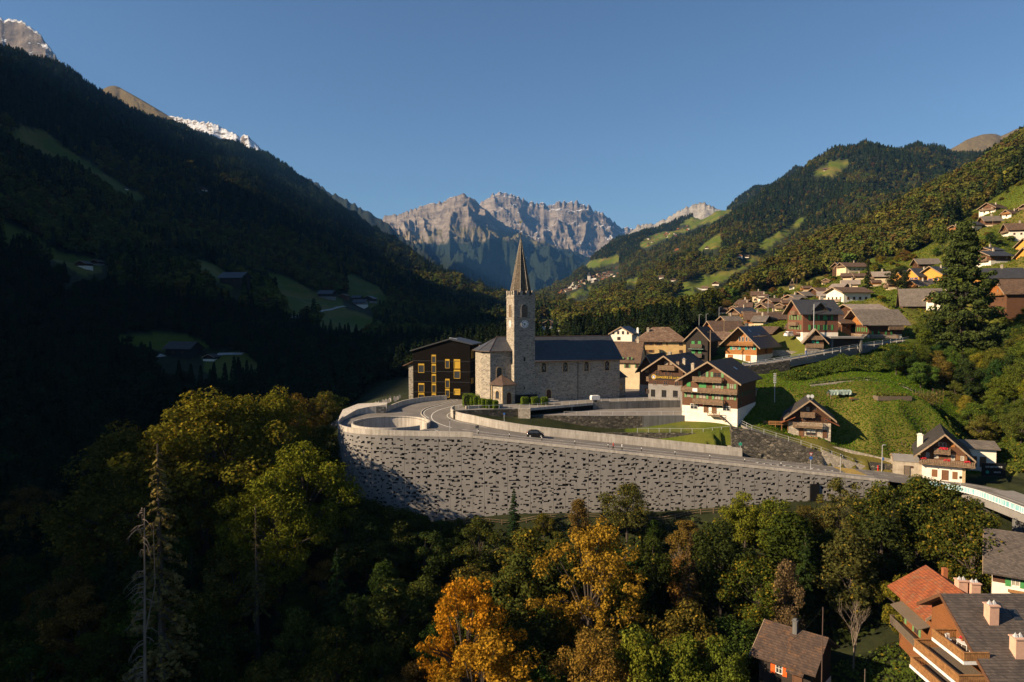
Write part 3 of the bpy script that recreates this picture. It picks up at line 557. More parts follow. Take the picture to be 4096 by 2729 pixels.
# ------------------------------------------------------------------ far mountains: crest line, real depth, ridged relief
def massif(name, crest, foot_z, run, mat, rough=.09, seed=0, cols=260, rows=90, back=.5, kx=9, label=None, power=1.0, jag=.0):
    """crest: (px,py,Y); the face runs `run` metres toward the viewer down to foot_z"""
    cr=np.array([tuple(P(*c)) for c in crest]); s=np.linspace(0,1,cols)
    d=np.concatenate([[0],np.cumsum(np.hypot(np.diff(cr[:,0]),np.diff(cr[:,1])))]); d/=d[-1]
    X=np.interp(s,d,cr[:,0]); Y=np.interp(s,d,cr[:,1]); Z=np.interp(s,d,cr[:,2])
    span=np.hypot(cr[-1,0]-cr[0,0],cr[-1,1]-cr[0,1])
    tt=np.concatenate([np.linspace(0,1,rows),1+np.linspace(0,1,14)[1:]*back])
    SS,TT=np.meshgrid(s,tt,indexing='ij')
    front=np.clip(TT,0,1)
    nx=SS*span/run*kx
    n1=fbm(nx+seed,TT*kx*.55+seed,6,True,.55); n2=fbm(nx*.6+seed+30,TT*3+seed,4)
    env=np.sin(np.pi*np.clip(front,0,1))**.7*(TT<=1)
    prof=front**power
    H=foot_z+(Z[:,None]-foot_z)*np.where(TT<=1,prof,1-(TT-1)*1.2)
    H+=run*rough*(n1-.45)*env + run*rough*.6*(n2-.5)*env
    H+=jag*(fbm(SS*90+seed,TT*0+seed,4)-.5)*np.clip(1-np.abs(TT-1)*12,0,1)
    ux,uy=X/np.hypot(X,Y),Y/np.hypot(X,Y)
    off=(TT-1)*run
    sh=run*.10*(fbm(nx*.8+seed+60,TT*2.5+seed,4)-.5)*env
    GX=X[:,None]+ux[:,None]*(off+sh); GY=Y[:,None]+uy[:,None]*(off+sh)
    v=np.stack([GX,GY,H],-1).reshape(-1,3); nr=len(tt)
    ii=(np.arange(cols-1)[:,None]*nr+np.arange(nr-1)[None,:]).ravel()
    qd=np.stack([ii,ii+nr,ii+nr+1,ii+1],1)
    me=bpy.data.meshes.new(name); me.vertices.add(len(v)); me.vertices.foreach_set('co',v.ravel())
    me.loops.add(qd.size); me.loops.foreach_set('vertex_index',qd.ravel()); me.polygons.add(len(qd)); me.polygons.foreach_set('loop_start',np.arange(len(qd))*4)
    me.update(); me.validate(); me.materials.append(mat); o=link(name,me); tag(o,label,kind='structure'); return o
def m_rock(name, rocks, grass, forest, zf, zg, snow=None, zs=1e9, sc_=.004, slope=.55):
    """rock with grass and dark forest on its lower parts, snow on high ledges"""
    m,t,b=mk(name); b.inputs['Roughness'].default_value=.95; b.inputs['Specular IOR Level'].default_value=.1
    g=N(t,'ShaderNodeNewGeometry'); sx=N(t,'ShaderNodeSeparateXYZ'); L(t,g.outputs['Position'],sx.inputs[0])
    sn=N(t,'ShaderNodeSeparateXYZ'); L(t,g.outputs['Normal'],sn.inputs[0])
    mp=N(t,'ShaderNodeMapping'); mp.inputs['Scale'].default_value=(sc_,sc_,sc_*3.5); L(t,g.outputs['Position'],mp.inputs[0])
    n=noise(t,1.0,mp.outputs[0],8,.62); c=ramp(t,n,[(.3,rocks[0]),(.5,rocks[1]),(.7,rocks[2])])
    z=mth(t,'ADD',sx.outputs[2],mth(t,'MULTIPLY',mth(t,'SUBTRACT',n,.5),zg*.9))
    steep=ramp(t,mth(t,'ADD',sn.outputs[2],mth(t,'MULTIPLY',mth(t,'SUBTRACT',n,.5),.5)),[(slope,(0,0,0)),(slope+.14,(1,1,1))])
    gz_=mth(t,'MULTIPLY',steep,mth(t,'LESS_THAN',z,zf+zg)); c=mixc(t,gz_,c,grass)
    fz=N(t,'ShaderNodeMapRange'); fz.inputs[1].default_value=zf; fz.inputs[2].default_value=zf-zg*.35; L(t,z,fz.inputs[0]); c=mixc(t,fz.outputs[0],c,forest)
    if snow:
        sm=mth(t,'MULTIPLY',mth(t,'GREATER_THAN',z,zs),ramp(t,mth(t,'ADD',sn.outputs[2],mth(t,'MULTIPLY',mth(t,'SUBTRACT',noise(t,3.2,mp.outputs[0],6,.7),.5),snow[1])),[(snow[0],(0,0,0)),(snow[0]+.05,(1,1,1))]))
        c=mixc(t,sm,c,(.75,.77,.8))
    L(t,c,b.inputs['Base Color']); 
    bp=N(t,'ShaderNodeBump'); bp.inputs['Strength'].default_value=.9; bp.inputs['Distance'].default_value=45; L(t,noise(t,3.0,mp.outputs[0],8,.7),bp.inputs['Height']); L(t,bp.outputs[0],b.inputs['Normal'])
    return m
RK=[(.09,.076,.064),(.18,.15,.122),(.29,.245,.20)]
FOR=(.014,.022,.013); GRS=(.12,.10,.045)
rockA=m_rock('warm_limestone',RK,GRS,FOR,760,160,(.97,.4),1300)  # dark forest band set high, painting the shade at the foot as well
rockB=m_rock('pale_limestone',RK,(.14,.12,.07),FOR,420,250,(.93,.5),900)
rockC=m_rock('snowy_rock',RK,GRS,FOR,-500,100,(.70,.9),500)
rockD=m_rock('grassy_alp',[(.16,.13,.10),(.19,.15,.10),(.27,.22,.165)],(.17,.13,.06),FOR,-3000,6000,None,1e9,.006,.35)
rockE=m_rock('pale_ridge_rock',[(.16,.15,.13),(.3,.28,.25),(.42,.40,.36)],(.09,.10,.04),(.02,.03,.014),430,150,None,1e9,.006,.8)
far_woods=m_plain('far_wooded_slope',(.010,.017,.010),(.006,.011,.007),.02,.95)
massif('far_mountain',[(372,262,9500),(384,216,9200),(397,215,9100),(411,210,8900),(428,205,8700),(443,201.5,8600),(449,199,8550),(453.5,196.5,8500),(460,193.7,8500),(464,194.5,8500),(469,196,8500),(477,202,8500),(486,210,8450),(500,221,8400),(520,233,8300),(545,243,8200),(580,254,8100),(620,268,8000)],-200,3300,rockA,.13,3,340,130,kx=8,jag=60)
massif('far_mountain',[(470,215,11500),(477,204,11200),(486,199,11000),(490,195.5,11000),(494,192.5,11000),(504.5,193,11000),(513,194.5,11000),(520,197,11000),(526.6,202,11000),(537,203.5,11000),(540,204.5,11000),(543.6,201.5,11000),(550,205.6,11000),(556,202.5,11000),(560.6,201,11000),(569,202.5,11000),(577.6,201.5,11000),(586,205,11000),(594.6,210.7,11000),(601,212.5,11000),(606,214.5,11000),(610,219,11000),(617,226,11000),(625,228.5,11000),(634,229.5,11000),(650,236,11000),(665,250,11000)],-200,3800,rockB,.095,11,360,120,kx=9,jag=110)
massif('snowy_mountain',[(-120,30,5200),(-60,-10,5000),(-25,2,4900),(-6,10,4800),(0,17,4700),(4,21,4700),(9,19.5,4700),(15,19.5,4700),(21,21,4650),(27,24.5,4600),(38.7,33,4550),(47.6,44.6,4500),(56.5,56.5,4450),(64,67,4400),(80,92,4300),(110,125,4200)],200,1500,rockC,.10,5,200,70,kx=8,jag=30)
massif('grassy_alp',[(70,112,4000),(90,97,3900),(104,88.5,3800),(109,86.2,3800),(114.5,85.5,3800),(120,87.5,3800),(126,91,3750),(137,97,3700),(149,104,3650),(166.5,114.5,3600),(185,128,3500),(210,150,3400)],500,700,rockD,.06,8,140,50)
massif('snowy_mountain',[(140,122,6000),(160,116,5900),(171,116.2,5800),(182,118,5750),(193,120,5700),(204,122,5650),(213,123,5600),(221,127,5600),(229,131,5550),(236,134.5,5500),(241,137,5500),(244,134.4,5480),(248,136,5460),(253,140.5,5450),(258,145.5,5400),(262,150,5400),(275,158,5350),(290,172,5300)],600,1200,rockC,.05,21,200,60,kx=7,jag=25)
massif('wooded_ridge',[(290,172,5200),(305,177.5,5150),(313,180.5,5100),(320,184.5,5050),(326,190,5000),(338,195.5,4950),(350,201.5,4900),(368.5,211.5,4800),(384,222,4750),(400,234,4700),(415,245,4600),(428,255,4500),(445,270,4300),(465,287,4000),(490,305,3600)],-400,1400,far_woods,.06,31,180,60,jag=45)
massif('rocky_ridge',[(600,262,6500),(620,243,6400),(632,230,6300),(638,226,6250),(650,222.7,6200),(656,224,6150),(665,219.5,6100),(675,213,6000),(684,209,5900),(691,206.5,5900),(698,203.5,5900),(704,203,5850),(711,206,5800),(730,214,5700),(760,225,5600)],-150,1700,rockE,.05,41,200,70,jag=50)
massif('bare_mountain',[(925,168,4600),(945,152,4600),(958,145,4600),(966,140,4600),(974,137,4600),(983,134.3,4600),(991,133.7,4600),(996,134,4600),(1001,136,4600),(1008,133,4600),(1016,129,4550),(1024,126.5,4500),(1045,118,4500),(1080,105,4500),(1130,120,4500)],550,900,rockD,.05,51,170,60)
# ------------------------------------------------------------------ sheets of asphalt and paint
from mathutils.geometry import delaunay_2d_cdt
def resample(pts, step, closed=False):
    q=[]; n=len(pts); m=n if closed else n-1
    for i in range(m):
        a=Vector(pts[i][:2]); b=Vector(pts[(i+1)%n][:2]); k=max(1,int((b-a).length/step))
        for j in range(k): q.append(a+(b-a)*j/k)
    if not closed: q.append(Vector(pts[-1][:2]))
    return q
def smooth_path(pts, it=3):
    q=[Vector(p[:2]) for p in pts]
    for _ in range(it):
        r=[q[0]]
        for a,b in zip(q,q[1:]): r += [a*.75+b*.25, a*.25+b*.75]
        r.append(q[-1]); q=r
    return q
def sheet(name, poly, zf, mat, hole=None, step=2.5, dz=0, smooth=True):
    b=resample(poly,step,True); vs=list(b); ed=[(i,(i+1)%len(b)) for i in range(len(b))]
    if hole:
        h=resample(hole,step,True); o=len(vs); vs+=h; ed+=[(o+i,o+(i+1)%len(h)) for i in range(len(h))]
    xs=[v.x for v in b]; ys=[v.y for v in b]; nn=[]
    x=min(xs)
    while x<max(xs):
        y=min(ys)
        while y<max(ys):
            nn.append((x,y)); y+=step
        x+=step
    a=np.array(nn); k=inpoly(a[:,0],a[:,1],[tuple(v) for v in b])
    if hole: k&=~inpoly(a[:,0],a[:,1],[tuple(v) for v in h])
    vs+= [Vector(q) for q in a[k]]
    r=delaunay_2d_cdt(vs,ed,[],4 if hole else 1,1e-4)
    fc=[tuple(f) for f in r[2]]
    if hole:
        cc=np.array([[sum(r[0][i].x for i in f)/3,sum(r[0][i].y for i in f)/3] for f in fc]); kk=inpoly(cc[:,0],cc[:,1],[tuple(v) for v in hole]); fc=[f for f,b_ in zip(fc,kk) if not b_]
    mb=MB(); mb.add([(v.x,v.y,zf(v.x,v.y)+dz) for v in r[0]], fc)
    return mb.build(name,mat,smooth=False)
def ribbon(name, pts, width, zf, mat, dz=.012, parent=None, mb=None, closed=False):
    own=mb is None; mb=mb or MB(); n=len(pts); vs=[]
    for i in range(n):
        a=Vector(pts[max(i-1,0)][:2]); b=Vector(pts[min(i+1,n-1)][:2]); d=(b-a).normalized(); o=Vector((-d.y,d.x))*width/2; c=Vector(pts[i][:2])
        for q in (c+o,c-o): vs.append((q.x,q.y,zf(q.x,q.y)+dz))
    mb.add(vs,[(2*i,2*i+1,2*i+3,2*i+2) for i in range(n-1)])
    if own: return mb.build(name,mat,parent)
    return mb
def zroad(x,y): return zr(x,y)
RC=(-26.2,152.0); RR=8.1
inner_base=[(-6.5,179.5),(-9.0,173.5),(-12,168),(-13.7,164.6),(-14.3,162.3),(-13.9,160.2),(-12.6,157.9),(-10.3,155.8),(-5.2,153.2),(0,151.6),(6,151.0)]
inner_line=smooth_path(inner_base,2)
low_wall=smooth_path([(-29.2,164.8),(-27.6,169.5),(-26,172.6),(-22.5,175.6),(-18.6,177.6),(-16.5,178.2)],2)
ringpts=[(RC[0]+(RR-.15)*math.cos(a),RC[1]+(RR-.15)*math.sin(a)) for a in np.linspace(0,2*math.pi,48,endpoint=False)]
loop=[(6,140.3),(6,151.0)]+[tuple(q) for q in reversed(inner_line)][1:]+[(-5,188),(-13,188)]+[tuple(q) for q in reversed(low_wall)]+[(-29.3,163.8),(-30.8,163.6),(-35.6,161.7),(-37.7,156.4),(-37.6,152.5),(-36.5,148.8),(-34.1,145.5),(-30.9,143.3),(-27,142.3),(-22,141.9),(-9,141.3)]
o=sheet('road',loop,zroad,M['asphalt'],hole=ringpts,step=2.2); tag(o,kind='structure')
mainp=[(x,wallY(x)+.25) for x in np.linspace(6,73,15)]; farp=[(x,wallY(x)+10.75) for x in np.linspace(6,80,16)]
bend_n=[(80,135.2),(84,134.0),(86.2,131),(86.8,126),(86.9,118),(86.9,90)]; bend_f=[(84,145.2),(90,141),(93.6,137.5),(95.4,132),(95.6,124),(95.6,90)]
o=sheet('road',mainp+smooth_path(bend_n,2)+list(reversed([tuple(q) for q in smooth_path(bend_f,2)]))+list(reversed(farp)),zroad,M['asphalt'],step=3); tag(o,kind='structure')
# raised footway along the wall, with kerb
fw=MB(); xs=np.linspace(-8,72,41); top=[]; 
for x in xs: top.append((x,wallY(x)+.22,zmain(x)+.13,wallY(x)+3.1))
vs=[]
for x,y0,z,y1 in top: vs+=[(x,y0,z-.6),(x,y0,z),(x,y1,z),(x,y1,z-.6)]
fw.add(vs,[(4*i+k,4*i+(k+1)%4,4*i+4+(k+1)%4,4*i+4+k) for i in range(len(xs)-1) for k in range(4)]+[(0,1,2,3),tuple(4*(len(xs)-1)+k for k in (3,2,1,0))])
tag(fw.build('pavement',M['asphalt2']),kind='structure')
kb=MB(); wall_strip([(x,wallY(x)+3.1,zmain(x)-.3,zmain(x)+.17) for x in xs],.22,kb); tag(kb.build('kerb',M['concrete']),kind='structure')
kb=MB(); kl=smooth_path([(-19.2,158.6),(-21.3,163),(-20.9,168.2),(-17.5,172.8),(-13.5,178.5)],3)
wall_strip([(q.x,q.y,zr(q.x,q.y)-.3,zr(q.x,q.y)+.14) for q in kl],.25,kb); tag(kb.build('kerb',M['concrete']),kind='structure')
# paint
mk_=MB()
ctr=smooth_path([(30,wallY(30)+6.9),(12,wallY(12)+6.9),(-6.9,147.2),(-13.3,150.8),(-17.3,155.8),(-18.6,160.2),(-18.4,165),(-16.2,169.3),(-11.3,174.3),(-8.4,180)],3)
ribbon('',ctr,.22,zroad,None,.012,mb=mk_)
ribbon('',[(x,wallY(x)+6.9) for x in np.linspace(30,62,18)],.2,zroad,None,.012,mb=mk_)
ribbon('',[(x,wallY(x)+3.65) for x in np.linspace(-6,70,40)],.16,zroad,None,.012,mb=mk_)
ribbon('',smooth_path([(-13.8,143.5),(-15.2,146.2),(-16.4,148.6)],2),.2,zroad,None,.012,mb=mk_)
ribbon('',[q+(q-Vector((-15,163))).normalized()*-.5 for q in kl],.16,zroad,None,.012,mb=mk_)
ribbon('',smooth_path([(-9.5,172.2),(-12.6,168),(-14.4,164.8),(-15.1,162.3),(-14.7,160),(-13.3,157.4),(-10.6,155),(-5.4,152.5)],2),.16,zroad,None,.012,mb=mk_)
for x in np.arange(50,84,3.2): ribbon('',[(x,wallY(x)+10.0),(x+1.5,wallY(x+1.5)+10.0)],.16,zroad,None,.012,mb=mk_)
for x in np.arange(72,84,3): ribbon('',[(x,wallY(x)+6.9),(x+1.7,wallY(x+1.7)+6.9)],.16,zroad,None,.012,mb=mk_)
for k in range(12):
    x=49.5+k*1.35; y=wallY(x)+5.0; z=zroad(x,y)+.014
    mk_.add([(x,y+.3,z),(x+.8,y+.3,z),(x+.4,y-.45,z)],[(0,1,2)])
ribbon('',smooth_path([(81,wallY(81)+6.9),(87,138.2),(90.6,133),(91.3,126),(91.3,92)],3),.18,zroad,None,.012,mb=mk_)
ribbon('',smooth_path([(80,wallY(80)+10.2),(86,142.6),(91,138.5),(94,133.5),(94.9,126),(94.9,92)],3),.16,zroad,None,.012,mb=mk_)
ribbon('',smooth_path([(80,135.8),(84.6,134.2),(87.1,131),(87.6,126),(87.6,92)],3),.16,zroad,None,.012,mb=mk_)
tag(mk_.build('road_markings',M['paint']),kind='structure')
zb=MB()
for k in range(8):
    yy=wallY(69)+3.9+k*.86
    ribbon('',[(67.2,yy),(71.4,yy-.25)],.46,zroad,None,.014,mb=zb)
tag(zb.build('zebra_crossing',M['yellow']),kind='structure')
# ------------------------------------------------------------------ the big perforated wall
wallT=thing('retaining_wall','tall curving grey concrete retaining wall pierced by stepped dark openings','retaining wall',(0,0,0))
def base_z(x): return float(np.interp(x,[-45,-20,0,20,30,55,68,76],[-45.5,-45,-43,-41.2,-40.4,-37.6,-36.4,-36.2]))
def panel_mesh(a,b,zt,zb_,seed):
    """one precast panel: front face with stepped openings cut through it"""
    r=random.Random(seed); a=Vector(a); b=Vector(b); Lx=(b-a).length; d=(b-a)/Lx; nrm=Vector((d.y,-d.x))
    if nrm.y>0 and abs(nrm.y)>.2: nrm=-nrm
    if abs(nrm.y)<=.2 and nrm.x>0: nrm=-nrm
    nc=8; cw=Lx/nc; chh=.27; nr=max(6,int(round((zt-zb_)/chh))); vo=np.zeros((nr,nc),bool)
    row=2
    while row<nr-2:
        c=r.randint(-1,2)
        while c<nc:
            k=r.random()
            if k<.30: shp=[(0,0,2,2),(r.choice([-2,1,2]),r.choice([0,1]),2,1)]
            elif k<.52: shp=[(0,0,2,1),(1,1,2,1)] if r.random()<.5 else [(1,0,2,1),(-1,1,2,1)]
            elif k<.80: shp=[(0,r.randint(0,1),r.randint(2,3),1)]
            elif k<.90: shp=[(0,0,1,1),(2,1,2,1)]
            else: shp=[(0,0,1,2),(1,0,2,1)]
            for (cx,cy_,ww,hh) in shp:
                for i in range(hh):
                    for j in range(ww):
                        rr_=row+cy_+i; cc=c+cx+j
                        if 0<rr_<nr-1 and 0<=cc<nc: vo[rr_,cc]=True
            c+=r.randint(4,7)
        row+=r.choice([3,3,4])
    T=.5; vs=[]; fs=[]; mi=[]; key={}
    def vert(c,rw,dep):
        kk=(c,rw,dep)
        if kk not in key:
            q=a+d*(c*cw)-nrm*(T if dep else 0); key[kk]=len(vs); vs.append((q.x,q.y,zt-rw*chh))
        return key[kk]
    def quad(p4,m): fs.append(tuple(p4)); mi.append(m)
    for rw in range(nr):
        c=0
        while c<nc:
            e=c
            while e<nc and vo[rw,e]==vo[rw,c]: e+=1
            dp=1 if vo[rw,c] else 0
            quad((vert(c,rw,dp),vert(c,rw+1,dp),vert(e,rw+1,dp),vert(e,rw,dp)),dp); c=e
        for c in range(nc):
            if not vo[rw,c]: continue
            if c==0 or not vo[rw,c-1]: quad((vert(c,rw,0),vert(c,rw+1,0),vert(c,rw+1,1),vert(c,rw,1)),0)
            if c==nc-1 or not vo[rw,c+1]: quad((vert(c+1,rw,0),vert(c+1,rw,1),vert(c+1,rw+1,1),vert(c+1,rw+1,0)),0)
            if not vo[rw-1,c]: quad((vert(c,rw,0),vert(c,rw,1),vert(c+1,rw,1),vert(c+1,rw,0)),0)
            if not vo[rw+1,c]: quad((vert(c,rw+1,0),vert(c+1,rw+1,0),vert(c+1,rw+1,1),vert(c,rw+1,1)),0)
    me=bpy.data.meshes.new('panel'); me.from_pydata(vs,[],fs); me.materials.append(M['concrete_grey']); me.materials.append(M['hollow_shade'])
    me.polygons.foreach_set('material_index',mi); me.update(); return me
M['hollow_shade']=m_plain('painted_hollow_shade',(.022,.02,.019),None,3,.95)  # near-black colour stands for the shade deep inside the openings
wl=smooth_path(WALL,2); cum=[0]
for a,b in zip(wl,wl[1:]): cum.append(cum[-1]+(b-a).length)
def at_s(s):
    i=min(max(int(np.searchsorted(cum,s))-1,0),len(wl)-2); t=(s-cum[i])/(cum[i+1]-cum[i]); return wl[i]+(wl[i+1]-wl[i])*t
tot=cum[-1]; npn=int(round(tot/2.34)); cop=[]
for k in range(npn):
    a=at_s(tot*k/npn); b=at_s(tot*(k+1)/npn); dd=(b-a).normalized()*.018
    zt=min(zr(a.x,a.y),zr(b.x,b.y))-.12; zb0=base_z((a.x+b.x)/2)-.6
    me=panel_mesh(a+dd,b-dd,zt,zb0,k); link('panel',me,None,wallT)
back=[at_s(tot*k/60) for k in range(61)]
cb=MB(); wall_strip([(q.x,q.y-.03,zr(q.x,q.y)-.16,zr(q.x,q.y)+(.32 if q.x>-7.5 else .22)) for q in back],.34,cb,-1); cb.build('coping',M['concrete'],wallT)
pq=[q for q in [at_s(s) for s in np.linspace(0,tot,120)] if q.x<-7.4]
pb=MB(); wall_strip([(q.x,q.y+.02,zr(q.x,q.y)+.2,zr(q.x,q.y)+.92) for q in pq],.26,pb,-1); pb.build('parapet',M['concrete'],wallT)
# door in the foot of the wall
dr=MB(); dr.box(58.3,60.0,136.4,136.72,-37.2,-33.6)
dr.build('doorway',M['black'],wallT)
# stair shelter, a wedge of concrete at the end of the wall
inn=[(-37.7,156.4,-23.5),(-35.7,161.6,-22.4),(-33.5,162.8,-22.0),(-30.8,163.5,-21.75),(-29.2,163.7,-21.5)]
outr=[(-29.5,166.4,-21.4),(-33,168,-21.7),(-37.0,168.6,-22.0),(-39.4,163.5,-22.7),(-38.7,157,-23.5)]
ss=thing('stair_shelter','wedge shaped concrete stair shelter at the rounded end of the perforated wall','shelter',(0,0,0))
pts=inn+outr; MB().prism([q[:2] for q in pts],-44,[q[2] for q in pts]).build('shell',M['concrete'],ss)
gr=MB(); gr.box(-31.6,-29.35,163.28,163.38,-24.5,-22.0)
g=gr.build('grille_door',M['metal_d'],ss)
g2=MB()
for (x,z,w_,h) in ((-31.2,-23.9,.7,.25),(-30.6,-23.4,.8,.25),(-31.0,-22.9,.6,.25),(-30.2,-22.5,.5,.3),(-30.3,-23.9,.5,.3)): g2.box(x,x+w_,163.22,163.28,z,z+h)
g2.build('slab_pattern',M['concrete_dark'],g)
# round ramp well
ring=MB(); a0,a1=R_(-18),R_(325); arc=np.linspace(a0,a1-0,56)
wall_strip([(RC[0]+RR*math.cos(a),RC[1]+RR*math.sin(a),-31,-23.75) for a in arc],.32,ring,-1)
rg=thing('round_ramp_well','round open ramp well ringed by a pale concrete parapet beside the hairpin bend','ramp well',(0,0,0))
ring.build('parapet',M['concrete'],rg)
MB().prism([(RC[0]+(RR+.4)*math.cos(a),RC[1]+(RR+.4)*math.sin(a)) for a in np.linspace(0,2*math.pi,40,endpoint=False)],-30.4,-29).build('well_floor',M['asphalt'],rg)
MB().tube((RC[0],RC[1]-3,-29),(RC[0],RC[1]-3,-25.6),.35,.35,12).build('column',M['concrete_dark'],rg)
# inner curved parapet above the bend
ip=thing('parapet_wall','long pale concrete parapet curving round the inside of the bend below the church','parapet wall',(0,0,0))
full=[q for q in inner_line if q.y<165]+[Vector((x,wallY(x)+10.9)) for x in np.linspace(8,48.8,22)]
mbp=MB(); wall_strip([(q.x,q.y,zr(q.x,q.y)-.6,zr(q.x,q.y)+1.0) for q in full],.45,mbp); mbp.build('wall',M['concrete'],ip)
mbp=MB(); wall_strip([(q.x,q.y+.16,zr(q.x,q.y)+1.0,zr(q.x,q.y)+1.75) for q in full],.32,mbp); mbp.build('upper_course',M['concrete'],ip)
for i in range(3): pass
st=MB()
for i in range(4): st.box(46.2+i*.6,46.8+i*.6,wallY(47)+11.4,wallY(47)+12.6,-31,-28.6-.32*i)
st.build('steps',M['concrete'],ip)
lw=MB(); wall_strip([(q.x,q.y,zr(q.x,q.y)-1.5,zr(q.x,q.y)+1.15) for q in low_wall],.35,lw)
tag(lw.build('low_wall',M['concrete']),'low pale concrete wall curving from the stair shelter to the black wooden building','wall')
sw=MB(); sw.extr([(-11.9,181,-23.2),(-11.9,181,-21.6),(-10.2,184.5,-19.9),(-10.2,184.5,-23.2)],(.3,0,0))
tag(sw.build('stair_wall',M['concrete']),'short slanting concrete stair wall in front of the black wooden building','wall')
# ------------------------------------------------------------------ terraces under the church
o=MB().prism(SL_A,ZA-.45,ZA).build('forecourt',M['asphalt2']); tag(o,kind='structure')
o=MB().prism(SL_B,ZB-.45,ZB).build('ramp_road',M['asphalt2']); tag(o,kind='structure')
em=MB(); wall_strip([(-13.2,158.3,-25,ZA+.06),(-8,159.5,-25.5,ZA+.06),(-1,161.0,-27,ZA+.06),(1.3,161.4,-27,ZA+.06)],.7,em)
tag(em.build('stone_wall',M['stone_dark']),'dark mossy stone wall holding the church forecourt above the bend','stone wall')
MBp=MB(); MBp.box(1.4,4.2,160.7,162.2,-28,ZA+.1); tag(MBp.build('stone_pillar',M['stone_pale']),'broad pale rubble stone pier between the mossy wall and the underground garage','pier')
gw=MB(); wall_strip([(19.9,171.95,-25,ZA+.25),(28,173.4,-25,ZA+.25),(37,175.6,-25,ZA+.2),(46.6,176.8,-25,ZA+.1)],.3,gw)
tag(gw.build('ramp_wall',M['concrete_dark']),'dark weathered concrete wall behind the upper ramp, right of the garage mouth','retaining wall')
gt=thing('garage_mouth','dark underground garage mouth under the thin concrete edge of the forecourt','garage',(0,0,0))
q=MB(); wall_strip([(4.2,165.8,ZB-.2,ZA-.45),(12,169.5,ZB-.2,ZA-.45),(19.8,172.6,ZB-.2,ZA-.45)],.3,q); q.build('back_wall',M['hollow_shade'],gt)  # back wall coloured near black in place of the garage's inner shade
q=MB(); wall_strip([(4.15,161.95,ZA-.46,ZA+.14),(19.85,171.9,ZA-.46,ZA+.14)],.25,q); q.build('slab_edge',M['concrete'],gt)
q=MB(); q.box(14.2,14.6,168.6,169,ZB-.2,ZA-.46); q.build('column',M['concrete_dark'],gt)
bw=MB(); wall_strip([(4.3,161.9,-28.5,ZB+.06),(16,161.3,-28.5,ZB+.06),(30,161.3,-28.5,ZB+.06)],.35,bw)
tag(bw.build('rough_wall',M['stone_dark']),'rough dark concrete wall below the lower ramp, left of its smooth stretch','retaining wall')
bw=MB(); wall_strip([(30,161.25,-28.5,ZB+.1),(40,161.6,-27.5,ZB+.1),(48.5,162.2,-25.5,ZB+.1)],.35,bw)
tag(bw.build('smooth_wall',M['concrete_dark']),'smooth dark concrete wall between the lower ramp and the triangle of grass','retaining wall')
def tri_z(x,y): return -27.0+ (x-29)*.115*min(1,max(0,(y-153)/6)) -(0 if y>154 else .0)
gp=[(27,156.5),(29,160.9),(40,161.2),(48.5,161.8),(51.5,157.5),(48,154),(42,154)]
M['lawn']=m_plain('short_autumn_grass',(.105,.105,.018),(.055,.075,.013),.5,.95,.4,9)
o=sheet('lawn',gp,lambda x,y: -27.1+ (x-27)*.12*min(1,max(0,(y-152.5)/6))+.1*math.sin(x)*math.cos(y),M['lawn'],step=1.5); tag(o,kind='structure')
sk=MB(); wall_strip([(20,156.3,-29,-26.9),(27,156.2,-29,-26.9),(42,153.7,-29.5,-26.6),(48,153.6,-30,-26.0),(51.6,157.2,-29,-25.0)],.5,sk)
tag(sk.build('stone_wall',M['stone_dark']),'low mossy stone wall along the lower edge of the triangle of grass','stone wall')
# tall dark stone wall above the road, with path and stair on it
SW=[(47.5,152.0,-24.9),(52,151.8,-25.7),(57,151.0,-27.2),(62,150.0,-28.6),(66,149.2,-29.9)]
tw=MB(); 
vs=[]
for (x,y,z) in SW: vs+=[(x,y-1.3,zmain(x)-.8),(x,y-.15,z+.1),(x,y+.9,z+.1),(x,y+.9,zmain(x)-.8)]
tw.add(vs,[(0,1,2,3),tuple(16+k for k in (3,2,1,0))]+[(4*i+k,4*i+(k+1)%4,4*i+4+(k+1)%4,4*i+4+k) for i in range(4) for k in range(4)])
tag(tw.build('stone_wall',M['stone_dark']),'tall leaning wall of dark blotchy stone beside the road, below the stepped path','stone wall')
pa=MB(); vs=[]
PT=[(45,164.5,-24.0),(50,159.0,-24.4),(52,153.2,-25.6),(57,152.4,-27.1),(62,151.4,-28.5),(66,150.6,-29.8)]
for (x,y,z) in PT: vs+=[(x-.2,y-1.0,z),(x+.6,y+1.2,z),(x+.6,y+1.2,z-.8),(x-.2,y-1.0,z-.8)]
pa.add(vs,[(4*i+k,4*i+(k+1)%4,4*i+4+(k+1)%4,4*i+4+k) for i in range(5) for k in range(4)])
tag(pa.build('footpath',M['asphalt2']),kind='structure')
stt=MB(); nst=24
for i in range(nst):
    x=66+i*.36; z=-29.9-i*.135; stt.box(x,x+.39,149.2-.02*i,151.2-.02*i,z-1.6,z-.02*0)
sto=stt.build('outdoor_stair',M['concrete_grey']); tag(sto,'long outdoor stair stepping down from the path to the road by the bus stop','stair')
sw=MB(); wall_strip([(66,149.1,-33.5,-29.3),(70,148.9,-33.5,-31.0),(75,148.7,-34,-32.6)],.3,sw,-1)
tag(sw.build('stair_wall',M['stone_pale']),'pale rubble wall carrying the front of the outdoor stair','stone wall')
sw=MB(); wall_strip([(66,152.2,-32,-28.6),(72,151.8,-33,-29.6),(79,150.5,-34,-31.2),(85,148.6,-35.5,-32.0),(88,147,-35.5,-32.2)],.6,sw)
tag(sw.build('stone_wall',M['stone_pale']),'pale dry stone wall above the stair at the foot of the meadow','stone wall')
sw=MB(); wall_strip([(76,148.4,-34,-31.8),(81,147.2,-35,-32.2),(84.2,146.2,-35,-32.6)],.5,sw)
tag(sw.build('stone_wall',M['stone_dark']),'ivy grown dark stone wall at the road between the stair and the right hand chalet','stone wall')
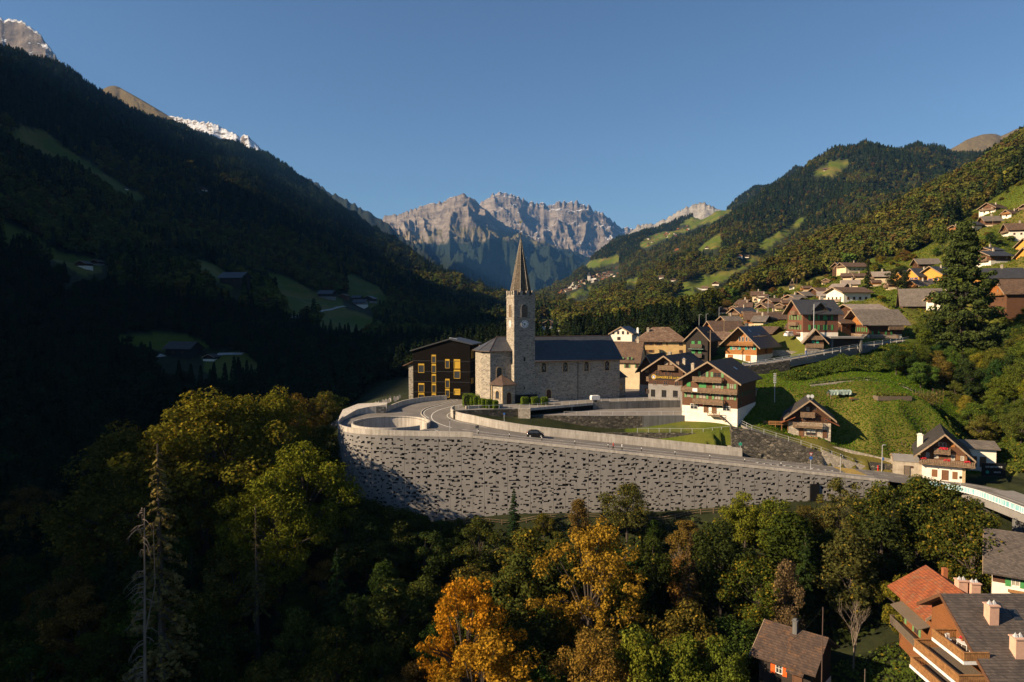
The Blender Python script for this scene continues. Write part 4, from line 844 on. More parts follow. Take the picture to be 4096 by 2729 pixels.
# street with guard rail above the meadow
gs=GS
sg=MB(); vs=[]
for q in gs: vs+=[(q.x,q.y,q.z-.05),(q.x-.8,q.y+4.6,q.z-.05),(q.x-.8,q.y+4.6,q.z-2),(q.x,q.y,q.z-2)]
sg.add(vs,[(4*i+k,4*i+(k+1)%4,4*i+4+(k+1)%4,4*i+4+k) for i in range(len(gs)-1) for k in range(4)]+[(0,1,2,3)])
tag(sg.build('street',M['asphalt2']),kind='structure')
def zline(pts,x): return float(np.interp(x,[q.x for q in pts],[q.z for q in pts]))
def rail(name,label,pts,h,mat,spacing,bars=(1.0,),r=.03,post=.04,cat='railing',infill=False):
    """open railing: posts and bars along points (x,y,z)"""
    T=thing(name,label,cat,(0,0,0)); pts=[Vector(q) for q in pts]; bar=MB(); pm_=MB().box(-post,post,-post,post,-.3,h).mesh('post',mat)
    for a,b in zip(pts,pts[1:]):
        n_=max(1,int(round((b-a).length/spacing)))
        for i in range(n_):
            link('post',pm_,None,T,a+(b-a)*i/n_)
        for k in bars: bar.tube(a+Vector((0,0,h*k)),b+Vector((0,0,h*k)),r,r,5)
    link('post',pm_,None,T,pts[-1]); bar.build('rails',mat,T)
    return T
T=thing('guard_rail','galvanised guard rail along the street above the ivy bank','guard rail',(0,0,0))
pm=MB().box(-.07,.07,-.06,.06,-.5,1.1).mesh('post',M['metal']); bm_=MB(); hm=MB()
pp=[Vector((q.x+.15,q.y-.1,q.z)) for q in gs]
for a,b in zip(pp,pp[1:]):
    for i in range(3):
        link('post',pm,None,T,a+(b-a)*i/3)
    bm_.extr([(a.x,a.y-.1,a.z+.42),(a.x,a.y-.06,a.z+.75),(a.x,a.y-.14,a.z+.75),(a.x,a.y-.16,a.z+.58)],b-a); hm.tube(a+Vector((0,0,1.08)),b+Vector((0,0,1.08)),.05,.05,6)
bm_.build('beam',M['metal'],T); hm.build('top_rail',M['metal'],T)
rs=MB(); wall_strip([(P(738,367,192.4).x,192.4,-24,-15.2),(P(765,364,193.8).x,193.8,-21,-14.5),(P(790,360,195.2).x,195.2,-19,-13.4)],.7,rs)
tag(rs.build('stone_wall',M['stone_dark']),'dark stone retaining wall below the left end of the guard rail','stone wall')
rail('forecourt_railing','thin steel railing along the front edge of the church forecourt',[(-12.2,159.1,ZA),(4,162.1,ZA),(19.8,172.1,ZA),(37,175.7,ZA),(47,177.1,ZA)],1.0,M['metal'],2.3,(1.0,.1))
rail('ramp_railing','thin steel railing on top of the rough dark ramp wall',[(12,161.6,ZB),(26,161.5,ZB),(40,161.9,ZB),(48.3,162.5,ZB)],1.0,M['metal'],2.6,(1.0,.1))
rail('lawn_railing','thin steel railing along the low wall of the triangle of grass',[(28,156.4,-26.9),(42,153.9,-26.6),(48,153.8,-26.0),(51.6,157.2,-25.0)],1.0,M['metal'],2.4,(1.0,))
rail('path_railing','thin steel railing beside the stepped path above the tall dark stone wall',[(50.3,157.4,-24.7),(52,151.9,-25.6),(57,151.2,-27.1),(62,150.2,-28.5),(66,149.4,-29.8),(70.5,149.2,-31.5),(74.6,149.0,-33.0)],1.0,M['metal'],2.2,(1.0,.5))
# bridge on the right
zbk=zmain(86)
br=thing('road_bridge','concrete road bridge carrying the road off to the right past the foreground houses','bridge',(0,0,0))
q=MB(); q.box(86.3,96.2,90,134,zbk-1.3,zbk-.06); q.build('deck',M['concrete_grey'],br)
q=MB(); q.box(87.2,95.4,119,121.5,zbk-22,zbk-1.3); q.box(87.2,95.4,131,137,zbk-22,zbk-1.3); q.build('abutment',M['concrete_dark'],br)
gb=thing('glass_balustrade','turquoise glass balustrade with a white rail along the edge of the road bridge','balustrade',(0,0,0))
bpath=[Vector((q.x,q.y,zroad(q.x,q.y))) for q in smooth_path([(80.5,135.1),(84.4,133.6),(86.5,130.8),(86.75,126),(86.75,118),(86.75,92)],3)]
q=MB(); [q.extr([a+Vector((0,0,.12)),a+Vector((0,0,1.05)),a+Vector((-.03,-.03,1.05)),a+Vector((-.03,-.03,.12))],b-a) for a,b in zip(bpath,bpath[1:])]; q.build('glass_panel',M['glass_t'],gb)
q=MB(); q.path([a+Vector((0,0,1.12)) for a in bpath],.06); q.path([a+Vector((0,0,.08)) for a in bpath],.07); q.build('rail',M['white'],gb)
gpm=MB().box(-.05,.05,-.05,.05,-.1,1.1).mesh('post',M['white'])
bl=resample(bpath,1.35)
for c in bl:
    if c.y>104: link('post',gpm,None,gb,(c.x,c.y,zroad(c.x,c.y)))
# ------------------------------------------------------------------ church
C0=P(514.1,402,172); CYAW=R_(20); ce,se=math.cos(CYAW),math.sin(CYAW)
church=thing('church','rubble stone church with a square clock tower and a tall stone spire','church',(C0.x,C0.y,ZA),CYAW)
def aloc(px,b):            # position along the nave seen at picture column px, on the plane y=b
    k=(px-512)/705*1.0; # x = k*Y (small pitch ignored)
    return (k*(C0.y+b*ce)-C0.x+b*se)/(ce-k*se)
S0=M['stone']
TW=5.5
tm=MB(); tm.box(0,TW,0,TW,-2,25.9); tower=tm.build('tower',S0,church)
for z in (20.55,25.75): MB().box(-.14,TW+.14,-.14,TW+.14,z,z+.22).build('string_course',S0,tower)
q=MB(); q.box(-.02,TW+.02,-.02,.45,25.97,26.5); q.box(-.02,TW+.02,TW-.45,TW+.02,25.97,26.5); q.box(-.02,.45,.45,TW-.45,25.97,26.5); q.box(TW-.45,TW+.02,.45,TW-.45,25.97,26.5)
for (x,y) in ((0,0),(TW-.75,0),(0,TW-.75),(TW-.75,TW-.75)): q.box(x-.05,x+.8,y-.05,y+.8,26.5,27.6)
for c in (1.55,3.2):
    q.box(c,c+.75,-.04,.42,26.5,27.5); q.box(-.04,.42,c,c+.75,26.5,27.5); q.box(TW-.42,TW+.04,c,c+.75,26.5,27.5)
q.build('battlement',S0,tower)
sp_=MB(); oc=[(TW/2+2.8*math.cos(R_(22.5+45*k)),TW/2+2.8*math.sin(R_(22.5+45*k))) for k in range(8)]
sp_.add([(x,y,25.95) for x,y in oc]+[(TW/2+.13*math.cos(R_(22.5+45*k)),TW/2+.13*math.sin(R_(22.5+45*k)),40.4) for k in range(8)],[(k,(k+1)%8,8+(k+1)%8,8+k) for k in range(8)]+[tuple(range(15,7,-1))])
spire=sp_.build('spire',M['spire'],church)
q=MB()
for k in range(8):
    a=R_(22.5+45*k); q.tube((TW/2+2.81*math.cos(a),TW/2+2.81*math.sin(a),25.95),(TW/2+.13*math.cos(a),TW/2+.13*math.sin(a),40.4),.10,.05,5)
q.build('rib',M['stone'],spire)
q=MB(); q.tube((TW/2,TW/2,40.3),(TW/2,TW/2,41.6),.16,.05,8); q.ball((TW/2,TW/2,41.7),.2); q.tube((TW/2,TW/2,41.6),(TW/2,TW/2,44.3),.04,.03,5); q.tube((TW/2-.6,TW/2,43.0),(TW/2+.6,TW/2,43.0),.035,.035,5); q.ball((TW/2-.6,TW/2,43),.08,6,4); q.ball((TW/2+.6,TW/2,43),.08,6,4)
cr=q.build('cross',M['metal_d'],spire)
q=MB(); q.extr([(TW/2-.28,TW/2,44.35),(TW/2+.18,TW/2,44.3),(TW/2+.30,TW/2,44.75),(TW/2+.22,TW/2,45.0),(TW/2+.10,TW/2,44.72),(TW/2-.12,TW/2,44.6),(TW/2-.35,TW/2,44.85)],(0,.08,0)); q.build('weathercock',M['gold'],spire)
def arch_pts(cx,z0,w_,h,y,n=8):
    r=w_/2; p_=[(cx-r,y,z0),(cx+r,y,z0)]
    return p_+[(cx+r*math.cos(a),y,z0+h-r+r*math.sin(a)) for a in np.linspace(0,math.pi,n)]
def rot_pts(pts,face,x0):
    if face=='F': return pts
    return [(x0-.0+ (p_[1] if face=='L' else -p_[1]), p_[0], p_[2]) for p_ in pts]
def arched(parent,cx,z0,w_,h,y,face='F',x0=0,pane=None,sur=None,name='window',sw=.28,lou=False,lead=False):
    """arched opening: proud dressed surround, pane, louvres or leading; face F looks to -y, L to -x"""
    f=lambda pts:[Vector(v) for v in rot_pts(pts,face,x0)]
    dirv=Vector((0,-1,0)) if face=='F' else Vector((-1,0,0))
    o=arch_pts(cx,z0-.12,w_+2*sw,h+sw+.12,y); i=arch_pts(cx,z0,w_,h,y); n_=len(o); mb=MB(); vs=f(o)+f(i); vs2=[v+dirv*.1 for v in vs]
    mb.add(vs2+vs,[(k,(k+1)%n_,n_+(k+1)%n_,n_+k) for k in range(n_)]+[(k,(k+1)%n_,2*n_+(k+1)%n_,2*n_+k) for k in range(n_)]+[(n_+k,n_+(k+1)%n_,3*n_+(k+1)%n_,3*n_+k) for k in range(n_)])
    wo=mb.build(name,sur or M['quoin'],parent)
    mb=MB(); mb.extr(f(i),dirv*.03); mb.build('pane',pane or M['glass'],wo)
    if lou:
        mb=MB()
        z=z0+.1
        while z<z0+h-.25:
            r=w_/2; hw=r if z<z0+h-r else math.sqrt(max(.02,r*r-(z-z0-h+r)**2)); hw-=.03
            v=f([(cx-hw,y,z),(cx+hw,y,z)]); mb.extr([v[0]+dirv*.03,v[1]+dirv*.03,v[1]+dirv*.1-Vector((0,0,.1)),v[0]+dirv*.1-Vector((0,0,.1))],(0,0,.05)); z+=.24
        mb.build('louvres',M['wood_rail'],wo)
    if lead:
        rr_=random.Random(int(cx*100)); mb=MB()
        for k in range(9):
            a=f([(cx+rr_.uniform(-.45,.45)*w_,y,z0+rr_.uniform(.05,.9)*h),(cx+rr_.uniform(-.45,.45)*w_,y,z0+rr_.uniform(.05,.9)*h)])
            mb.tube(a[0]+dirv*.05,a[1]+dirv*.05,.03,.03,4)
        mb.build('tracery',M['plaster_old'],wo)
    return wo
arched(tower,TW/2,21.0,1.5,3.1,-.002,'F',0,M['black'],M['stone'],'belfry_window',.22,True)
arched(tower,TW/2,21.0,1.5,3.1,-.002,'L',0,M['black'],M['stone'],'belfry_window',.22,True)
for face in 'FL':
    mb=MB(); tick=MB(); hand=MB()
    def cpt(a,r,dd): 
        u_=TW/2+r*math.sin(a); z=19.35+r*math.cos(a)
        return Vector((u_,-dd,z)) if face=='F' else Vector((-dd,TW-u_,z))
    dv=Vector((0,-.08,0)) if face=='F' else Vector((-.08,0,0))
    mb.extr([cpt(a,.98,.02) for a in np.linspace(0,2*math.pi,28,endpoint=False)],dv)
    ck=mb.build('clock',M['white'],tower)
    for k in range(12):
        a=k*math.pi/6; tick.extr([cpt(a-.07,.90,.105),cpt(a+.07,.90,.105),cpt(a+.07,.60,.105),cpt(a-.07,.60,.105)],dv*.2)
    tick.extr([cpt(a,.2,.105) for a in np.linspace(0,2*math.pi,10,endpoint=False)],dv*.2)
    tick.build('numerals',M['black'],ck)
    for a,l_,w_ in ((math.pi,.86,.07),(math.pi*1.583,.6,.09)):
        d1=cpt(a,l_,.13); d0=cpt(a+math.pi,.15,.13); s_=(cpt(a+math.pi/2,w_/2,.13)-cpt(0,0,.13)); hand.extr([d0-s_,d0+s_,d1+s_*.4,d1-s_*.4],dv*.2)
    hand.build('hands',M['black'],ck)
q=MB(); q.box(2.5,2.95,-.02,.02,10.2,11.2); q.build('slit_window',M['black'],tower)
q=MB(); q.box(2.6,2.9,-.02,.02,3.3,3.9); q.build('slit_window',M['black'],tower)
# nave
NL=aloc(620,0.5)
q=MB(); q.box(TW+.002,NL,.5,12.5,-2,10.5); q.extr([(NL-.5,.5,10.5),(NL-.5,12.5,10.5),(NL-.5,6.5,15.6)],(.5,0,0)); nave=q.build('nave',S0,church)
def slabroof(mb,x0,x1,ye,ze,yr,zr_,th=.22):
    mb.extr([(x0,ye,ze),(x0,yr,zr_),(x0,yr,zr_-th),(x0,ye,ze-th)],(x1-x0,0,0))
q=MB(); slabroof(q,TW,NL+.5,-.35,10.15,6.5,16.0); slabroof(q,TW,NL+.5,13.35,10.15,6.5,16.0); nr_=q.build('roof',M['slate'],church)
q=MB(); q.tube((TW,6.5,16.02),(NL+.5,6.5,16.02),.13,.13,6); q.tube((TW,-.42,10.02),(NL+.5,-.42,10.02),.1,.1,6); q.build('copper_trim',M['copper'],nr_)
for pxw in (543.8,565.4,586.5,607.2): arched(nave,aloc(pxw,.5),7.3,1.25,2.4,.498,'F',0,M['glass_c'] if 0 else M['glass'],M['quoin'],'window',.26,False,True)
arched(nave,aloc(548.8,.5),.75,1.25,2.2,.498,'F',0,M['wood_dark'],M['quoin'],'door',.26)
q=MB(); q.tube((aloc(578,.5),.4,0),(aloc(578,.5),.4,10.1),.07,.07,6); q.build('downpipe',M['copper'],nave)
q=MB(); q.box(aloc(549,.5)-.9,aloc(549,.5)+.9,-.6,.45,0,.7); q.box(aloc(549,.5)-.9,aloc(549,.5)+2,-1.2,-.6,0,.35); q.build('steps',M['concrete'],nave)
q=MB(); q.box(aloc(515.5,-.2),aloc(536.5,-.2),-.5,-.06,0,2.0); q.build('plinth_board',M['black'],nave)
# low annex at the far end
q=MB(); q.box(NL,NL+3.2,3.2,9.5,-2,5.2); an=q.build('sacristy',S0,church)
q=MB(); q.add([(NL-.02,2.7,5.1),(NL+3.8,2.7,5.0),(NL+3.8,10,5.0),(NL-.02,10,5.1),(NL-.02,4.4,8.4),(NL-.02,8.4,8.4)],[(0,1,4),(1,2,5,4),(2,3,5),(0,4,5,3),(0,3,2,1)]); q.build('roof',M['slate'],an)
for xx in (NL+.7,NL+1.9): arched(an,xx,1.8,.6,1.5,3.198,'F',0,M['glass'],M['quoin'],'window',.15)
# west block and porch
wp=[(TW,2),(-5.5,2),(-7.0,4.6),(-7.0,9.4),(-5.5,12),(TW,12)]
q=MB(); q.prism(list(reversed(wp)),-2,12.9); wb=q.build('west_block',S0,church)
E=[(TW-.01,1.25),(-5.9,1.25),(-7.8,4.3),(-7.8,9.7),(-5.9,12.75),(TW-.01,12.75)]
q=MB(); q.add([(x,y,12.75) for x,y in E]+[(-2.2,6.7,16.05),(TW-.01,6.7,16.05)]+[(x,y,12.6) for x,y in E],[(0,1,6,7),(1,2,6),(2,3,6),(3,4,6),(4,5,7,6)]+[(i,8+i,9+i,1+i) for i in range(5)]+[(8,13,12,11,10,9)])
r_=q.build('roof',M['slate'],church)
q=MB(); q.path([(x,y,12.68) for x,y in E],.09); q.path([E[1]+(12.8,),(-2.2,6.7,16.1)],.07); q.path([E[2]+(12.8,),(-2.2,6.7,16.1)],.07); q.path([(-2.2,6.7,16.1),(TW,6.7,16.1)],.1); q.build('copper_trim',M['copper'],r_)
arched(wb,aloc(499.2,2),5.7,1.2,3.0,1.998,'F',0,M['glass'],M['quoin'],'window',.22)
q=MB(); pr=[(-5.2,1.999),(-5.3,1.0),(-3.5,-1.6),(-.2,-1.0),(-.06,.3),(-.06,1.999)]; q.prism(pr,-2,4.8); po=q.build('porch',M['stone_pale'],church)
pe=[(-5.8,1.98),(-5.9,.8),(-3.7,-2.3),(.3,-1.6),(.35,-.08),(-.02,1.98)]
q=MB(); q.add([(x,y,4.75) for x,y in pe]+[(-2.6,1.98,6.9)]+[(x,y,4.62) for x,y in pe],[(0,1,6),(1,2,6),(2,3,6),(3,4,6),(4,5,6)]+[(i,7+i,8+i,1+i) for i in range(5)]+[(7,12,11,10,9,8)]); pr_=q.build('roof',M['copper'],po)
def face_arch(parent,a,b,t,z0,w_,h,pane,name):
    a=Vector(a);b=Vector(b);d=(b-a).normalized();c=a+(b-a)*t; n_=Vector((d.y,-d.x))
    o=arch_pts(0,z0-.1,w_+.5,h+.3,0); i=arch_pts(0,z0,w_,h,0)
    tr=lambda v,e: Vector((c.x+d.x*v[0]+n_.x*e,c.y+d.y*v[0]+n_.y*e,v[2]))
    mb=MB(); k=len(o); mb.add([tr(v,.09) for v in o]+[tr(v,.09) for v in i]+[tr(v,0) for v in o],[(j,(j+1)%k,k+(j+1)%k,k+j) for j in range(k)]+[(j,(j+1)%k,2*k+(j+1)%k,2*k+j) for j in range(k)]); wo=mb.build(name,M['quoin'],parent)
    mb=MB(); mb.extr([tr(v,.0) for v in i],Vector((n_.x,n_.y,0))*.03); mb.build('pane',pane,wo)
face_arch(po,(-5.3,1.0),(-3.5,-1.6),.5,1.3,1.1,1.9,M['glass'],'window')
face_arch(po,(-3.5,-1.6),(-.2,-1.0),.5,.05,1.3,2.8,M['wood_dark'],'door')
q=MB(); q.box(-3.65,-3.25,-1.72,-1.4,0,4.6); q.box(-5.45,-5.1,.85,1.2,0,4.6); q.build('quoin',M['quoin'],po)
# ------------------------------------------------------------------ dark timber office block left of the church
def frame2(pxa,Ya,pxb,Yb):
    a=XY(pxa,Ya); b=XY(pxb,Yb); d=b-a; return a,d.length,math.atan2(d.y,d.x)
a,W_,yaw=frame2(412.8,182,470,179); zb0=-23.6
bb=thing('office_block','black timber clad building with bright yellow window reveals left of the church','building',(a.x,a.y,zb0),yaw)
M['char']=m_wood('charred_vertical_boards',(.012,.009,.0075),(.005,.0042,.0036),.16,True); M['char'].node_tree.nodes['Principled BSDF'].inputs['Specular IOR Level'].default_value=.04
prof=[(0,0),(W_,0),(W_,15.3),(9.9,16.6),(0,13.7)]; LD=9.2
q=MB(); q.extr([(x,0,z) for x,z in [(0,-2),(W_,-2),(W_,15.2),(9.9,16.45),(0,13.55)]],(0,LD,0)); bw_=q.build('cladding',M['char'],bb)
q=MB(); q.extr([(x,-.5,z) for x,z in [(-.7,13.45),(9.9,16.55),(W_+.8,15.2),(W_+.8,15.45),(9.9,16.85),(-.7,13.7)]],(0,LD+1,0)); q.build('roof',M['metal_d'],bb)
q=MB()
for i in range(6): q.box(9.2+i*.35,9.4+i*.35,2,3,16.8-.06*i,17.0-.06*i)
q.build('roof_vent',M['metal'],bb)
q=MB()
for zz in (2.9,5.65,8.3,11.0): q.box(-.03,W_+.03,-.05,0,zz,zz+.07); q.box(W_,W_+.05,0,LD,zz,zz+.07)
q.build('floor_band',M['metal_d'],bb)
sx=W_/(1012-612)
def bwin(x0,x1,y0,y1,panel=False,face='F'):
    X0=(x0-612)*sx; X1=(x1-612)*sx; Z=lambda y:(1310-y)*.0361+.0
    z0,z1=Z(y1),Z(y0)
    if face=='F': bx=lambda m_,a_,b_,c_,d_,dep0,dep1: m_.box(a_,b_,-dep1,-dep0,c_,d_)
    else:
        X0,X1=(x0-1012)/55*LD,(x1-1012)/55*LD
        bx=lambda m_,a_,b_,c_,d_,dep0,dep1: m_.box(W_+dep0,W_+dep1,a_,b_,c_,d_)
    mb=MB(); t=.085
    bx(mb,X0,X0+t,z0,z1,0,.12); bx(mb,X1-t,X1,z0,z1,0,.12); bx(mb,X0+t,X1-t,z1-.42,z1,0,.12); bx(mb,X0+t,X1-t,z0,z0+.1,0,.12)
    wo=mb.build('window',M['frame_y'],bb); mb=MB(); bx(mb,X0+t,X1-t,z0+.1,z1-.42,0,.03); mb.build('pane' if not panel else 'blind',M['frame_y'] if panel else M['glass'],wo)
for a4 in ((650,692,1025,1090),(650,692,1165,1230),(650,692,1236,1302),(745,775,960,1020),(745,775,1026,1090),(745,775,1098,1160),(745,775,1166,1230),(745,775,1236,1300),(840,870,990,1055),(840,870,1130,1195),(840,870,1201,1262),(900,944,1064,1127)): bwin(*a4)
bwin(900,944,990,1056,True); bwin(900,944,1200,1243,True)
for a4 in ((1018,1032,930,985),(1018,1030,1126,1165),(1046,1056,1050,1110),(1046,1056,1120,1160)): bwin(*a4,panel=True,face='R')
a2=XY(408,184)
an=thing('stone_annex','narrow stone annex with a brown lean-to roof left of the black timber building','annex',(a2.x,a2.y,-24.2),yaw)
q=MB(); q.box(0,2.6,.3,7,-2,10.2); q.build('wall',M['stone'],an)
q=MB(); q.extr([(-1.4,-.3,10.0),(2.6,-.3,11.8),(2.6,-.3,12.05),(-1.4,-.3,10.25)],(0,8,0)); q.build('roof',M['tile_brown'],an)
# ------------------------------------------------------------------ chalets
_cache={}
def cmesh(key, fn):
    if key not in _cache: _cache[key]=fn()
    return _cache[key]
ZM={2:lambda x,y:(600+x*.11161,300+y*.11161),3:lambda x,y:(775+x*.1116,175+y*.1116),4:lambda x,y:(774+x*.1116,350+y*.1116),
    5:lambda x,y:(699+x*.13806,500+y*.13806),6:lambda x,y:(675+x*.08496,262.5+y*.08496),7:lambda x,y:(875+x*.0877,187.5+y*.0877),8:lambda x,y:(750+x*.07434,287.5+y*.07434),9:lambda x,y:(790+x*.1041,290+y*.1041),1:lambda x,y:(325+x*.1435,212.5+y*.1435)}
def win_mesh(w,h,fm,two=True):
    def f():
        m=MB(); t=.09 if w>.7 else .06
        m.box(-w/2,w/2,-.10,.02,-h/2,-h/2+t); m.box(-w/2,w/2,-.10,.02,h/2-t,h/2); m.box(-w/2,-w/2+t,-.10,.02,-h/2+t,h/2-t); m.box(w/2-t,w/2,-.10,.02,-h/2+t,h/2-t)
        if two: m.box(-t*.4,t*.4,-.09,.02,-h/2+t,h/2-t); m.box(-w/2+t,-t*.4,-.08,.02,.1*h,.1*h+t*.5); m.box(t*.4,w/2-t,-.08,.02,.1*h,.1*h+t*.5)
        return m.mesh('window',fm)
    return cmesh(('w',round(w,2),round(h,2),fm.name,two),f)
def pane_mesh(w,h,gm): return cmesh(('p',round(w,2),round(h,2),gm.name),lambda: MB().box(-w/2+.05,w/2-.05,-.035,.02,-h/2+.05,h/2-.05).mesh('pane',gm))
def shut_mesh(w,h,sm):
    def f():
        m=MB(); m.box(-w/2,w/2,-.07,.0,-h/2,h/2); m.box(-w/2+.05,w/2-.05,-.095,-.07,-h*.36,-h*.30); m.box(-w/2+.05,w/2-.05,-.095,-.07,h*.30,h*.36); return m.mesh('shutter',sm)
    return cmesh(('s',round(w,2),round(h,2),sm.name),f)
class House:
    def __init__(s,label,A,B,pyb,pye,pyr,L,ridge='y',wall='wood_dark',roof='tile_dark',base=(1.2,'plaster_w'),over=.9,ovf=1.1,cat='chalet',name='chalet',group=None,trim='wood_trim',zoom=2,hip=False,sink=4,th=.24,frames='frame_b'):
        a=XY(*A); b=XY(*B); d=b-a; s.W=d.length; s.yaw=math.atan2(d.y,d.x); s.L=L; s.zoom=zoom; s.fm=M[frames]
        Ym=(A[1]+B[1])/2; Z=lambda py,Y:P(512,py,Y).z
        s.zb=Z(pyb,Ym); s.ze=Z(pye,Ym)-s.zb; s.zr=Z(pyr,Ym+(L/2*math.cos(s.yaw) if ridge=='x' else -ovf*.5))-s.zb
        if s.zr<s.ze+.8: s.zr=s.ze+.8
        s.loc=Vector((a.x,a.y,s.zb)); s.o=thing(name,label,cat,s.loc,s.yaw,group)
        W=s.W; hb=base[0]; s.hb=hb; c=s.o
        if hb>0: MB().box(-.04,W+.04,-.04,L+.04,-sink,hb).build('base',M[base[1]],c)
        m=MB(); zr=s.zr-th; ze=s.ze-th*.6
        if hip:
            m.box(0,W,0,L,hb if hb>0 else -sink,s.ze-.05)
        elif ridge=='y': m.extr([(0,0,hb if hb>0 else -sink),(W,0,hb if hb>0 else -sink),(W,0,ze),(W/2,0,zr),(0,0,ze)],(0,L,0))
        else: m.extr([(0,0,hb if hb>0 else -sink),(0,L,hb if hb>0 else -sink),(0,L,ze),(0,L/2,zr),(0,0,ze)],(W,0,0))
        s.wallo=m.build('wall',M[wall],c)
        sl=(s.zr-s.ze)/((W if ridge=='y' else L)/2); e=s.ze-over*sl; m=MB(); tb=MB()
        if hip:
            q=min(W,L)/2; o=over
            if W>=L: R0,R1=(q*hip,L/2,s.zr),(W-q*hip,L/2,s.zr)
            else: R0,R1=(W/2,q*hip,s.zr),(W/2,L-q*hip,s.zr)
            b4=[(-o,-o),(W+o,-o),(W+o,L+o),(-o,L+o)]; zz=s.ze-.1
            vs=[(x,y,zz) for x,y in b4]+[R0,R1]+[(x,y,zz-.2) for x,y in b4]
            fs=[(0,1,5,4),(1,2,5),(2,3,4,5),(3,0,4)] if W>=L else [(0,1,4),(1,2,5,4),(2,3,5),(3,0,4,5)]
            m.add(vs,fs+[(i,6+i,6+(i+1)%4,(i+1)%4) for i in range(4)]+[(9,8,7,6)])
        elif ridge=='y':
            p=[(-over,-ovf,e),(W/2,-ovf,s.zr),(W+over,-ovf,e),(W+over,-ovf,e-th),(W/2,-ovf,s.zr-th),(-over,-ovf,e-th)]
            m.extr(p,(0,L+2*ovf,0))
            for k in (-1,1):
                xe=W/2+k*(W/2+over); tb.extr([(xe,-ovf-.05,e-th-.12),(xe,-ovf-.05,e+.04),(W/2,-ovf-.05,s.zr+.04),(W/2,-ovf-.05,s.zr-th-.12)],(0,.08,0))
        else:
            p=[(-ovf,-over,e),(-ovf,L/2,s.zr),(-ovf,L+over,e),(-ovf,L+over,e-th),(-ovf,L/2,s.zr-th),(-ovf,-over,e-th)]
            m.extr(p,(W+2*ovf,0,0))
            for k in (-1,1):
                ye=L/2+k*(L/2+over); tb.extr([(-ovf-.05,ye,e-th-.12),(-ovf-.05,ye,e+.04),(-ovf-.05,L/2,s.zr+.04),(-ovf-.05,L/2,s.zr-th-.12)],(.08,0,0))
        s.roof=m.build('roof',M[roof],c)
        if tb.v: tb.build('bargeboard',M[trim],s.roof)
        s.ridge=ridge
    def pick(s,face,px,py):
        d=Vector(((px-CX)/F,cp+(CY-py)/F*sp,-sp+(CY-py)/F*cp)); r=Matrix.Rotation(-s.yaw,3,'Z'); o=r@(-s.loc); d=r@d
        if face=='F': t=-o.y/d.y
        elif face=='L': t=-o.x/d.x
        else: t=(s.W-o.x)/d.x
        q=o+d*t; return (q.x if face=='F' else q.y), q.z
    def place(s,o,face,k,z):
        o.parent=s.o
        if face=='F': o.location=(k,0,z)
        elif face=='L': o.location=(0,k,z); o.rotation_euler=(0,0,-math.pi/2)
        else: o.location=(s.W,k,z); o.rotation_euler=(0,0,math.pi/2)
        return o
    def box(s,face,b):
        f=ZM[s.zoom]; p0=f(b[0],b[1]); p1=f(b[2],b[3]); a=s.pick(face,*p0); c=s.pick(face,p1[0],p1[1]); 
        m0=s.pick(face,(p0[0]+p1[0])/2,p0[1]); m1=s.pick(face,(p0[0]+p1[0])/2,p1[1])
        return (a[0]+c[0])/2, (m0[1]+m1[1])/2, abs(c[0]-a[0]), abs(m0[1]-m1[1])
    def win(s,face,b,sh=None,glass='glass',fm=None,sw=.5,raw=False,closed=False,name='window',off=0):
        k,z,w,h=b if raw else s.box(face,b)
        q=lambda v: max(.3,round(v*10)/10)
        w,h=q(w),q(h); base=-.045 if z-h/2<s.hb-.3 else 0
        if closed and sh:
            o=link('shutter',shut_mesh(w,h,M[sh])); s.place(o,face,k,z); return
        o=link(name,win_mesh(w,h,fm or s.fm,w>.75)); s.place(o,face,k,z)
        p_=link('pane',pane_mesh(w,h,M[glass])); p_.parent=o
        if base:
            n_={'F':(0,base),'L':(base,0),'R':(-base,0)}[face]; o.location.x+=n_[0]; o.location.y+=n_[1]
        if sh:
            for sg in (-1,1):
                q_=link('shutter',shut_mesh(sw,h,M[sh])); s.place(q_,face,k+sg*(w/2+sw/2+.02),z)
                q_.location.x+= (o.location.x if face!='F' else 0)-(0 if face!='R' else s.W) if face!='F' else 0
    def door(s,face,b,mat='frame_b',raw=False):
        k,z,w,h=b if raw else s.box(face,b); w,h=round(w*10)/10,round(h*10)/10
        def f():
            m=MB(); m.box(-w/2,w/2,-.12,0,-h/2,h/2); m.box(-w/2-.12,-w/2,-.16,0,-h/2,h/2+.12); m.box(w/2,w/2+.12,-.16,0,-h/2,h/2+.12); m.box(-w/2,w/2,-.16,0,h/2,h/2+.12); return m.mesh('door',M[mat])
        s.place(link('door',cmesh(('d',w,h,mat),f)),face,k,z)
    def balcony(s,face,b,depth=1.1,mat='wood_rail',raw=False,flowers=None,style='plank'):
        """b: picture box of the railing front"""
        if raw: k,z,w,h=b
        else:
            f=ZM[s.zoom]; k,z,w,h=s.box(face,b); h=1.0
        z0=z-h/2; m=MB(); m.box(-w/2,w/2,-depth,-.02,-.16,0)
        for x in np.arange(-w/2+.3,w/2,2.2): m.box(x-.08,x+.08,-depth+.1,-.02,-.36,-.16)
        o=m.build('balcony',M[mat]); s.place(o,face,k,z0)
        m=MB(); m.box(-w/2,w/2,-depth-.05,-depth+.05,h-.1,h); m.box(-w/2-.04,-w/2+.06,-depth+.05,-.02,h-.1,h); m.box(w/2-.06,w/2+.04,-depth+.05,-.02,h-.1,h); m.box(-w/2,w/2,-depth-.02,-depth+.03,.1,.18)
        st=.24 if w<9 else .3
        for x in np.arange(-w/2+.04,w/2-.1,st): m.box(x,x+st*.68,-depth-.01,-depth+.02,.18,h-.1)
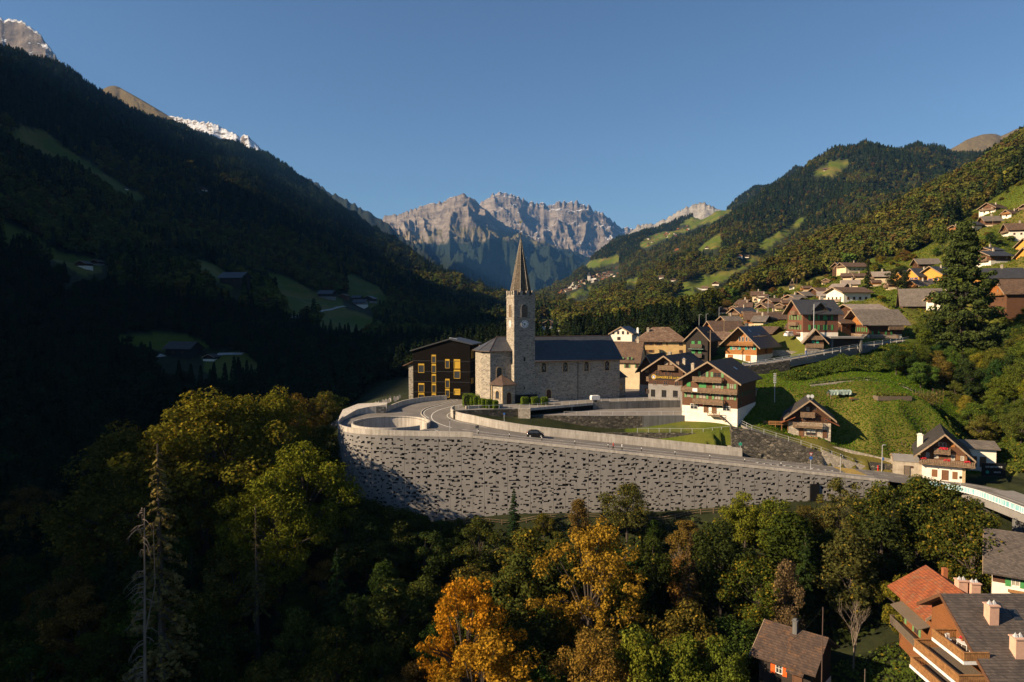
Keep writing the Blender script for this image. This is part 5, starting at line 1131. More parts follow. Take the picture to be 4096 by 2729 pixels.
        for y in np.arange(-depth+.1,-.2,st): m.box(-w/2,-w/2+.03,y,y+st*.68,0,h-.1); m.box(w/2-.03,w/2,y,y+st*.68,0,h-.1)
        r=m.build('railing',M[mat],o)
        if flowers:
            for x in flowers:
                mb=MB(); r_=random.Random(int(x*50)+3)
                for _ in range(26): c=Vector((x*w/2+r_.uniform(-.55,.55),-depth-.12+r_.uniform(-.12,.12),h+.05+r_.uniform(-.15,.2))); mb.ball(c,.09,5,3)
                mb.build('flowers',M['flower_r'],o)
        return o
    def chimney(s,x,y,h=1.4,w=.7,mat='plaster_old',cap=True):
        zr=s.zr-abs((x-s.W/2) if s.ridge=='y' else (y-s.L/2))*(s.zr-s.ze)/((s.W if s.ridge=='y' else s.L)/2)
        m=MB(); m.box(x-w/2,x+w/2,y-w/2,y+w/2,zr-.8,zr+h)
        if cap: m.box(x-w/2-.1,x+w/2+.1,y-w/2-.1,y+w/2+.1,zr+h,zr+h+.1); m.box(x-w/3,x+w/3,y-w/3,y+w/3,zr+h+.1,zr+h+.3)
        m.build('chimney',M[mat],s.roof)
    def skylight(s,t,v,face=0,w=.8,h=1.1):
        """roof window; t along the ridge 0..1, v down the slope 0..1, on the front/right slope"""
        half=(s.W if s.ridge=='y' else s.L)/2; sl=(s.zr-s.ze)/half; n_=math.sqrt(1+sl*sl); m=MB()
        d0=half*v; d1=d0+h/n_
        if s.ridge=='y':
            y=s.L*t; m.extr([(s.W/2+d0,y,s.zr-d0*sl+.06),(s.W/2+d1,y,s.zr-d1*sl+.06),(s.W/2+d1,y,s.zr-d1*sl-.02),(s.W/2+d0,y,s.zr-d0*sl-.02)],(0,w,0))
        else:
            x=s.W*t; m.extr([(x,s.L/2-d0,s.zr-d0*sl+.06),(x,s.L/2-d1,s.zr-d1*sl+.06),(x,s.L/2-d1,s.zr-d1*sl-.02),(x,s.L/2-d0,s.zr-d0*sl-.02)],(w,0,0))
        m.build('skylight',M['glass'],s.roof)
    def auto(s,seed=0,sh=None,faces='FL',bal=True,rail='wood_rail',wide=1.0,balL=False):
        r=random.Random(seed); top=s.ze+(.6 if s.ridge=='y' else 0); nst=max(1,int((top-s.hb)/2.5))
        for f in faces:
            Wd=s.W if f=='F' else s.L; gable=(f=='F')==(s.ridge=='y'); n_=max(1,int(Wd/2.9))
            for st in range(nst):
                z=s.hb+1.35+2.5*st
                if z+.7>s.ze and not gable: continue
                nn=n_ if z<s.ze-.2 else max(1,n_-2)
                for i in range(nn): s.win(f,(Wd/2+(i-(nn-1)/2)*2.7,z,wide,1.2),sh,raw=True,glass=r.choice(['glass','glass','glass_c']))
            if gable and bal and nst>0:
                zz=s.hb+.5+2.5*(nst-1); s.balcony(f,(Wd/2,zz,min(Wd*.92,9),1.0),1.1,rail,raw=True)
                if nst>1 and s.hb<2.2: s.balcony(f,(Wd/2,zz-2.5,min(Wd*.98,11),1.0),1.2,rail,raw=True)
        if s.hb>1.9:
            for i in range(max(1,int(s.W/3.4))): s.win('F',(s.W/2+(i-(max(1,int(s.W/3.4))-1)/2)*3.2,s.hb*.5,.9,1.0),None,raw=True)
def board_text(parent,txt,size,mat,loc,rot=(math.pi/2,0,0),name='lettering'):
    cu=bpy.data.curves.new(name,'FONT'); cu.body=txt; cu.size=size; cu.extrude=.015; cu.align_x='CENTER'; cu.align_y='CENTER'; cu.resolution_u=2
    tmp=bpy.data.objects.new(name,cu); COL.objects.link(tmp); bpy.context.view_layer.update()
    me=bpy.data.meshes.new_from_object(tmp.evaluated_get(bpy.context.evaluated_depsgraph_get())); bpy.data.objects.remove(tmp); bpy.data.curves.remove(cu)
    me.name=name; me.materials.clear(); me.materials.append(mat)
    o=bpy.data.objects.new(name,me); COL.objects.link(o); o.parent=parent; o.location=loc; o.rotation_euler=rot; return o
# -------- big brown chalet
h=House('large brown chalet with green shutters and three balconies on a cream ground floor',(683,162),(738.4,155),424.0,378.5,361.2,15,wall='wood_brown',roof='tile_dark',base=(3.9,'plaster_w'),over=1.2,ovf=1.6,sink=2)
for b in ((902,640,950,688),(1015,648,1085,692)): h.win('F',b,'green_d',sw=.55)
h.win('F',(1020,595,1042,617))
for b,cl in (((778,735,812,775),1),((887,738,952,785),1),((1030,742,1085,795),0),((1158,752,1200,795),0)): h.win('F',b,'green' if cl else 'green_d',closed=bool(cl),glass='glass_c')
for b in ((778,830,815,872),(885,836,950,884),(1025,838,1083,893),(1158,852,1200,896)): h.win('F',b,'green_d',glass='glass_c')
h.balcony('F',(842,685,1102,730),1.2); h.balcony('F',(738,778,1240,832),1.2); h.balcony('F',(845,882,1115,930),1.2)
h.win('F',(810,930,876,976),None,'glass',M['frame_w']); h.win('F',(1100,950,1168,995),None,'glass',M['frame_w'])
h.door('F',(935,940,965,1008)); h.door('F',(1008,945,1038,1015))
for i in range(5): h.win('R',(2.2+i*2.3,6.8,.8,1.0),'olive',raw=True,sw=.4)
h.win('R',(2.2,4.9,.9,1.1),'olive',raw=True); h.chimney(1.6,2.5,1.9,.7); h.skylight(.55,.45)
for (x,y,m_,w_) in ((905,938,'red',1.0),(1070,950,'olive',1.1)):
    k,z=h.pick('F',*ZM[2](x,y)); q=MB(); q.box(k-w_/2,k+w_/2,-.1,0,z-.3,z+.3); q.build('notice_board',M[m_],h.o)
k,z=h.pick('F',*ZM[2](868,800)); q=MB(); q.box(k-.55,k+.55,-1.32,-1.26,z-.4,z+.35); q.build('banner',M['white'],h.o)
k,z=h.pick('F',*ZM[2](1030,1020)); q=MB(); q.box(k-1.2,k+1.5,-1.4,-.02,z-.4,z-.2)
for i in range(4): q.box(k+1.5+i*.35,k+1.85+i*.35,-1.4,-.1,z-.6-.3*i,z-.45-.3*i)
q.build('landing',M['wood_rail'],h.o)
m_=MB()
for z_ in (.5,.95): m_.box(k-1.2,k+1.5,-1.46,-1.4,z-.2+z_-.1,z-.2+z_)
for x in (-1.2,.1,1.45): m_.box(k+x-.05,k+x+.05,-1.46,-1.38,z-.3,z-.2+.95)
m_.build('railing',M['wood_rail'],h.o)
an=House('low flat annex behind the large brown chalet, beside the meadow',(741,170),(757.5,172),404,389,387,6,'x',wall='plaster_old',roof='concrete_grey',base=(0,'plaster_old'),over=.2,ovf=.2,cat='annex',name='annex'); an.door('F',(1480,832,1510,890))
# -------- bakery chalet
h=House('dark brown bakery chalet in the shade with gilt lettering across its front',(649,181),(683.5,176),398,367.5,355.5,17,wall='wood_dark',roof='tile_dark',base=(3.4,'concrete_grey'),over=1.4,ovf=1.6)
for b in ((575,545,610,585),(622,548,650,585),(682,550,710,585),(498,632,530,676),(580,632,608,676),(618,634,645,676),(476,722,510,762),(568,724,608,766),(668,726,708,770)): h.win('F',b,None,'glass_c' if b[1]<560 else 'glass')
h.balcony('F',(530,588,680,618),1.0)
for b in ((462,805,488,865),(558,812,588,870),(660,815,690,872)): h.door('F',b,'black')
h.win('F',(416,800,440,836))
kk,z=h.pick('F',*ZM[2](595,694)); sb=MB(); sb.box(.1,h.W-.05,-.10,-.0,z-.62,z+.55); sbo=sb.build('sign_board',M['wood_black'],h.o)
board_text(sbo,'BOULANGERIE DE LA POSTE',.80,M['gold2'] if 'gold2' in M else M['yellow'],(h.W*.57,-.13,z)).scale=(.84,1,1)
k2,z2=h.pick('F',*ZM[2](484,688)); q=MB(); q.extr([(k2+.62*math.cos(a),-.11,z2+.62*math.sin(a)) for a in np.linspace(0,2*math.pi,20,endpoint=False)],(0,-.06,0)); eo=q.build('round_emblem',M['yellow'],sbo)
q=MB(); q.extr([(k2+.42*math.cos(a),-.18,z2+.42*math.sin(a)) for a in np.linspace(0,2*math.pi,20,endpoint=False)],(0,-.02,0)); q.build('emblem_disc',M['bluep'],eo)
q=MB(); q.box(k2-.25,k2+.25,-.24,-.2,z2-.22,z2-.02); q.box(k2-.12,k2+.16,-.24,-.2,z2-.02,z2+.18); q.build('emblem_figure',M['frame_w'],eo)
h.chimney(3,7,1.3,.8); h.chimney(8,4,1.2,.7); h.skylight(.5,.3)
for z in (4.6,7.0): h.balcony('L',(5,z,8,1.0),1.1,'wood_rail',raw=True)
h2=House('long dark roofed wing at the side of the bakery',(640,188),(655,186),396,367,355,14,wall='wood_dark',roof='tile_dark',base=(3,'concrete_grey'),cat='building',name='building'); h2.auto(3,None,'F',False)
# -------- cream, ochre and dark houses behind the church
h=House('cream house with small green shuttered windows behind the church nave',(611,206),(640,203),400,360.5,341.5,10,'x',wall='plaster_c',roof='tile_brown',base=(0,'plaster_c'),over=.5,ovf=.3,cat='house',name='house')
for b in ((185,510,200,530),(258,510,278,535),(228,562,258,608),(322,565,348,608)): h.win('F',b,'green_d',sw=.35)
h.chimney(7,5,1.2)
h=House('ochre house with a hipped speckled brown roof above the bakery',(638.5,212),(686,210),356,341,327,12,'x',wall='plaster_o',roof='tile_speck',base=(0,'plaster_o'),over=.7,ovf=.7,cat='house',name='house',hip=.75,sink=9)
for b in ((388,365,418,404),(440,365,468,404),(505,365,545,404),(708,368,738,408),(395,446,420,470),(440,446,470,470),(708,448,740,472)): h.win('F',b,None if b[0]>700 else 'brown_sh',sw=.4)
h.win('F',(592,368,606,404),'brown_sh',closed=True); h.chimney(3,4,1.0)
q=MB(); q.tube((W_/2+5,5,h.zr),(W_/2+5,5,h.zr+2.6),.05,.04,5); q.build('aerial_mast',M['metal_d'],h.roof)
h=House('dark weathered house with bright green shutters joined to the ochre house',(686.3,209),(708,206),360,338,327,14,'y',wall='wood_black',roof='tile_brown',base=(0,'wood_black'),over=.9,ovf=.6,cat='house',name='house',sink=8)
for b in ((820,368,848,398),(878,368,905,398),(822,448,852,478),(880,448,908,478)): h.win('F',b,'green',closed=True)
h.balcony('F',(815,398,915,420),.8,'wood_grey'); h.balcony('F',(850,482,915,508),.8,'wood_grey')
q=MB(); k,z=h.pick('F',*ZM[2](865,438)); q.box(k-2.2,k+2.2,-1.2,0,z-.05,z+.05); q.build('awning',M['tarp'],h.o)
h=House('white gabled house with a round window peeping over the cream house',(610,246),(632,243),347,333,326.5,12,'y',wall='plaster_w',roof='tile_char',base=(0,'plaster_w'),over=.5,ovf=.4,cat='house',name='house')
h.win('F',(155,330,182,358)); h.chimney(8,8,1.6,.7,'white')
for i in range(4): h.win('F',(1.2+i*1.7,5.0,.7,1.1),None,raw=True)
h=House('narrow pink house glimpsed between the black timber building and the church',(474,214),(487,213),399,352,345,8,'y',wall='plaster_p',roof='tile_char',base=(0,'plaster_p'),cat='house',name='house')
for z in (8,11.2): 
    for x in (1.2,2.9): h.win('F',(x,z,.7,1.4),None,raw=True)
# -------- honey coloured chalet
h=House('honey coloured chalet with teal shutters and a slate roof above the street',(726,208),(757,202),361.5,341.5,326.5,13,wall='wood_honey',roof='slate',base=(2.0,'plaster_w'),over=1.8,ovf=2.2,zoom=2,frames='frame_w')
for b in ((1244,330,1262,370),(1272,330,1290,370),(1306,330,1322,370),(1336,330,1354,370)): h.win('F',b)
for b in ((1190,412,1212,445),(1228,412,1246,445),(1324,414,1344,446),(1358,414,1376,446)): h.win('F',b)
for b in ((1166,412,1186,444),(1242,414,1262,446),(1298,414,1320,446),(1374,416,1394,448)): h.win('F',(b[0],b[1],b[2],b[3]),'teal',closed=True)
h.balcony('F',(1122,370,1385,406),1.0,'wood_rail_h',flowers=None)
h.door('F',(1150,492,1186,545),'wood_honey'); h.door('F',(1308,498,1345,548),'wood_honey')
for i in range(2): h.win('R',(3.5+i*.9,4.6,.6,1.1),'teal',raw=True,sw=.3)
h.door('R',(7.2,3.4,1.2,2.2),'wood_brown',raw=True); h.chimney(4.0,5.5,1.3,.8,'metal_d'); h.skylight(.45,.55); h.skylight(.2,.2)
q=MB()
for i in range(10): q.box(h.W*.5+3.2,h.W*.5+3.35,1+i*1.15,1.8+i*1.15,h.zr-3.2*(h.zr-h.ze)/(h.W/2)+.02,h.zr-3.2*(h.zr-h.ze)/(h.W/2)+.25)
q.build('snow_guard',M['copper'],h.roof)
h.balcony('L',(2.2,2.3,2.2,1.0),.9,'wood_rail_h',raw=True)
# -------- red brown shingled house
h=House('tall red brown shingled house with green shutters and a dark dormer roof',(803,213),(838,213),335,311.5,299.6,12,'x',wall='wood_shingle',roof='tile_char',base=(.8,'plaster_w'),over=1.2,ovf=1.3,cat='house',name='house',zoom=2)
for y0,y1 in ((136,182),(222,270)):
    for x0,x1 in ((1886,1916),(1968,1998),(2037,2068)): h.win('F',(x0,y0,x1,y1),'green',sw=.62)
    for i in range(4): h.win('L',(2.2+i*2.5,h.box('F',(1886,y0,1916,y1))[1],.9,1.5),'green_d',raw=True,sw=.5)
h.balcony('L',(6,3.4,6,1.0),1.0,'wood_rail',raw=True); h.balcony('L',(6,.6,9,1.0),1.2,'wood_shingle',raw=True); h.balcony('L',(6,6.8,3.4,1.0),.9,'wood_rail',raw=True)
h.chimney(8.6,7.5,2.0,1.0,'stone_pale'); h.skylight(.72,.3)
sl=(h.zr-h.ze)/(h.L/2); dz0=h.ze+.25; m=MB()
xm=5.2; m.extr([(xm-2.6,-.2,dz0),(xm,-.2,dz0+2.6),(xm+2.6,-.2,dz0),(xm+2.6,-.2,dz0-.2),(xm,-.2,dz0+2.35),(xm-2.6,-.2,dz0-.2)],(0,5.2,0)); dm=m.build('dormer_roof',M['tile_char'],h.roof)
m=MB(); m.extr([(xm-2.2,.5,dz0-.1),(xm+2.2,.5,dz0-.1),(xm,.5,dz0+2.1)],(0,3,0)); m.build('dormer_front',M['wood_dark'],dm)
m=MB(); m.extr([(xm-1.0,.45,dz0),(xm+1.0,.45,dz0),(xm,.45,dz0+1.5)],(0,.03,0)); m.build('pane',M['glass'],dm)
m=MB(); m.tube((2.6,-1.5,1.5),(2.6,-1.5,h.ze+2.2),.11,.11,8); m.build('flue_pipe',M['metal'],h.o)
# -------- small dark granary with teal shutters
h=House('little dark granary with two balconies and teal shutters above a rubble wall',(807,206),(824,204.5),349.5,337.8,328.8,6,wall='wood_dark',roof='tile_palebrown',base=(.6,'stone_pale'),over=1.3,ovf=1.5,zoom=2,name='granary',cat='granary')
h.balcony('F',(1855,318,2000,352),.9); h.balcony('F',(1835,388,2000,424),1.0)
h.win('F',(1900,360,1922,388),'teal',closed=True); h.win('F',(1938,360,1960,388),'teal',closed=True); h.win('F',(1898,290,1925,312))
g=thing('garage','wide flat roofed concrete garage built into the bank beside the little granary','garage',tuple(P(831.5,349,208)),R_(3))
q=MB(); q.box(0,.5,0,5,-1,3.1); q.box(8.8,9.3,0,5,-1,3.1); q.box(.5,8.8,4.6,5,-1,3.1); q.build('wall',M['concrete_dark'],g)
q=MB(); q.box(-.4,9.7,-.3,6,3.1,3.6); q.build('roof_slab',M['concrete_grey'],g)
q=MB(); q.box(.5,8.8,1.2,1.3,-1,3.1); q.build('gate',M['wood_black'],g)
rw=MB(); wall_strip([(P(763,352,212).x,212,-17,-11.6),(P(785,352,211).x,211,-17,-11.4),(P(806,352,210.5).x,210.5,-16,-12.2)],.8,rw); tag(rw.build('stone_wall',M['stone_pale']),'pale rubble wall between the honey chalet and the little granary','stone wall')
rw=MB(); wall_strip([(P(806,352,204).x,204,-14,-10.6),(P(829,352,205).x,205,-14,-10.8)],.6,rw); tag(rw.build('stone_wall',M['stone_pale']),'short rubble wall right under the little granary','stone wall')
# -------- white and brown house with garages
h=House('white house with a broad brown roof, green shutters and two garage doors',(869,228),(902,228.5),346.0,322.5,309.3,13,'x',wall='plaster_w',roof='tile_grey',base=(0,'plaster_w'),over=1.2,ovf=2.6,cat='house',name='house',zoom=3)
m=MB(); m.box(-.04,h.W+.04,-.05,h.L,h.ze-3.9,h.ze-.7); m.build('upper_wall',M['wood_dark'],h.o)
m=MB(); m.extr([(-.06,.3,h.ze-.8),(-.06,h.L-.3,h.ze-.8),(-.06,h.L/2,h.zr-.5)],(.05,0,0)); m.build('gable_boards',M['wood_honey'],h.o)
h.zoom=9
for b in ((802,318,842,348),(802,394,840,430),(930,394,962,430)): h.win('F',b,'green',sw=.6)
for z in (h.ze-2.4,h.ze-6.2):
    for i in range(4): h.win('L',(2+i*2.7,z,.9,1.4),'green' if z>h.ze-4 else 'green_d',raw=True,sw=.5)
h.balcony('F',(762,432,1024,462),1.3,'wood_rail'); h.balcony('F',(932,346,1075,376),1.2,'wood_rail'); h.balcony('L',(6,h.ze-4.2,11,1.0),1.2,'wood_rail',raw=True)
h.win('L',(6.5,h.ze+1.2,1.2,1.2),None,raw=True)
for b in ((780,475,862,530),(890,470,975,522)):
    k,z,w_,hh=h.box('F',b); m=MB(); m.box(k-w_/2,k+w_/2,-.1,-.02,-.2,z+hh/2); m.build('garage_door',M['concrete_grey'],h.o)
# -------- stone and wood chalet by the stepped path
h=House('small stone and wood chalet with two balconies and rust coloured side roofs',(790,157),(832.5,154),438.5,415,399.6,8.5,wall='wood_dark',roof='tile_dark',base=(3.6,'stone_pale'),over=1.1,ovf=1.5,zoom=2,sink=3)
for b in ((1795,955,1840,995),(1905,955,1945,992),(1675,1040,1715,1075),(1815,1045,1850,1085),(1930,1050,1965,1088),(2012,1055,2065,1090)): h.win('F',b,None,'glass')
h.win('F',(1845,955,1880,998),None,'glass_c'); h.balcony('F',(1795,1000,1925,1040),1.1,'wood_rail'); h.balcony('F',(1728,1090,1990,1138),1.2,'wood_rail')
h.door('F',(1788,1150,1818,1228)); h.door('F',(2000,1170,2030,1236),'wood_brown'); h.win('F',(1845,1155,1938,1210),None,'glass')
m=MB(); k,z=h.pick('F',*ZM[2](1880,1230)); m.box(k-1.8,k+1.6,-.9,-.3,0,.45); m.build('bench',M['wood_rail_h'],h.o)
k,z,w_,hh=h.box('F',(1850,1158,1932,1184)); m=MB(); m.box(k-w_/2,k+w_/2,-.12,-.09,z-hh/2,z+hh/2); sg_=m.build('shop_sign',M['frame_w'],h.o); board_text(sg_,'024 477 53 56',.36,M['olive'],(k,-.14,z-.1))
for sd_ in (-1,1):
    x0=h.W/2+sd_*(h.W/2+1.0); m=MB(); m.extr([(x0-sd_*2.4,-1.2,h.ze-.4),(x0+sd_*.7,-1.2,h.ze-1.9),(x0+sd_*.7,-1.2,h.ze-2.05),(x0-sd_*2.4,-1.2,h.ze-.55)],(0,h.L+2,0)); m.build('side_roof',M['tile_red'],h.roof)
for x,r_ in ((h.W/2-.3,.35),(h.W/2+.5,.4)):
    m=MB(); m.extr([(x+r_*math.cos(a),.5,h.zr+.6+r_*math.sin(a)) for a in np.linspace(0,2*math.pi,12,endpoint=False)],(0,.1,0)); m.tube((x,.6,h.zr-.2),(x,.6,h.zr+.6),.04,.04,5); m.build('satellite_dish',M['metal'],h.roof)
# -------- chalet on the right by the road
h=House('brown chalet with red geranium balconies on a cream plastered ground floor',(925.5,143.5),(969,140),486.3,449.5,433.5,11,wall='wood_brown',roof='tile_dark',base=(4.3,'plaster_w'),over=1.6,ovf=2.2,zoom=4,sink=1.5)
for b in ((1475,828,1508,862),(1513,830,1545,870),(1362,918,1392,962),(1438,926,1472,968),(1588,940,1618,988),(1672,950,1702,992)): h.win('F',b,'brown_sh',glass='glass_c',fm=M['frame_w'],sw=.5)
h.win('F',(1585,832,1622,870),'wood_honey',closed=True)
h.balcony('F',(1430,878,1580,918),1.1,'wood_rail',flowers=(.0,.25)); h.balcony('F',(1300,965,1800,1040),1.2,'wood_rail',flowers=(-.85,.0,.7))
for b in ((1412,1070,1464,1135),(1598,1090,1644,1158)): h.win('F',b,'brown_sh',closed=True)
h.door('F',(1508,1080,1554,1165),'frame_b')
m=MB(); m.box(h.W-.5,h.W+.06,-.07,.5,-1.5,4.0); m.box(-.05,h.W+.05,-.07,-.02,4.05,4.3); m.build('corner_stones',M['quoin'],h.o)
h.balcony('R',(5.5,4.6,10.5,1.0),1.0,'wood_rail',raw=True); h.win('R',(3,2,.9,1.2),None,raw=True); h.win('R',(6,2,.9,1.2),None,raw=True); h.win('R',(2,6.2,1.4,1.6),'white',raw=True,sw=.4); h.chimney(-.3,5,2.2,1.0,'plaster_w')
h3=House('grey roofed rear wing of the geranium chalet with a shaded white wall',(969,151),(1000,149),468,447,440,8,'x',wall='plaster_w',roof='tile_grey',base=(0,'plaster_w'),over=.8,ovf=.6,cat='building',name='building',sink=4)
for x in (1.5,3.2): h3.door('F',(x,1.3,.9,2.1),'frame_b',raw=True)
sg=thing('information_board','dark sign board with white lettering beside the geranium chalet','sign',tuple(P(982,482,146)),R_(-6))
q=MB(); q.box(-.1,4.6,0,.12,-.6,4.0); q.build('board',M['black'],sg)
board_text(sg,'SITE HISTORIQUE',.50,M['white'],(2.25,-.03,3.2)).scale=(.85,1,1); board_text(sg,'VIMOTI',.42,M['white'],(2.9,-.03,2.1))
q=MB(); q.box(.3,4.2,-.03,0,.5,1.3); q.build('picture_strip',M['metal'],sg)
q=MB(); q.ball((1.0,-.02,2.1),.35,8,5,1,.2,1); q.build('emblem',M['teal'],sg)
g=House('small plastered garage with a rooftop terrace left of the geranium chalet',(896.5,146),(925,144),479,460.5,460.2,6,'x',wall='plaster_old',roof='concrete_grey',base=(0,'plaster_old'),over=.1,ovf=.1,cat='garage',name='garage',zoom=4,sink=1.5)
g.door('F',(1170,1040,1210,1125),'wood_grey'); g.win('F',(1228,1040,1246,1056))
# garage between
# -------- foreground houses
h=House('dark boarded cottage with orange shutters and a brown tiled roof among the gardens',(764,92),(817,87.6),694,657,628,8,'x',wall='wood_black',roof='tile_cottage',base=(0,'stone_pale'),over=1.0,ovf=.9,cat='cottage',name='cottage',zoom=5,sink=3)
h.win('F',(556,1195,606,1256),None,fm=M['frame_w']); h.win('F',(522,1184,552,1254),'orange_sh',closed=True); h.win('F',(606,1208,636,1278),'orange_sh',closed=True)
k,z=h.pick('F',*ZM[5](715,1225)); m=MB(); m.extr([(k-1.1,-1.3,z-.1),(k-1.1,0,z+.7),(k-1.1,0,z+.55),(k-1.1,-1.3,z-.25)],(2.2,0,0)); m.build('porch_roof',M['tile_cottage'],h.o); h.door('F',(k,z-1.4,1.0,2.2),'wood_brown',raw=True)
h.chimney(h.W*.52,h.L/2-.6,1.6,.55,'concrete_dark'); m=MB(); m.box(h.W-.0,h.W+.06,0,h.L,-2,.4); m.build('plinth',M['plaster_w'],h.o)
h=House('chalet with a mossy red tiled roof and greyed balcony above the terraces',(939.8,88),(1004,87.3),656.5,611,594.6,9,'y',wall='wood_rust',roof='tile_red',base=(0,'wood_brown'),over=1.3,ovf=1.0,zoom=5,sink=3)
h.o.location.z+=0
h.win('L',(4,1.6,1.2,1.5),'green_d',raw=True,sw=.5); h.win('L',(8,1.6,1.2,1.5),'green_d',raw=True,sw=.5)
h.balcony('L',(4.5,.9,8.5,1.0),1.4,'wood_grey',raw=True); m=MB(); m.extr([(-1.5,.5,3.0),(0,.5,3.5),(0,.5,3.4),(-1.5,.5,2.9)],(0,8,0)); m.build('balcony_roof',M['wood_grey'],h.o)
for z_ in (1.5,): h.win('F',(3,z_,1.2,1.4),None,raw=True)
for (x,y,hh) in ((h.W*.62,2.6,1.2),(h.W*.8,2.2,1.9)):
    zq=h.zr-abs(x-h.W/2)*(h.zr-h.ze)/(h.W/2); m=MB(); m.box(x-.55,x+.55,y-.55,y+.55,zq-.6,zq+hh); m.box(x-.65,x+.65,y-.65,y+.65,zq+hh,zq+hh+.12); co_=m.build('chimney',M['pinkstucco'],h.roof)
    m=MB(); [m.add([(x+dx-.2,y-.2,zq+hh+.12),(x+dx+.2,y-.2,zq+hh+.12),(x+dx+.2,y+.2,zq+hh+.12),(x+dx-.2,y+.2,zq+hh+.12),(x+dx,y,zq+hh+.6)],[(0,1,4),(1,2,4),(2,3,4),(3,0,4)]) for dx in (-.25,.25)]; m.build('chimney_cap',M['metal'],co_)
m=MB(); zq=h.zr-.3; m.box(h.W/2+1,h.W/2+1.6,7.2,7.8,zq-.8,zq+.8); m.build('chimney',M['clay'],h.roof)
# terrace house, lower right
h=House('orange timber house with stepped wooden sun decks under a big charcoal tiled roof',(1003,69.5),(1130,68.0),770,688,598.5,18,'x',wall='wood_orange',roof='tile_slab',base=(0,'wood_orange'),over=.6,ovf=1.3,cat='house',name='house',zoom=5,sink=4) if False else None
M['tile_slab']=m_roof('charcoal_ridged_tile',(.105,.085,.073),(.055,.046,.041),.17,.65)
T=thing('house','orange timber house with stepped wooden sun decks under a big charcoal tiled roof','house',(49.4,69,-45),0)
RZ,RY=13.4,9.0; Lh=18; LB=12.6; slp=.66
m=MB(); m.extr([(0,0,-3),(0,LB,-3),(0,LB,RZ-(LB-RY)*slp-.3),(0,RY,RZ-.35),(0,0,RZ-RY*slp-.25)],(15,0,0)); m.build('wall',M['wood_rust'],T)
m=MB(); m.extr([(-1.3,-.8,RZ-(RY+.8)*slp),(-1.3,RY,RZ),(-1.3,LB+.8,RZ-(LB-RY+.8)*slp),(-1.3,LB+.8,RZ-(LB-RY+.8)*slp-.28),(-1.3,RY,RZ-.28),(-1.3,-.8,RZ-(RY+.8)*slp-.28)],(17,0,0)); rt=m.build('roof',M['tile_slab'],T)
m=MB()
for k in (-1,1):
    dd_=(RY+.8) if k<0 else (LB-RY+.8); ye=RY+k*dd_; m.extr([(-1.36,ye,RZ-dd_*slp-.36),(-1.36,ye,RZ-dd_*slp+.05),(-1.36,RY,RZ+.05),(-1.36,RY,RZ-.36)],(.09,0,0))
m.build('bargeboard',M['wood_brown'],rt)
for (x,y) in ((2.6,6.2),(3.2,3.0)):
    z=RZ-(RY-y)*slp; m=MB(); m.box(x-.5,x+.5,y-.5,y+.5,z-.8,z+1.7); m.box(x-.6,x+.6,y-.6,y+.6,z+1.7,z+1.82); co_=m.build('chimney',M['pinkstucco'],rt)
    m=MB(); [m.add([(x+dx-.2,y-.2,z+1.82),(x+dx+.2,y-.2,z+1.82),(x+dx+.2,y+.2,z+1.82),(x+dx-.2,y+.2,z+1.82),(x+dx,y,z+2.3)],[(0,1,4),(1,2,4),(2,3,4),(3,0,4)]) for dx in (-.25,.25)]; m.build('chimney_cap',M['metal'],co_)
for (x,y) in ((3.9,6.9),(5.2,6.2)):
    z=RZ-(RY-y)*slp; m=MB(); m.extr([(x,y,z+.07),(x,y+1.1,z+.07+1.1*slp),(x,y+1.1,z-.1+1.1*slp),(x,y,z-.1)],(.8,0,0)); m.build('skylight',M['glass'],rt)
def deck(x0,y0,y1,zt,name='deck'):
    """deck with plank floor, rail top at world z zt, outer rail at world x x0"""
    x0-=49.4; y0-=69; y1-=69; z=zt+45-.95; m=MB()
    for k in range(int((0-x0)/.22)): m.box(x0+k*.22,x0+k*.22+.19,y0,y1,z-.05,z)
    m.box(x0-.06,0,y0,y1,z-.32,z-.06); o=m.build(name,M['wood_grey'],T)
    m=MB(); m.box(x0-.09,x0-.07,y0-.05,y1+.05,z-.34,z+.02); m.box(x0-.07,0,y0-.09,y0-.06,z-.34,z+.02); m.build('fascia',M['white'],o)
    m=MB(); m.box(x0-.1,x0+.1,y0-.1,y1+.1,z+.87,z+.95); m.box(x0+.1,0,y0-.1,y0+.1,z+.87,z+.95); m.box(x0+.1,0,y1-.1,y1+.1,z+.87,z+.95)
    y=y0
    while y<y1: m.box(x0-.03,x0,y,y+.13,z+.03,z+.87); y+=.18
    x=x0
    while x<0: m.box(x,x+.13,y0-.03,y0,z+.03,z+.87); m.box(x,x+.13,y1,y1+.03,z+.03,z+.87); x+=.18
    m.build('railing',M['wood_rail_h'],o); return o
deck(46.8,71.6,77.0,-35.2); deck(45.6,70.5,78.4,-37.0); deck(45.9,68.5,79.6,-39.6)
for k,(y,z,w_) in enumerate(((3.2,8.0,1.6),(6.0,8.0,1.6),(3.0,5.6,1.8),(6.5,5.6,1.8))):
    o=link('window',win_mesh(w_,1.9,M['wood_honey'])); o.parent=T; o.location=(0,y,z+.1); o.rotation_euler=(0,0,-math.pi/2); q_=link('pane',pane_mesh(w_,1.9,M['glass'])); q_.parent=o
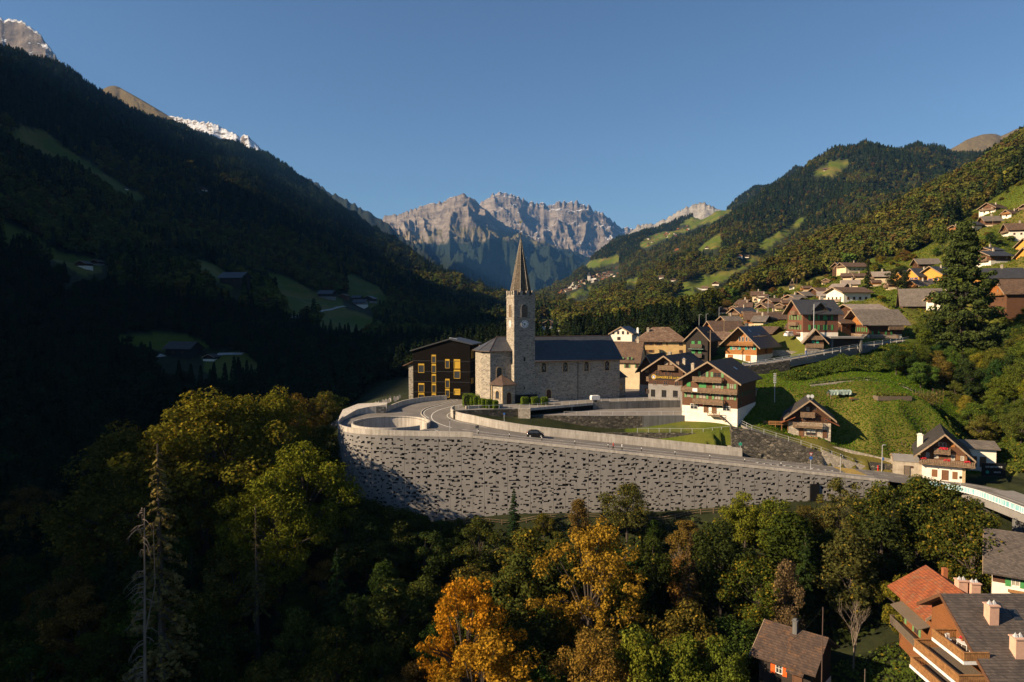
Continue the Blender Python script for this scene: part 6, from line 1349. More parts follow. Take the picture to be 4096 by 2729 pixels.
# things on the deck
def chair(x,y,z,yaw,label):
    c=thing('garden_chair',label,'chair',(x,y,z),yaw)
    m=MB(); m.tube((0,0,.40),(0,0,.45),.28,.28,12); m.build('seat',M['white'],c)
    m=MB(); 
    for a in np.linspace(-1.3,1.3,9): m.tube((.27*math.sin(a),.27*math.cos(a),.45),(.33*math.sin(a),.36*math.cos(a),.95),.02,.02,4)
    m.path([(.33*math.sin(a),.36*math.cos(a),.95) for a in np.linspace(-1.3,1.3,9)],.025,4); m.build('backrest',M['white'],c)
    for sx_,sy_ in ((-1,-1),(1,-1),(-1,1),(1,1)): MB().tube((sx_*.22,sy_*.2,.42),(sx_*.27,sy_*.25,0),.022,.022,5).build('leg',M['white'],c)
chair(47.7,75.6,-36.15,.6,'white round backed garden chair at the far end of the top sun deck'); chair(48.6,73.0,-36.15,2.6,'white garden chair at the near end of the table on the top sun deck')
t_=thing('garden_table','white oval garden table on the top sun deck of the terrace house','table',(48.5,74.2,-36.15),.2)
m=MB(); m.prism([(.5*math.cos(a),.95*math.sin(a)) for a in np.linspace(0,2*math.pi,18,endpoint=False)],.70,.74); m.build('tabletop',M['white'],t_)
for sx_,sy_ in ((-1,-1),(1,-1),(-1,1),(1,1)): MB().tube((sx_*.3,sy_*.6,.7),(sx_*.34,sy_*.66,0),.025,.025,5).build('leg',M['white'],t_)
def potplant(x,y,z,label,col='flower_r',s=1.0):
    c=thing('potted_plant',label,'plant',(x,y,z)); MB().tube((0,0,0),(0,0,.3*s),.13*s,.18*s,10).build('pot',M['clay'],c)
    m=MB(); r_=random.Random(int(x*37)); 
    for _ in range(26): m.ball((r_.gauss(0,.14)*s,r_.gauss(0,.14)*s,(.45+r_.gauss(0,.12))*s),.07*s,5,3)
    m.build('flowers',M[col],c)
potplant(48.5,74.6,-35.41,'small red potted plant on the white garden table','flower_r',.8)
# neighbour with green shutters at the right edge
h=House('brown house with green shutters and a ridged brown roof at right below the bridge',(1000,97),(1085,92),597,570,534,9,'x',wall='wood_brown',roof='tile_slab',base=(1.2,'plaster_w'),over=1.2,ovf=1.2,cat='house',name='house',zoom=5,sink=4,frames='frame_w')
h.win('F',(2262,545,2325,632),'green',sw=.65,glass='glass_c'); h.win('F',(2440,560,2500,650),'green',sw=.65)
k,z=h.pick('F',*ZM[5](2295,655)); m=MB(); m.box(k-.9,k+.9,-.35,-.1,z-.3,z+.05); m.build('flower_box',M['wood_rail_h'],h.o)
# ------------------------------------------------------------------ the rest of the village
for i,v in enumerate(V):
    lab,x0,x1,Y,dY,pb,pe,pr,Lh_,rg_,wa,ro,ba,sh,cat=v
    if wa=='wood_dark' and cat in('chalet','cottage','house'): wa='wood_brown'
    h=House(lab,(x0,Y-dY/2),(x1,Y+dY/2),pb,pe,pr,Lh_,rg_,wall=wa,roof=ro,base=ba,over=1.0,ovf=1.3,cat=cat,name=cat,sink=5)
    if cat in('barn','shed') : h.auto(i,None,'L',False,wide=.8)
    else: h.auto(i,sh,'FLR' if x1>1000 else 'FL',True,'wood_rail_y' if wa=='wood_yellow' else ('wood_rail_h' if wa in('wood_orange','wood_honey') else 'wood_rail'))
    if cat not in('barn','shed','hut','outbuilding'): h.chimney(h.W*.6,h.L*.5,1.1,.7)
# ------------------------------------------------------------------ farms on the shaded slope and the far hillsides (found on the ground through the picture)
def far_house(label,px,py,wpx,wall,roof,base,ridge='x',group=None,L=None,hh=None,yaw=0,kind='chalet',maxd=6000,win=True):
    q=on_ground(px,py,150,maxd)
    if q is None: return None
    Wd=wpx/705*q.y; L=L or Wd*.8; hh=hh or max(2.6,Wd*.42)
    a=(px-wpx/2,q.y-math.sin(yaw)*Wd/2); b=(px+wpx/2,q.y+math.sin(yaw)*Wd/2)
    f=lambda z,Y: proj(0,Y,z)[1]
    h=House(label,a,b,f(q.z+.3,q.y),f(q.z+hh,q.y),f(q.z+hh+Wd*.24,q.y+(L/2 if ridge=='x' else -.5)),L,ridge,wall=wall,roof=roof,base=(hh*.35,base) if base else (0,'wood_dark'),over=Wd*.09,ovf=Wd*.1,cat=kind,name=kind,group=group,sink=6)
    if win:
        n_=2 if Wd>7 else 1
        for i in range(n_): h.win('F',(h.W/2+(i-(n_-1)/2)*h.W*.4,h.hb+ (hh-h.hb)*.5,1.1,1.2),None,raw=True)
    return h
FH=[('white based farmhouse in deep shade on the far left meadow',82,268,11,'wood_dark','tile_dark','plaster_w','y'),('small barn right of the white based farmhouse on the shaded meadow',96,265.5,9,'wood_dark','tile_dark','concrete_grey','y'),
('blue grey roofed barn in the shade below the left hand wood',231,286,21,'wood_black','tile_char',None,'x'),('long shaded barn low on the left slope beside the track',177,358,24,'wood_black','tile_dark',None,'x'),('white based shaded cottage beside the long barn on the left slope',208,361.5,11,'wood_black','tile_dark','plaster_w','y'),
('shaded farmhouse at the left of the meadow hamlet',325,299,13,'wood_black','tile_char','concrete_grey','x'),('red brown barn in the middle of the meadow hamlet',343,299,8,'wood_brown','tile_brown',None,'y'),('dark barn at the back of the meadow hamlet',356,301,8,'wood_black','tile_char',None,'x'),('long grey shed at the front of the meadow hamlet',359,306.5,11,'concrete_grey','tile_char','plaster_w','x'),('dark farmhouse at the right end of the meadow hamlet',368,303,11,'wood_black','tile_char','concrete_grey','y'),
('lone barn high in the shaded wood, left one',126,190,5,'wood_black','tile_dark','plaster_w','y'),('lone reddish barn high in the shaded wood',204,191.5,6,'wood_brown','tile_dark','plaster_w','y'),
('dark chalet on the shaded meadow just right of the clock tower',549,329,14,'wood_black','tile_dark','plaster_w','y'),
('red roofed chalet beside the pale terrace wall on the sunny meadow',704.5,290,6,'wood_brown','tile_speck','plaster_w','x'),('brown chalet on the sunny meadow above the terrace wall',715,285.5,6.5,'wood_brown','tile_brown','plaster_w','y'),('dark barn under the sunny meadow at the edge of the wood',686,305.5,6,'wood_dark','tile_brown',None,'x'),
('lone farm on the high clearing of the wooded hill',824,171.5,6,'wood_brown','tile_brown','plaster_w','x'),('barn in the middle of the long sunny clearing',706,249,4,'wood_dark','tile_brown','plaster_w','y'),('orange chalet at the wood edge left of the long clearing',676,250.5,4,'wood_orange','tile_brown',None,'y'),('chalet at the top of the lower sunny meadow',739,257.5,4.5,'wood_orange','tile_brown','plaster_w','y'),('second chalet at the top of the lower sunny meadow, further right',746,258,4,'wood_dark','tile_brown','plaster_w','x'),
('pale chalet on the left part of the lower sunny meadow',661,279,5,'wood_brown','tile_brown','plaster_w','x'),('brown chalet just right of the pale one on the lower sunny meadow',673,281.5,5,'wood_brown','tile_brown','plaster_w','y')]
for f in FH: far_house(*f,yaw=-.25)
rv=random.Random(5)
EXTRA=[(704,341,11,'wood_brown','small brown chalet tucked behind the ochre house roof at the edge of the dark wood'),(713,333,10,'wood_orange','orange walled chalet left of the big red brown barn roof'),(723,314.5,8,'wood_brown','brown chalet above the low dark grey roofed house'),(733,312.5,8,'wood_orange','little orange chalet left of the long blue grey roof'),(748,319,9,'wood_orange','orange chalet squeezed between the grey roofed house and the porch roofed chalet'),(760,309,8,'wood_brown','brown chalet right of the long blue grey roof'),(766,305.5,8,'wood_orange','orange chalet left of the flag pole chalet'),(779,311,9,'wood_brown','brown chalet right of the hut beside the round tree'),(787,308,9,'wood_orange','orange chalet below the dark gabled shed'),(793,313,10,'wood_brown','brown chalet above the grey roofed cottage'),(807,292,8,'wood_orange','small orange chalet at the wood edge left of the dark roofed barn'),(825,284.5,8,'wood_brown','brown chalet at the wood edge above the red boarded chalet'),(835,297,9,'wood_honey','honey chalet between the orange one and the white walled chalet'),(868,277.5,8,'wood_orange','orange chalet under the right end of the long house on arches'),(876,287,9,'wood_honey','honey chalet right of the white walled chalet, above its trees'),(884,282,8,'wood_yellow','yellow chalet just left of the row of three yellow ones'),(893,290,10,'wood_brown','brown chalet below the left end of the row of yellow ones')]
for i,(px,py,wp_,wa,lab) in enumerate(EXTRA):
    h=far_house(lab,px,py,wp_,wa,'tile_brown' if i%3 else 'tile_speck','plaster_c','y' if i%2 else 'x',yaw=-.55 if i%2 else -.1,win=False,hh=None)
    if h: h.auto(40+i,None,'FL',True,'wood_rail_h' if wa!='wood_brown' else 'wood_rail')
for i in range(70):
    t=rv.random(); px=558+t*60; py=291.5-t*20+rv.uniform(-3.5,4.5)
    far_house('tiny sunlit chalet in the distant valley village',px,py,rv.uniform(2.0,3.4),rv.choice(['wood_orange','wood_brown','plaster_w','plaster_c','wood_brown']),rv.choice(['tile_brown','tile_speck','tile_brown','tile_grey']),None,rv.choice('xy'),'chalets of the distant valley village',yaw=rv.uniform(-.5,.3),win=False)
for i in range(26):
    t=rv.random(); px=645+t*45; py=243-t*16+rv.uniform(-4,4)
    far_house('speck sized chalet on the high sunny pasture under the rocky ridge',px,py,rv.uniform(1.6,2.6),rv.choice(['wood_orange','plaster_w','wood_brown']),'tile_brown',None,rv.choice('xy'),'chalets on the high pasture',yaw=rv.uniform(-.5,.3),win=False)
q=on_ground(589,283,600,6000)
if q:
    c=thing('church','tiny white church with a pointed spire in the distant valley village','church',tuple(q)); m=MB(); m.box(-4,4,-4,4,-4,22); m.build('tower',M['plaster_w'],c); m=MB(); m.add([(-4.3,-4.3,22),(4.3,-4.3,22),(4.3,4.3,22),(-4.3,4.3,22),(0,0,36)],[(0,1,4),(1,2,4),(2,3,4),(3,0,4),(3,2,1,0)]); m.build('spire',M['slate'],c); m=MB(); m.box(4,22,-5,5,-4,10); m.extr([(4,-5.5,10),(4,5.5,10),(4,0,15)],(18,0,0)); m.build('nave',M['plaster_w'],c)
# lanes on the shaded meadow
def lane(pix,wd,label=None):
    pts=[on_ground(px,py,200,3000) for px,py in pix]; pts=[q for q in pts if q]
    if len(pts)<2: return
    rp=resample(pts,6); mb=MB(); ribbon('',rp,wd,lambda x,y: gz_at(x,y),None,.35,mb=mb); o=mb.build('lane',M['lane']); tag(o,kind='structure')
M['lane']=m_plain('pale_gravel_lane',(.36,.34,.31),(.27,.255,.23),.4,.95)
lane([(289,318.5),(301,317),(311,313.5),(322,311),(333,309),(345,306.5)],4)
lane([(362,335),(371,332),(379,329.5),(385,329)],4)
lane([(554,335),(562,330),(566,326),(565,322)],4)
lane([(150,357),(158,356.5),(164,356)],4); lane([(217,355),(230,354.5),(243,354.5)],4)
lane([(690,287),(700,289.5),(712,291.5),(718,292.5)],5)
lane([(745,313),(756,304.5),(763,299),(768,295)],4)
# ------------------------------------------------------------------ foliage
def m_leaf(name, vary=True, base=None, tl=.3):
    m=bpy.data.materials.new(name); m.use_nodes=True; t=m.node_tree; t.nodes.clear()
    out=N(t,'ShaderNodeOutputMaterial'); d=N(t,'ShaderNodeBsdfDiffuse'); tr=N(t,'ShaderNodeBsdfTranslucent'); mx=N(t,'ShaderNodeMixShader'); mx.inputs[0].default_value=tl
    oi=N(t,'ShaderNodeObjectInfo'); g=N(t,'ShaderNodeNewGeometry')
    rnd=g.outputs['Random Per Island']
    if base is None:
        c=oi.outputs['Color']; au=mth(t,'LESS_THAN',rnd,mth(t,'MULTIPLY',oi.outputs['Alpha'],.32))
        c=mixc(t,au,c,mixc(t,.45,c,(.34,.21,.02)))
        v=mth(t,'ADD',mth(t,'MULTIPLY',mth(t,'FRACT',mth(t,'MULTIPLY',rnd,37.7)),.9),.55)
    else:
        hue=N(t,'ShaderNodeHueSaturation'); hue.inputs['Color'].default_value=(*base,1)
        L(t,mth(t,'ADD',.46,mth(t,'MULTIPLY',oi.outputs['Random'],.07)),hue.inputs['Hue'])
        c=hue.outputs[0]; v=mth(t,'ADD',mth(t,'MULTIPLY',rnd,.7),mth(t,'ADD',mth(t,'MULTIPLY',oi.outputs['Random'],.6),.35))
    c=mixc(t,1.0,c,c); vm=N(t,'ShaderNodeVectorMath'); vm.operation='SCALE'; L(t,c,vm.inputs[0]); L(t,v,vm.inputs['Scale'])
    L(t,vm.outputs[0],d.inputs[0]); L(t,vm.outputs[0],tr.inputs[0]); L(t,d.outputs[0],mx.inputs[1]); L(t,tr.outputs[0],mx.inputs[2]); L(t,mx.outputs[0],out.inputs[0])
    return m
LEAF=m_leaf('autumn_leaves')
BARK=m_plain('tree_bark',(.085,.065,.05),(.045,.036,.028),3,.95,.4,10,(1,1,.2)); BARKP=m_plain('pale_dead_bark',(.22,.17,.125),(.12,.095,.075),3,.95,.3,10,(1,1,.2))
def leafmesh(name, C, Nn, size, mat, seed=0, asp=1.5):
    """C (n,3) centres, Nn (n,3) rough normals: one rhombic leaf spray at each"""
    r=np.random.default_rng(seed); n=len(C); Nn=Nn+r.normal(0,.55,(n,3)); Nn/=np.linalg.norm(Nn,axis=1)[:,None]+1e-9
    u=np.cross(Nn,r.normal(0,1,(n,3))); u/=np.linalg.norm(u,axis=1)[:,None]+1e-9; w_=np.cross(Nn,u)
    s=(size*r.uniform(.6,1.35,n))[:,None]; a=C+u*s*asp*.5; b=C+w_*s*.5+Nn*s*.12; c=C-u*s*asp*.5; d=C-w_*s*.5+Nn*s*.12
    v=np.stack([a,b,c,d],1).reshape(-1,3); me=bpy.data.meshes.new(name); me.vertices.add(4*n); me.vertices.foreach_set('co',v.ravel())
    me.loops.add(4*n); me.loops.foreach_set('vertex_index',np.arange(4*n)); me.polygons.add(n); me.polygons.foreach_set('loop_start',np.arange(n)*4); me.update(); me.validate(); me.materials.append(mat); return me
def clump_points(cent, rad, per, r, flat=.8):
    P_=[];N_=[]
    for c,ra in zip(cent,rad):
        d=r.normal(0,1,(per,3)); d/=np.linalg.norm(d,axis=1)[:,None]; rr_=ra*r.uniform(.35,1,per)**.6
        q=d*rr_[:,None]; q[:,2]*=flat; P_.append(c+q); N_.append(d+np.array([0,0,.35]))
    return np.concatenate(P_),np.concatenate(N_)
def make_broad(seed,H=16,rx=.30,rz=.40,cz=.60,ncl=58,per=190,leaf=.27,sparse=1.0,crad=(.07,.125)):
    r=np.random.default_rng(seed); cent=[];rad=[]
    for i in range(ncl):
        d=r.normal(0,1,3); d/=np.linalg.norm(d); k=r.uniform(.45,1.0)**.5
        lob=1+.28*math.sin(3*math.atan2(d[1],d[0])+seed)+.15*r.normal()
        top=1-.35*max(0,d[2]); 
        cent.append(np.array([d[0]*rx*H*k*lob*top,d[1]*rx*H*k*lob*top,cz*H+d[2]*rz*H*k])); rad.append(r.uniform(*crad)*H)
    cent=np.array(cent); C,Nn=clump_points(cent,rad,int(per*sparse),r)
    crown=leafmesh('crown',C,Nn,leaf,LEAF,seed)
    t=MB(); zt=cz*H; t.tube((0,0,-1.5),(.02*H,0,zt*.55),.022*H,.016*H,7); t.tube((.02*H,0,zt*.55),(0,.01*H,zt*1.25),.016*H,.005*H,6)
    for c in cent[::4]:
        b=Vector((.015*H,0,min(c[2]*.75,zt*r.uniform(.45,.9)))); m_=(b+Vector(c))*.5+Vector((0,0,.03*H)); t.tube(b,m_,.007*H,.005*H,5); t.tube(m_,Vector(c),.005*H,.002*H,4)
    return t.mesh('trunk',BARK),crown,H
def make_conifer(seed,H=20,rb=.17,per=13,leaf=.42,start=.12,droop=.28,sparse=1.0,gap=1.0):
    r=np.random.default_rng(seed); C=[];Nn=[];z=start*H; t=MB(); t.tube((0,0,-1.5),(0,0,H),.015*H,.002*H,6)
    while z<H*.985:
        f=1-(z/H-start)/(1-start); R=rb*H*f**.85+.15; nb=int(5+5*f)
        for k in range(nb):
            if r.random()>sparse: continue
            a=r.uniform(0,2*math.pi); Lb=R*r.uniform(.65,1.12); d=np.array([math.cos(a),math.sin(a),0])
            n_=int(per*Lb/(.17*H)*3)+3
            u=r.uniform(.12,1,n_)**.8; q=d*(Lb*u)[:,None]; side=np.array([-d[1],d[0],0]); wdt=.22*Lb*(1.15-u)
            q=q+side*(r.normal(0,.55,n_)*wdt)[:,None]; q[:,2]=z-droop*Lb*u**1.5-np.abs(r.normal(0,.12,n_))*.08*H*f+r.normal(0,.06,n_)
            C.append(q); Nn.append(np.tile(d*.5+np.array([0,0,.9]),(n_,1)))
            if k%2==0: t.tube((0,0,z),(d[0]*Lb*.8,d[1]*Lb*.8,z-droop*Lb*.7),.004*H,.0015*H,4)
        z+=H*.028*gap*(1+.5*f)
    C=np.concatenate(C);Nn=np.concatenate(Nn); return t.mesh('trunk',BARK),leafmesh('crown',C,Nn,leaf,LEAF,seed,1.7),H
def make_fir(seed,H=30):
    r=np.random.default_rng(seed); cent=[];rad=[]; t=MB(); t.tube((0,0,-3),(.4,0,H*.6),.5,.26,8); t.tube((.4,0,H*.6),(.1,0,H*.97),.26,.05,6); t.tube((.4,0,H*.55),(2.6,.5,H*.90),.16,.04,5)
    for z in np.arange(.10*H,H*.99,.033*H):
        f=(z/H); prof=.24*H*min(1,(1-f)*1.75)**.8*(.75+.25*min(1,f*4)); n_=int(6+9*prof/(.24*H))
        for k in range(n_):
            a=r.uniform(0,6.283); ln=prof*r.uniform(.45,1.18); x0=.4 if z<.6*H else .2; u=r.uniform(.5,1.0)
            cent.append((x0+math.cos(a)*ln*u,math.sin(a)*ln*u,z-ln*.10+r.normal(0,.3))); rad.append(r.uniform(.028,.05)*H)
            if k%3==0: t.tube((x0,0,z),cent[-1],.09,.03,4)
    for k in range(26): cent.append((2.5+r.normal(0,1.0),.5+r.normal(0,1.0),H*r.uniform(.74,.93))); rad.append(.04*H)
    C,Nn=clump_points(np.array(cent),rad,85,r,.55); return t.mesh('trunk',BARK),leafmesh('crown',C,Nn,.36,LEAF,seed,1.6),H
def make_bush(seed,H=3,ncl=16,per=80,leaf=.26):
    r=np.random.default_rng(seed); cent=r.normal(0,1,(ncl,3)); cent/=np.linalg.norm(cent,axis=1)[:,None]; cent*=np.array([.42,.42,.33])*H*r.uniform(.5,1,(ncl,1)); cent[:,2]+=.45*H; cent[:,2]=np.maximum(cent[:,2],.15*H)
    C,Nn=clump_points(cent,r.uniform(.16,.26,ncl)*H,per,r); t=MB()
    for c in cent[::3]: t.tube((0,0,-.3),tuple(c),.02*H,.006*H,4)
    return t.mesh('stems',BARK),leafmesh('crown',C,Nn,leaf,LEAF,seed),H
BIG=dict(H=28,leaf=.30,ncl=120,per=165,crad=(.045,.09))
KIND={'bigbroad':[make_broad(61,**BIG),make_broad(62,rx=.33,rz=.37,**BIG),make_broad(63,rx=.27,rz=.42,cz=.57,**BIG)],
 'bigsparse':[make_broad(64,rx=.29,rz=.41,H=28,leaf=.28,ncl=150,per=100,crad=(.03,.065)),make_broad(65,rx=.31,rz=.39,H=28,leaf=.28,ncl=150,per=100,crad=(.03,.065))],
 'broad':[make_broad(1),make_broad(2,rx=.34,rz=.36),make_broad(3,rx=.27,rz=.43,cz=.57),make_broad(4,rx=.31,rz=.38,ncl=66)],
 'slim':[make_broad(11,rx=.17,rz=.45,cz=.55,ncl=46),make_broad(12,rx=.19,rz=.44,cz=.55,ncl=50)],
 'sparse':[make_broad(21,rx=.30,rz=.40,ncl=64,per=120,leaf=.25,crad=(.045,.10)),make_broad(22,rx=.27,rz=.42,ncl=70,per=115,leaf=.25,crad=(.045,.10))],
 'spruce':[make_conifer(31,per=20,leaf=.33),make_conifer(32,rb=.15,per=20,leaf=.33)],'thin':[make_conifer(33,rb=.15,leaf=.30,sparse=.55,per=18,gap=1.3,droop=.45),make_conifer(34,rb=.12,leaf=.30,sparse=.5,per=18,gap=1.4,droop=.4)],
 'bigthin':[make_conifer(35,H=44,rb=.10,leaf=.36,sparse=.6,per=34,gap=.62,droop=.45,start=.34),make_conifer(36,H=44,rb=.075,leaf=.36,sparse=.5,per=30,gap=.7,droop=.4,start=.4)],'fir':[make_fir(41)],
 'bush':[make_bush(51,leaf=.18,per=130),make_bush(52,leaf=.18,per=130),make_bush(53,leaf=.18,per=130)]}
BLK=[]       # picture rectangles of the houses (x0,x1,ytop,ybase,Y), to keep foliage from standing in front of them
for o in list(COL.objects):
    if o.parent is None and o.get('category') in ('chalet','house','barn','cottage','granary','garage','hut','shed','farmhouse','building','annex','outbuilding','office'):
        xs_=[];ys_=[];Yc=[]
        for c in o.children:
            if c.type=='MESH' and c.name.split('.')[0] in('wall','roof','base'):
                mw=Matrix.Translation(o.location)@Matrix.Rotation(o.rotation_euler.z,4,'Z')
                for k in c.bound_box:
                    q=mw@Vector(k); a,b=proj(q.x,q.y,q.z); xs_.append(a); ys_.append(b); Yc.append(q.y)
        if xs_: BLK.append((min(xs_),max(xs_),min(ys_),max(ys_)-(max(ys_)-min(ys_))*.33,min(Yc),max(Yc),o))
def hides(x,y,z,H,wr,frac=1.0):
    a0,b0=proj(x,y,z+H); a1,_=proj(x+wr,y,z); w_=a1-proj(x,y,z)[0]; _,b1=proj(x,y,z)
    for (x0,x1,y0,y1,Y0,Y1,_o) in BLK:
        if y<Y1+1 and a0+w_>x0 and a0-w_<x1 and b0<y0+(y1-y0)*frac and b1>y0: return True
    return False
TREES=[]
def tree(kind,x,y,H,col,autumn=.1,label=None,name=None,var=None,wide=1.0,group=None,cat='tree',z=None,tilt=0,zone=None):
    if (H>20 and kind in('broad','sparse')) or (H>24 and kind=='thin'): kind='big'+kind
    tr,cr,h0=KIND[kind][(var if var is not None else random.randrange(99))%len(KIND[kind])]
    z=gz_at(x,y)-.3 if z is None else z
    o=thing(name or {'spruce':'spruce_tree','fir':'fir_tree','thin':'spruce_tree','bigthin':'spruce_tree','bush':'bush'}.get(kind,'broadleaf_tree'),label,cat,(x,y,z),random.uniform(0,6.28),group)
    s=H/h0; o.scale=(s*wide,s*wide,s)
    a=link('trunk' if kind!='bush' else 'stems',tr,None,o); b=link('crown',cr,None,o); b.color=(*col,autumn)
    TREES.append((o,kind,col,autumn,H,zone)); return o
def tree_px(kind,px,pytop,Y,col,autumn=.1,label=None,wide=1.0,var=None,Hmax=30,Hmin=4,name=None):
    q=P(px,pytop,Y); g=gz_at(q.x,Y); H=q.z-g
    z=None
    if H>Hmax: z=q.z-Hmax-.3; H=Hmax
    if H<Hmin: H=Hmin
    return tree(kind,q.x,Y,H*1.08,col,autumn,label,wide=wide,var=var,name=name,z=None if z is None else g-.3)
G1=(.040,.062,.012);G2=(.062,.085,.014);G3=(.095,.125,.016);OL=(.080,.072,.015);OR=(.42,.185,.012);YO=(.36,.20,.02);RU=(.19,.085,.022);DK=(.022,.036,.012);YG=(.13,.14,.016);BR=(.13,.085,.035)
random.seed(12)
# -------- the trees one would point at
tree_px('broad',205,404,134,(.125,.115,.013),.4,'orange tinged broad tree at the left of the sunlit clump beside the wall',1.25,0,34)
tree_px('broad',232,400,142,(.105,.105,.013),.4,'tree with orange crown tips in the middle of the sunlit clump beside the wall',1.1,1,34)
tree_px('broad',275,397,146,(.12,.12,.014),.25,'yellow green tree at the top of the sunlit clump beside the cemetery',1.0,2,30)
tree_px('broad',300,430,128,(.125,.135,.013),.12,'bright yellow green tree standing nearest the rounded end of the wall',1.15,3,24)
tree_px('broad',275,440,122,(.115,.125,.012),.15,'yellow green tree just in front of the brightest one by the wall end',1.0,0,24)
tree_px('thin',255,478,112,(.11,.095,.03),.2,'thin scraggly spruce with bare lower trunk in front of the sunlit clump',1.1,1,26)
tree_px('broad',128,435,138,(.085,.075,.013),.3,'dim olive tree left of the sunlit clump',1.25,2,34)
tree_px('broad',165,450,130,(.075,.07,.013),.3,'dim olive tree between the spruce and the sunlit clump',1.1,3,30)
tree_px('thin',158,468,98,(.17,.135,.045),.25,'tall half lit spruce with drooping twigs beside the forked dead trunk',1.1,0,50)
tree_px('sparse',468,585,95,OR,.7,'brilliant orange tree low in front, left of the bigger golden one',.85,0,30)
tree_px('sparse',592,527,103,(.26,.155,.018),.4,'large golden orange tree in the middle of the wooded slope',.95,1,32)
tree_px('sparse',482,634,88,(.32,.17,.015),.7,'golden tree at the bottom edge under the brilliant orange one',1.1,1,22)
tree_px('slim',508,655,84,(.30,.15,.02),.7,'small copper tree at the bottom edge right of the orange one',1.2,0,18)
tree_px('broad',592,638,90,(.20,.12,.025),.6,'brownish gold round tree at the bottom edge below the golden one',.85,1,22)
tree_px('broad',640,640,90,YG,.1,'bright lime green tree at the bottom edge, left of two smaller ones',.8,2,22)
tree_px('broad',684,645,90,(.11,.13,.016),.1,'lime green tree at the bottom edge, the middle of three',.75,3,20)
tree_px('broad',724,642,90,(.10,.125,.016),.1,'lime green tree at the bottom edge next to the orange shuttered cottage',.7,0,20)
tree_px('broad',627,484,131,(.07,.072,.02),.2,'large rounded olive tree standing up against the middle of the wall',1.05,1,18)
tree_px('slim',578,499,131,(.12,.08,.025),.5,'rusty narrow tree just left of the rounded olive one against the wall',1.0,0,14)
tree_px('spruce',514,490,133,(.03,.055,.02),.0,'young dark green conifer sticking up in front of the wall',1.0,0,14)
tree_px('broad',480,520,126,(.05,.06,.014),.2,'dark green tree hugging the foot of the wall left of the young conifer',1.1,2,16)
tree_px('broad',525,560,108,(.055,.065,.014),.2,'dark green tree left of the golden one, halfway down the slope',1.0,3,20)
tree_px('broad',745,496,124,YG,.15,'yellow green tree in front of the wall left of the black doorway',1.0,0,16)
tree_px('broad',775,500,122,(.095,.115,.015),.2,'bright green tree in front of the wall directly below the black doorway',1.0,1,16)
tree_px('sparse',840,482,124,(.095,.09,.025),.3,'tall drooping olive tree covering the wall right of the black doorway',1.0,0,18)
tree_px('broad',882,488,120,(.055,.068,.013),.4,'dark tree dotted with yellow leaves left of the bridge',1.05,2,20)
tree_px('broad',920,482,118,(.052,.066,.013),.4,'tallest dark tree dotted with yellow leaves beside the bridge',1.1,3,22)
tree_px('broad',958,489,114,(.055,.066,.013),.4,'dark tree dotted with yellow leaves close in front of the bridge rail',1.0,0,22)
tree_px('broad',972,512,104,(.055,.065,.012),.5,'dark tree leaning toward the bridge abutment',1.0,1,20)
tree_px('spruce',690,540,106,(.10,.065,.025),.3,'rusty brown larch pointing up on the wooded slope',.9,1,24)
tree_px('slim',786,566,101,(.13,.09,.045),.2,'small pinkish brown tree above the orange shuttered cottage',.62,1,22)
tree_px('broad',905,578,99,(.12,.115,.016),.5,'yellow green tree behind the mossy red roof',1.0,2,16)
tree_px('fir',965,214,212,(.060,.080,.022),.0,'giant dark conifer towering over the hillside village',1.0,0,40)
tree_px('spruce',868,262,330,(.025,.04,.015),0,'dark spruce on the hillside left of the row of yellow chalets',1.0,0,24)
tree_px('spruce',905,276,290,(.025,.042,.015),0,'dark pine below the small chalet with the yellow balcony',1.4,1,16)
tree_px('broad',898,268,305,(.04,.05,.018),.1,'grey green pine crown left of the dark one below the yellow chalets',1.2,1,18)
# forked dead trunk and bare trees
def bare(name,label,x,y,z,H,seed,fork=3,mat=BARKP,spread=.6,r0=.02,lean=0):
    r_=random.Random(seed); m=MB()
    def br(p,d,Ln,rad,lev):
        q=p+d*Ln; m.tube(p,q,rad,rad*.62,5 if lev>1 else 4)
        if lev==0: return
        for _ in range(r_.randint(2,fork)):
            dd=(d+Vector((r_.uniform(-1,1),r_.uniform(-1,1),r_.uniform(-.35,.5)))*spread).normalized(); br(p+d*Ln*r_.uniform(.55,1),dd,Ln*r_.uniform(.5,.78),rad*.55,lev-1)
    o=thing(name,label,'tree',(x,y,z)); br(Vector((0,0,-1)),Vector((lean,0,1)).normalized(),H*.42,H*r0,5); m.build('trunk',mat,o); return o
q=P(146,508,92); g_=gz_at(q.x,92); o=thing('dead_tree','forked dead spruce trunk with bare drooping branches, left of centre','tree',(q.x,92,g_))
m=MB(); H_=q.z-g_; m.tube((-.1,0,-1),(-.75,0,H_*.3),.26,.23,7); m.tube((-.75,0,H_*.3),(-.6,0,H_*.55),.23,.19,7); m.tube((-.6,0,H_*.55),(-.2,0,H_),.19,.06,6); m.tube((-.6,0,H_*.62),(1.0,0,H_*.78),.12,.05,5); m.tube((1.0,0,H_*.78),(.9,0,H_*.96),.06,.03,4)
m.build('trunk',BARKP,o); r_=random.Random(4); m=MB()
for i in range(46):
    z=H_*r_.uniform(.5,1.0); sg=-1 if r_.random()<.72 else 1; Lb=r_.uniform(1.2,4.2)*(1.15-z/H_*.6); a=r_.uniform(-1.2,1.2); d=Vector((sg*math.cos(a),math.sin(a)*.8,0)); p0=Vector((-.45,0,z)); p1=p0+d*Lb*.45+Vector((0,0,-.1)); p2=p1+d*Lb*.5+Vector((0,0,-Lb*.42)); m.tube(p0,p1,.075,.05,4); m.tube(p1,p2,.05,.02,4)
    for k in range(3): b_=p1+(p2-p1)*r_.random(); m.tube(b_,b_+Vector((r_.uniform(-.4,.4),r_.uniform(-.4,.4),-r_.uniform(.3,1.0))),.026,.014,3)
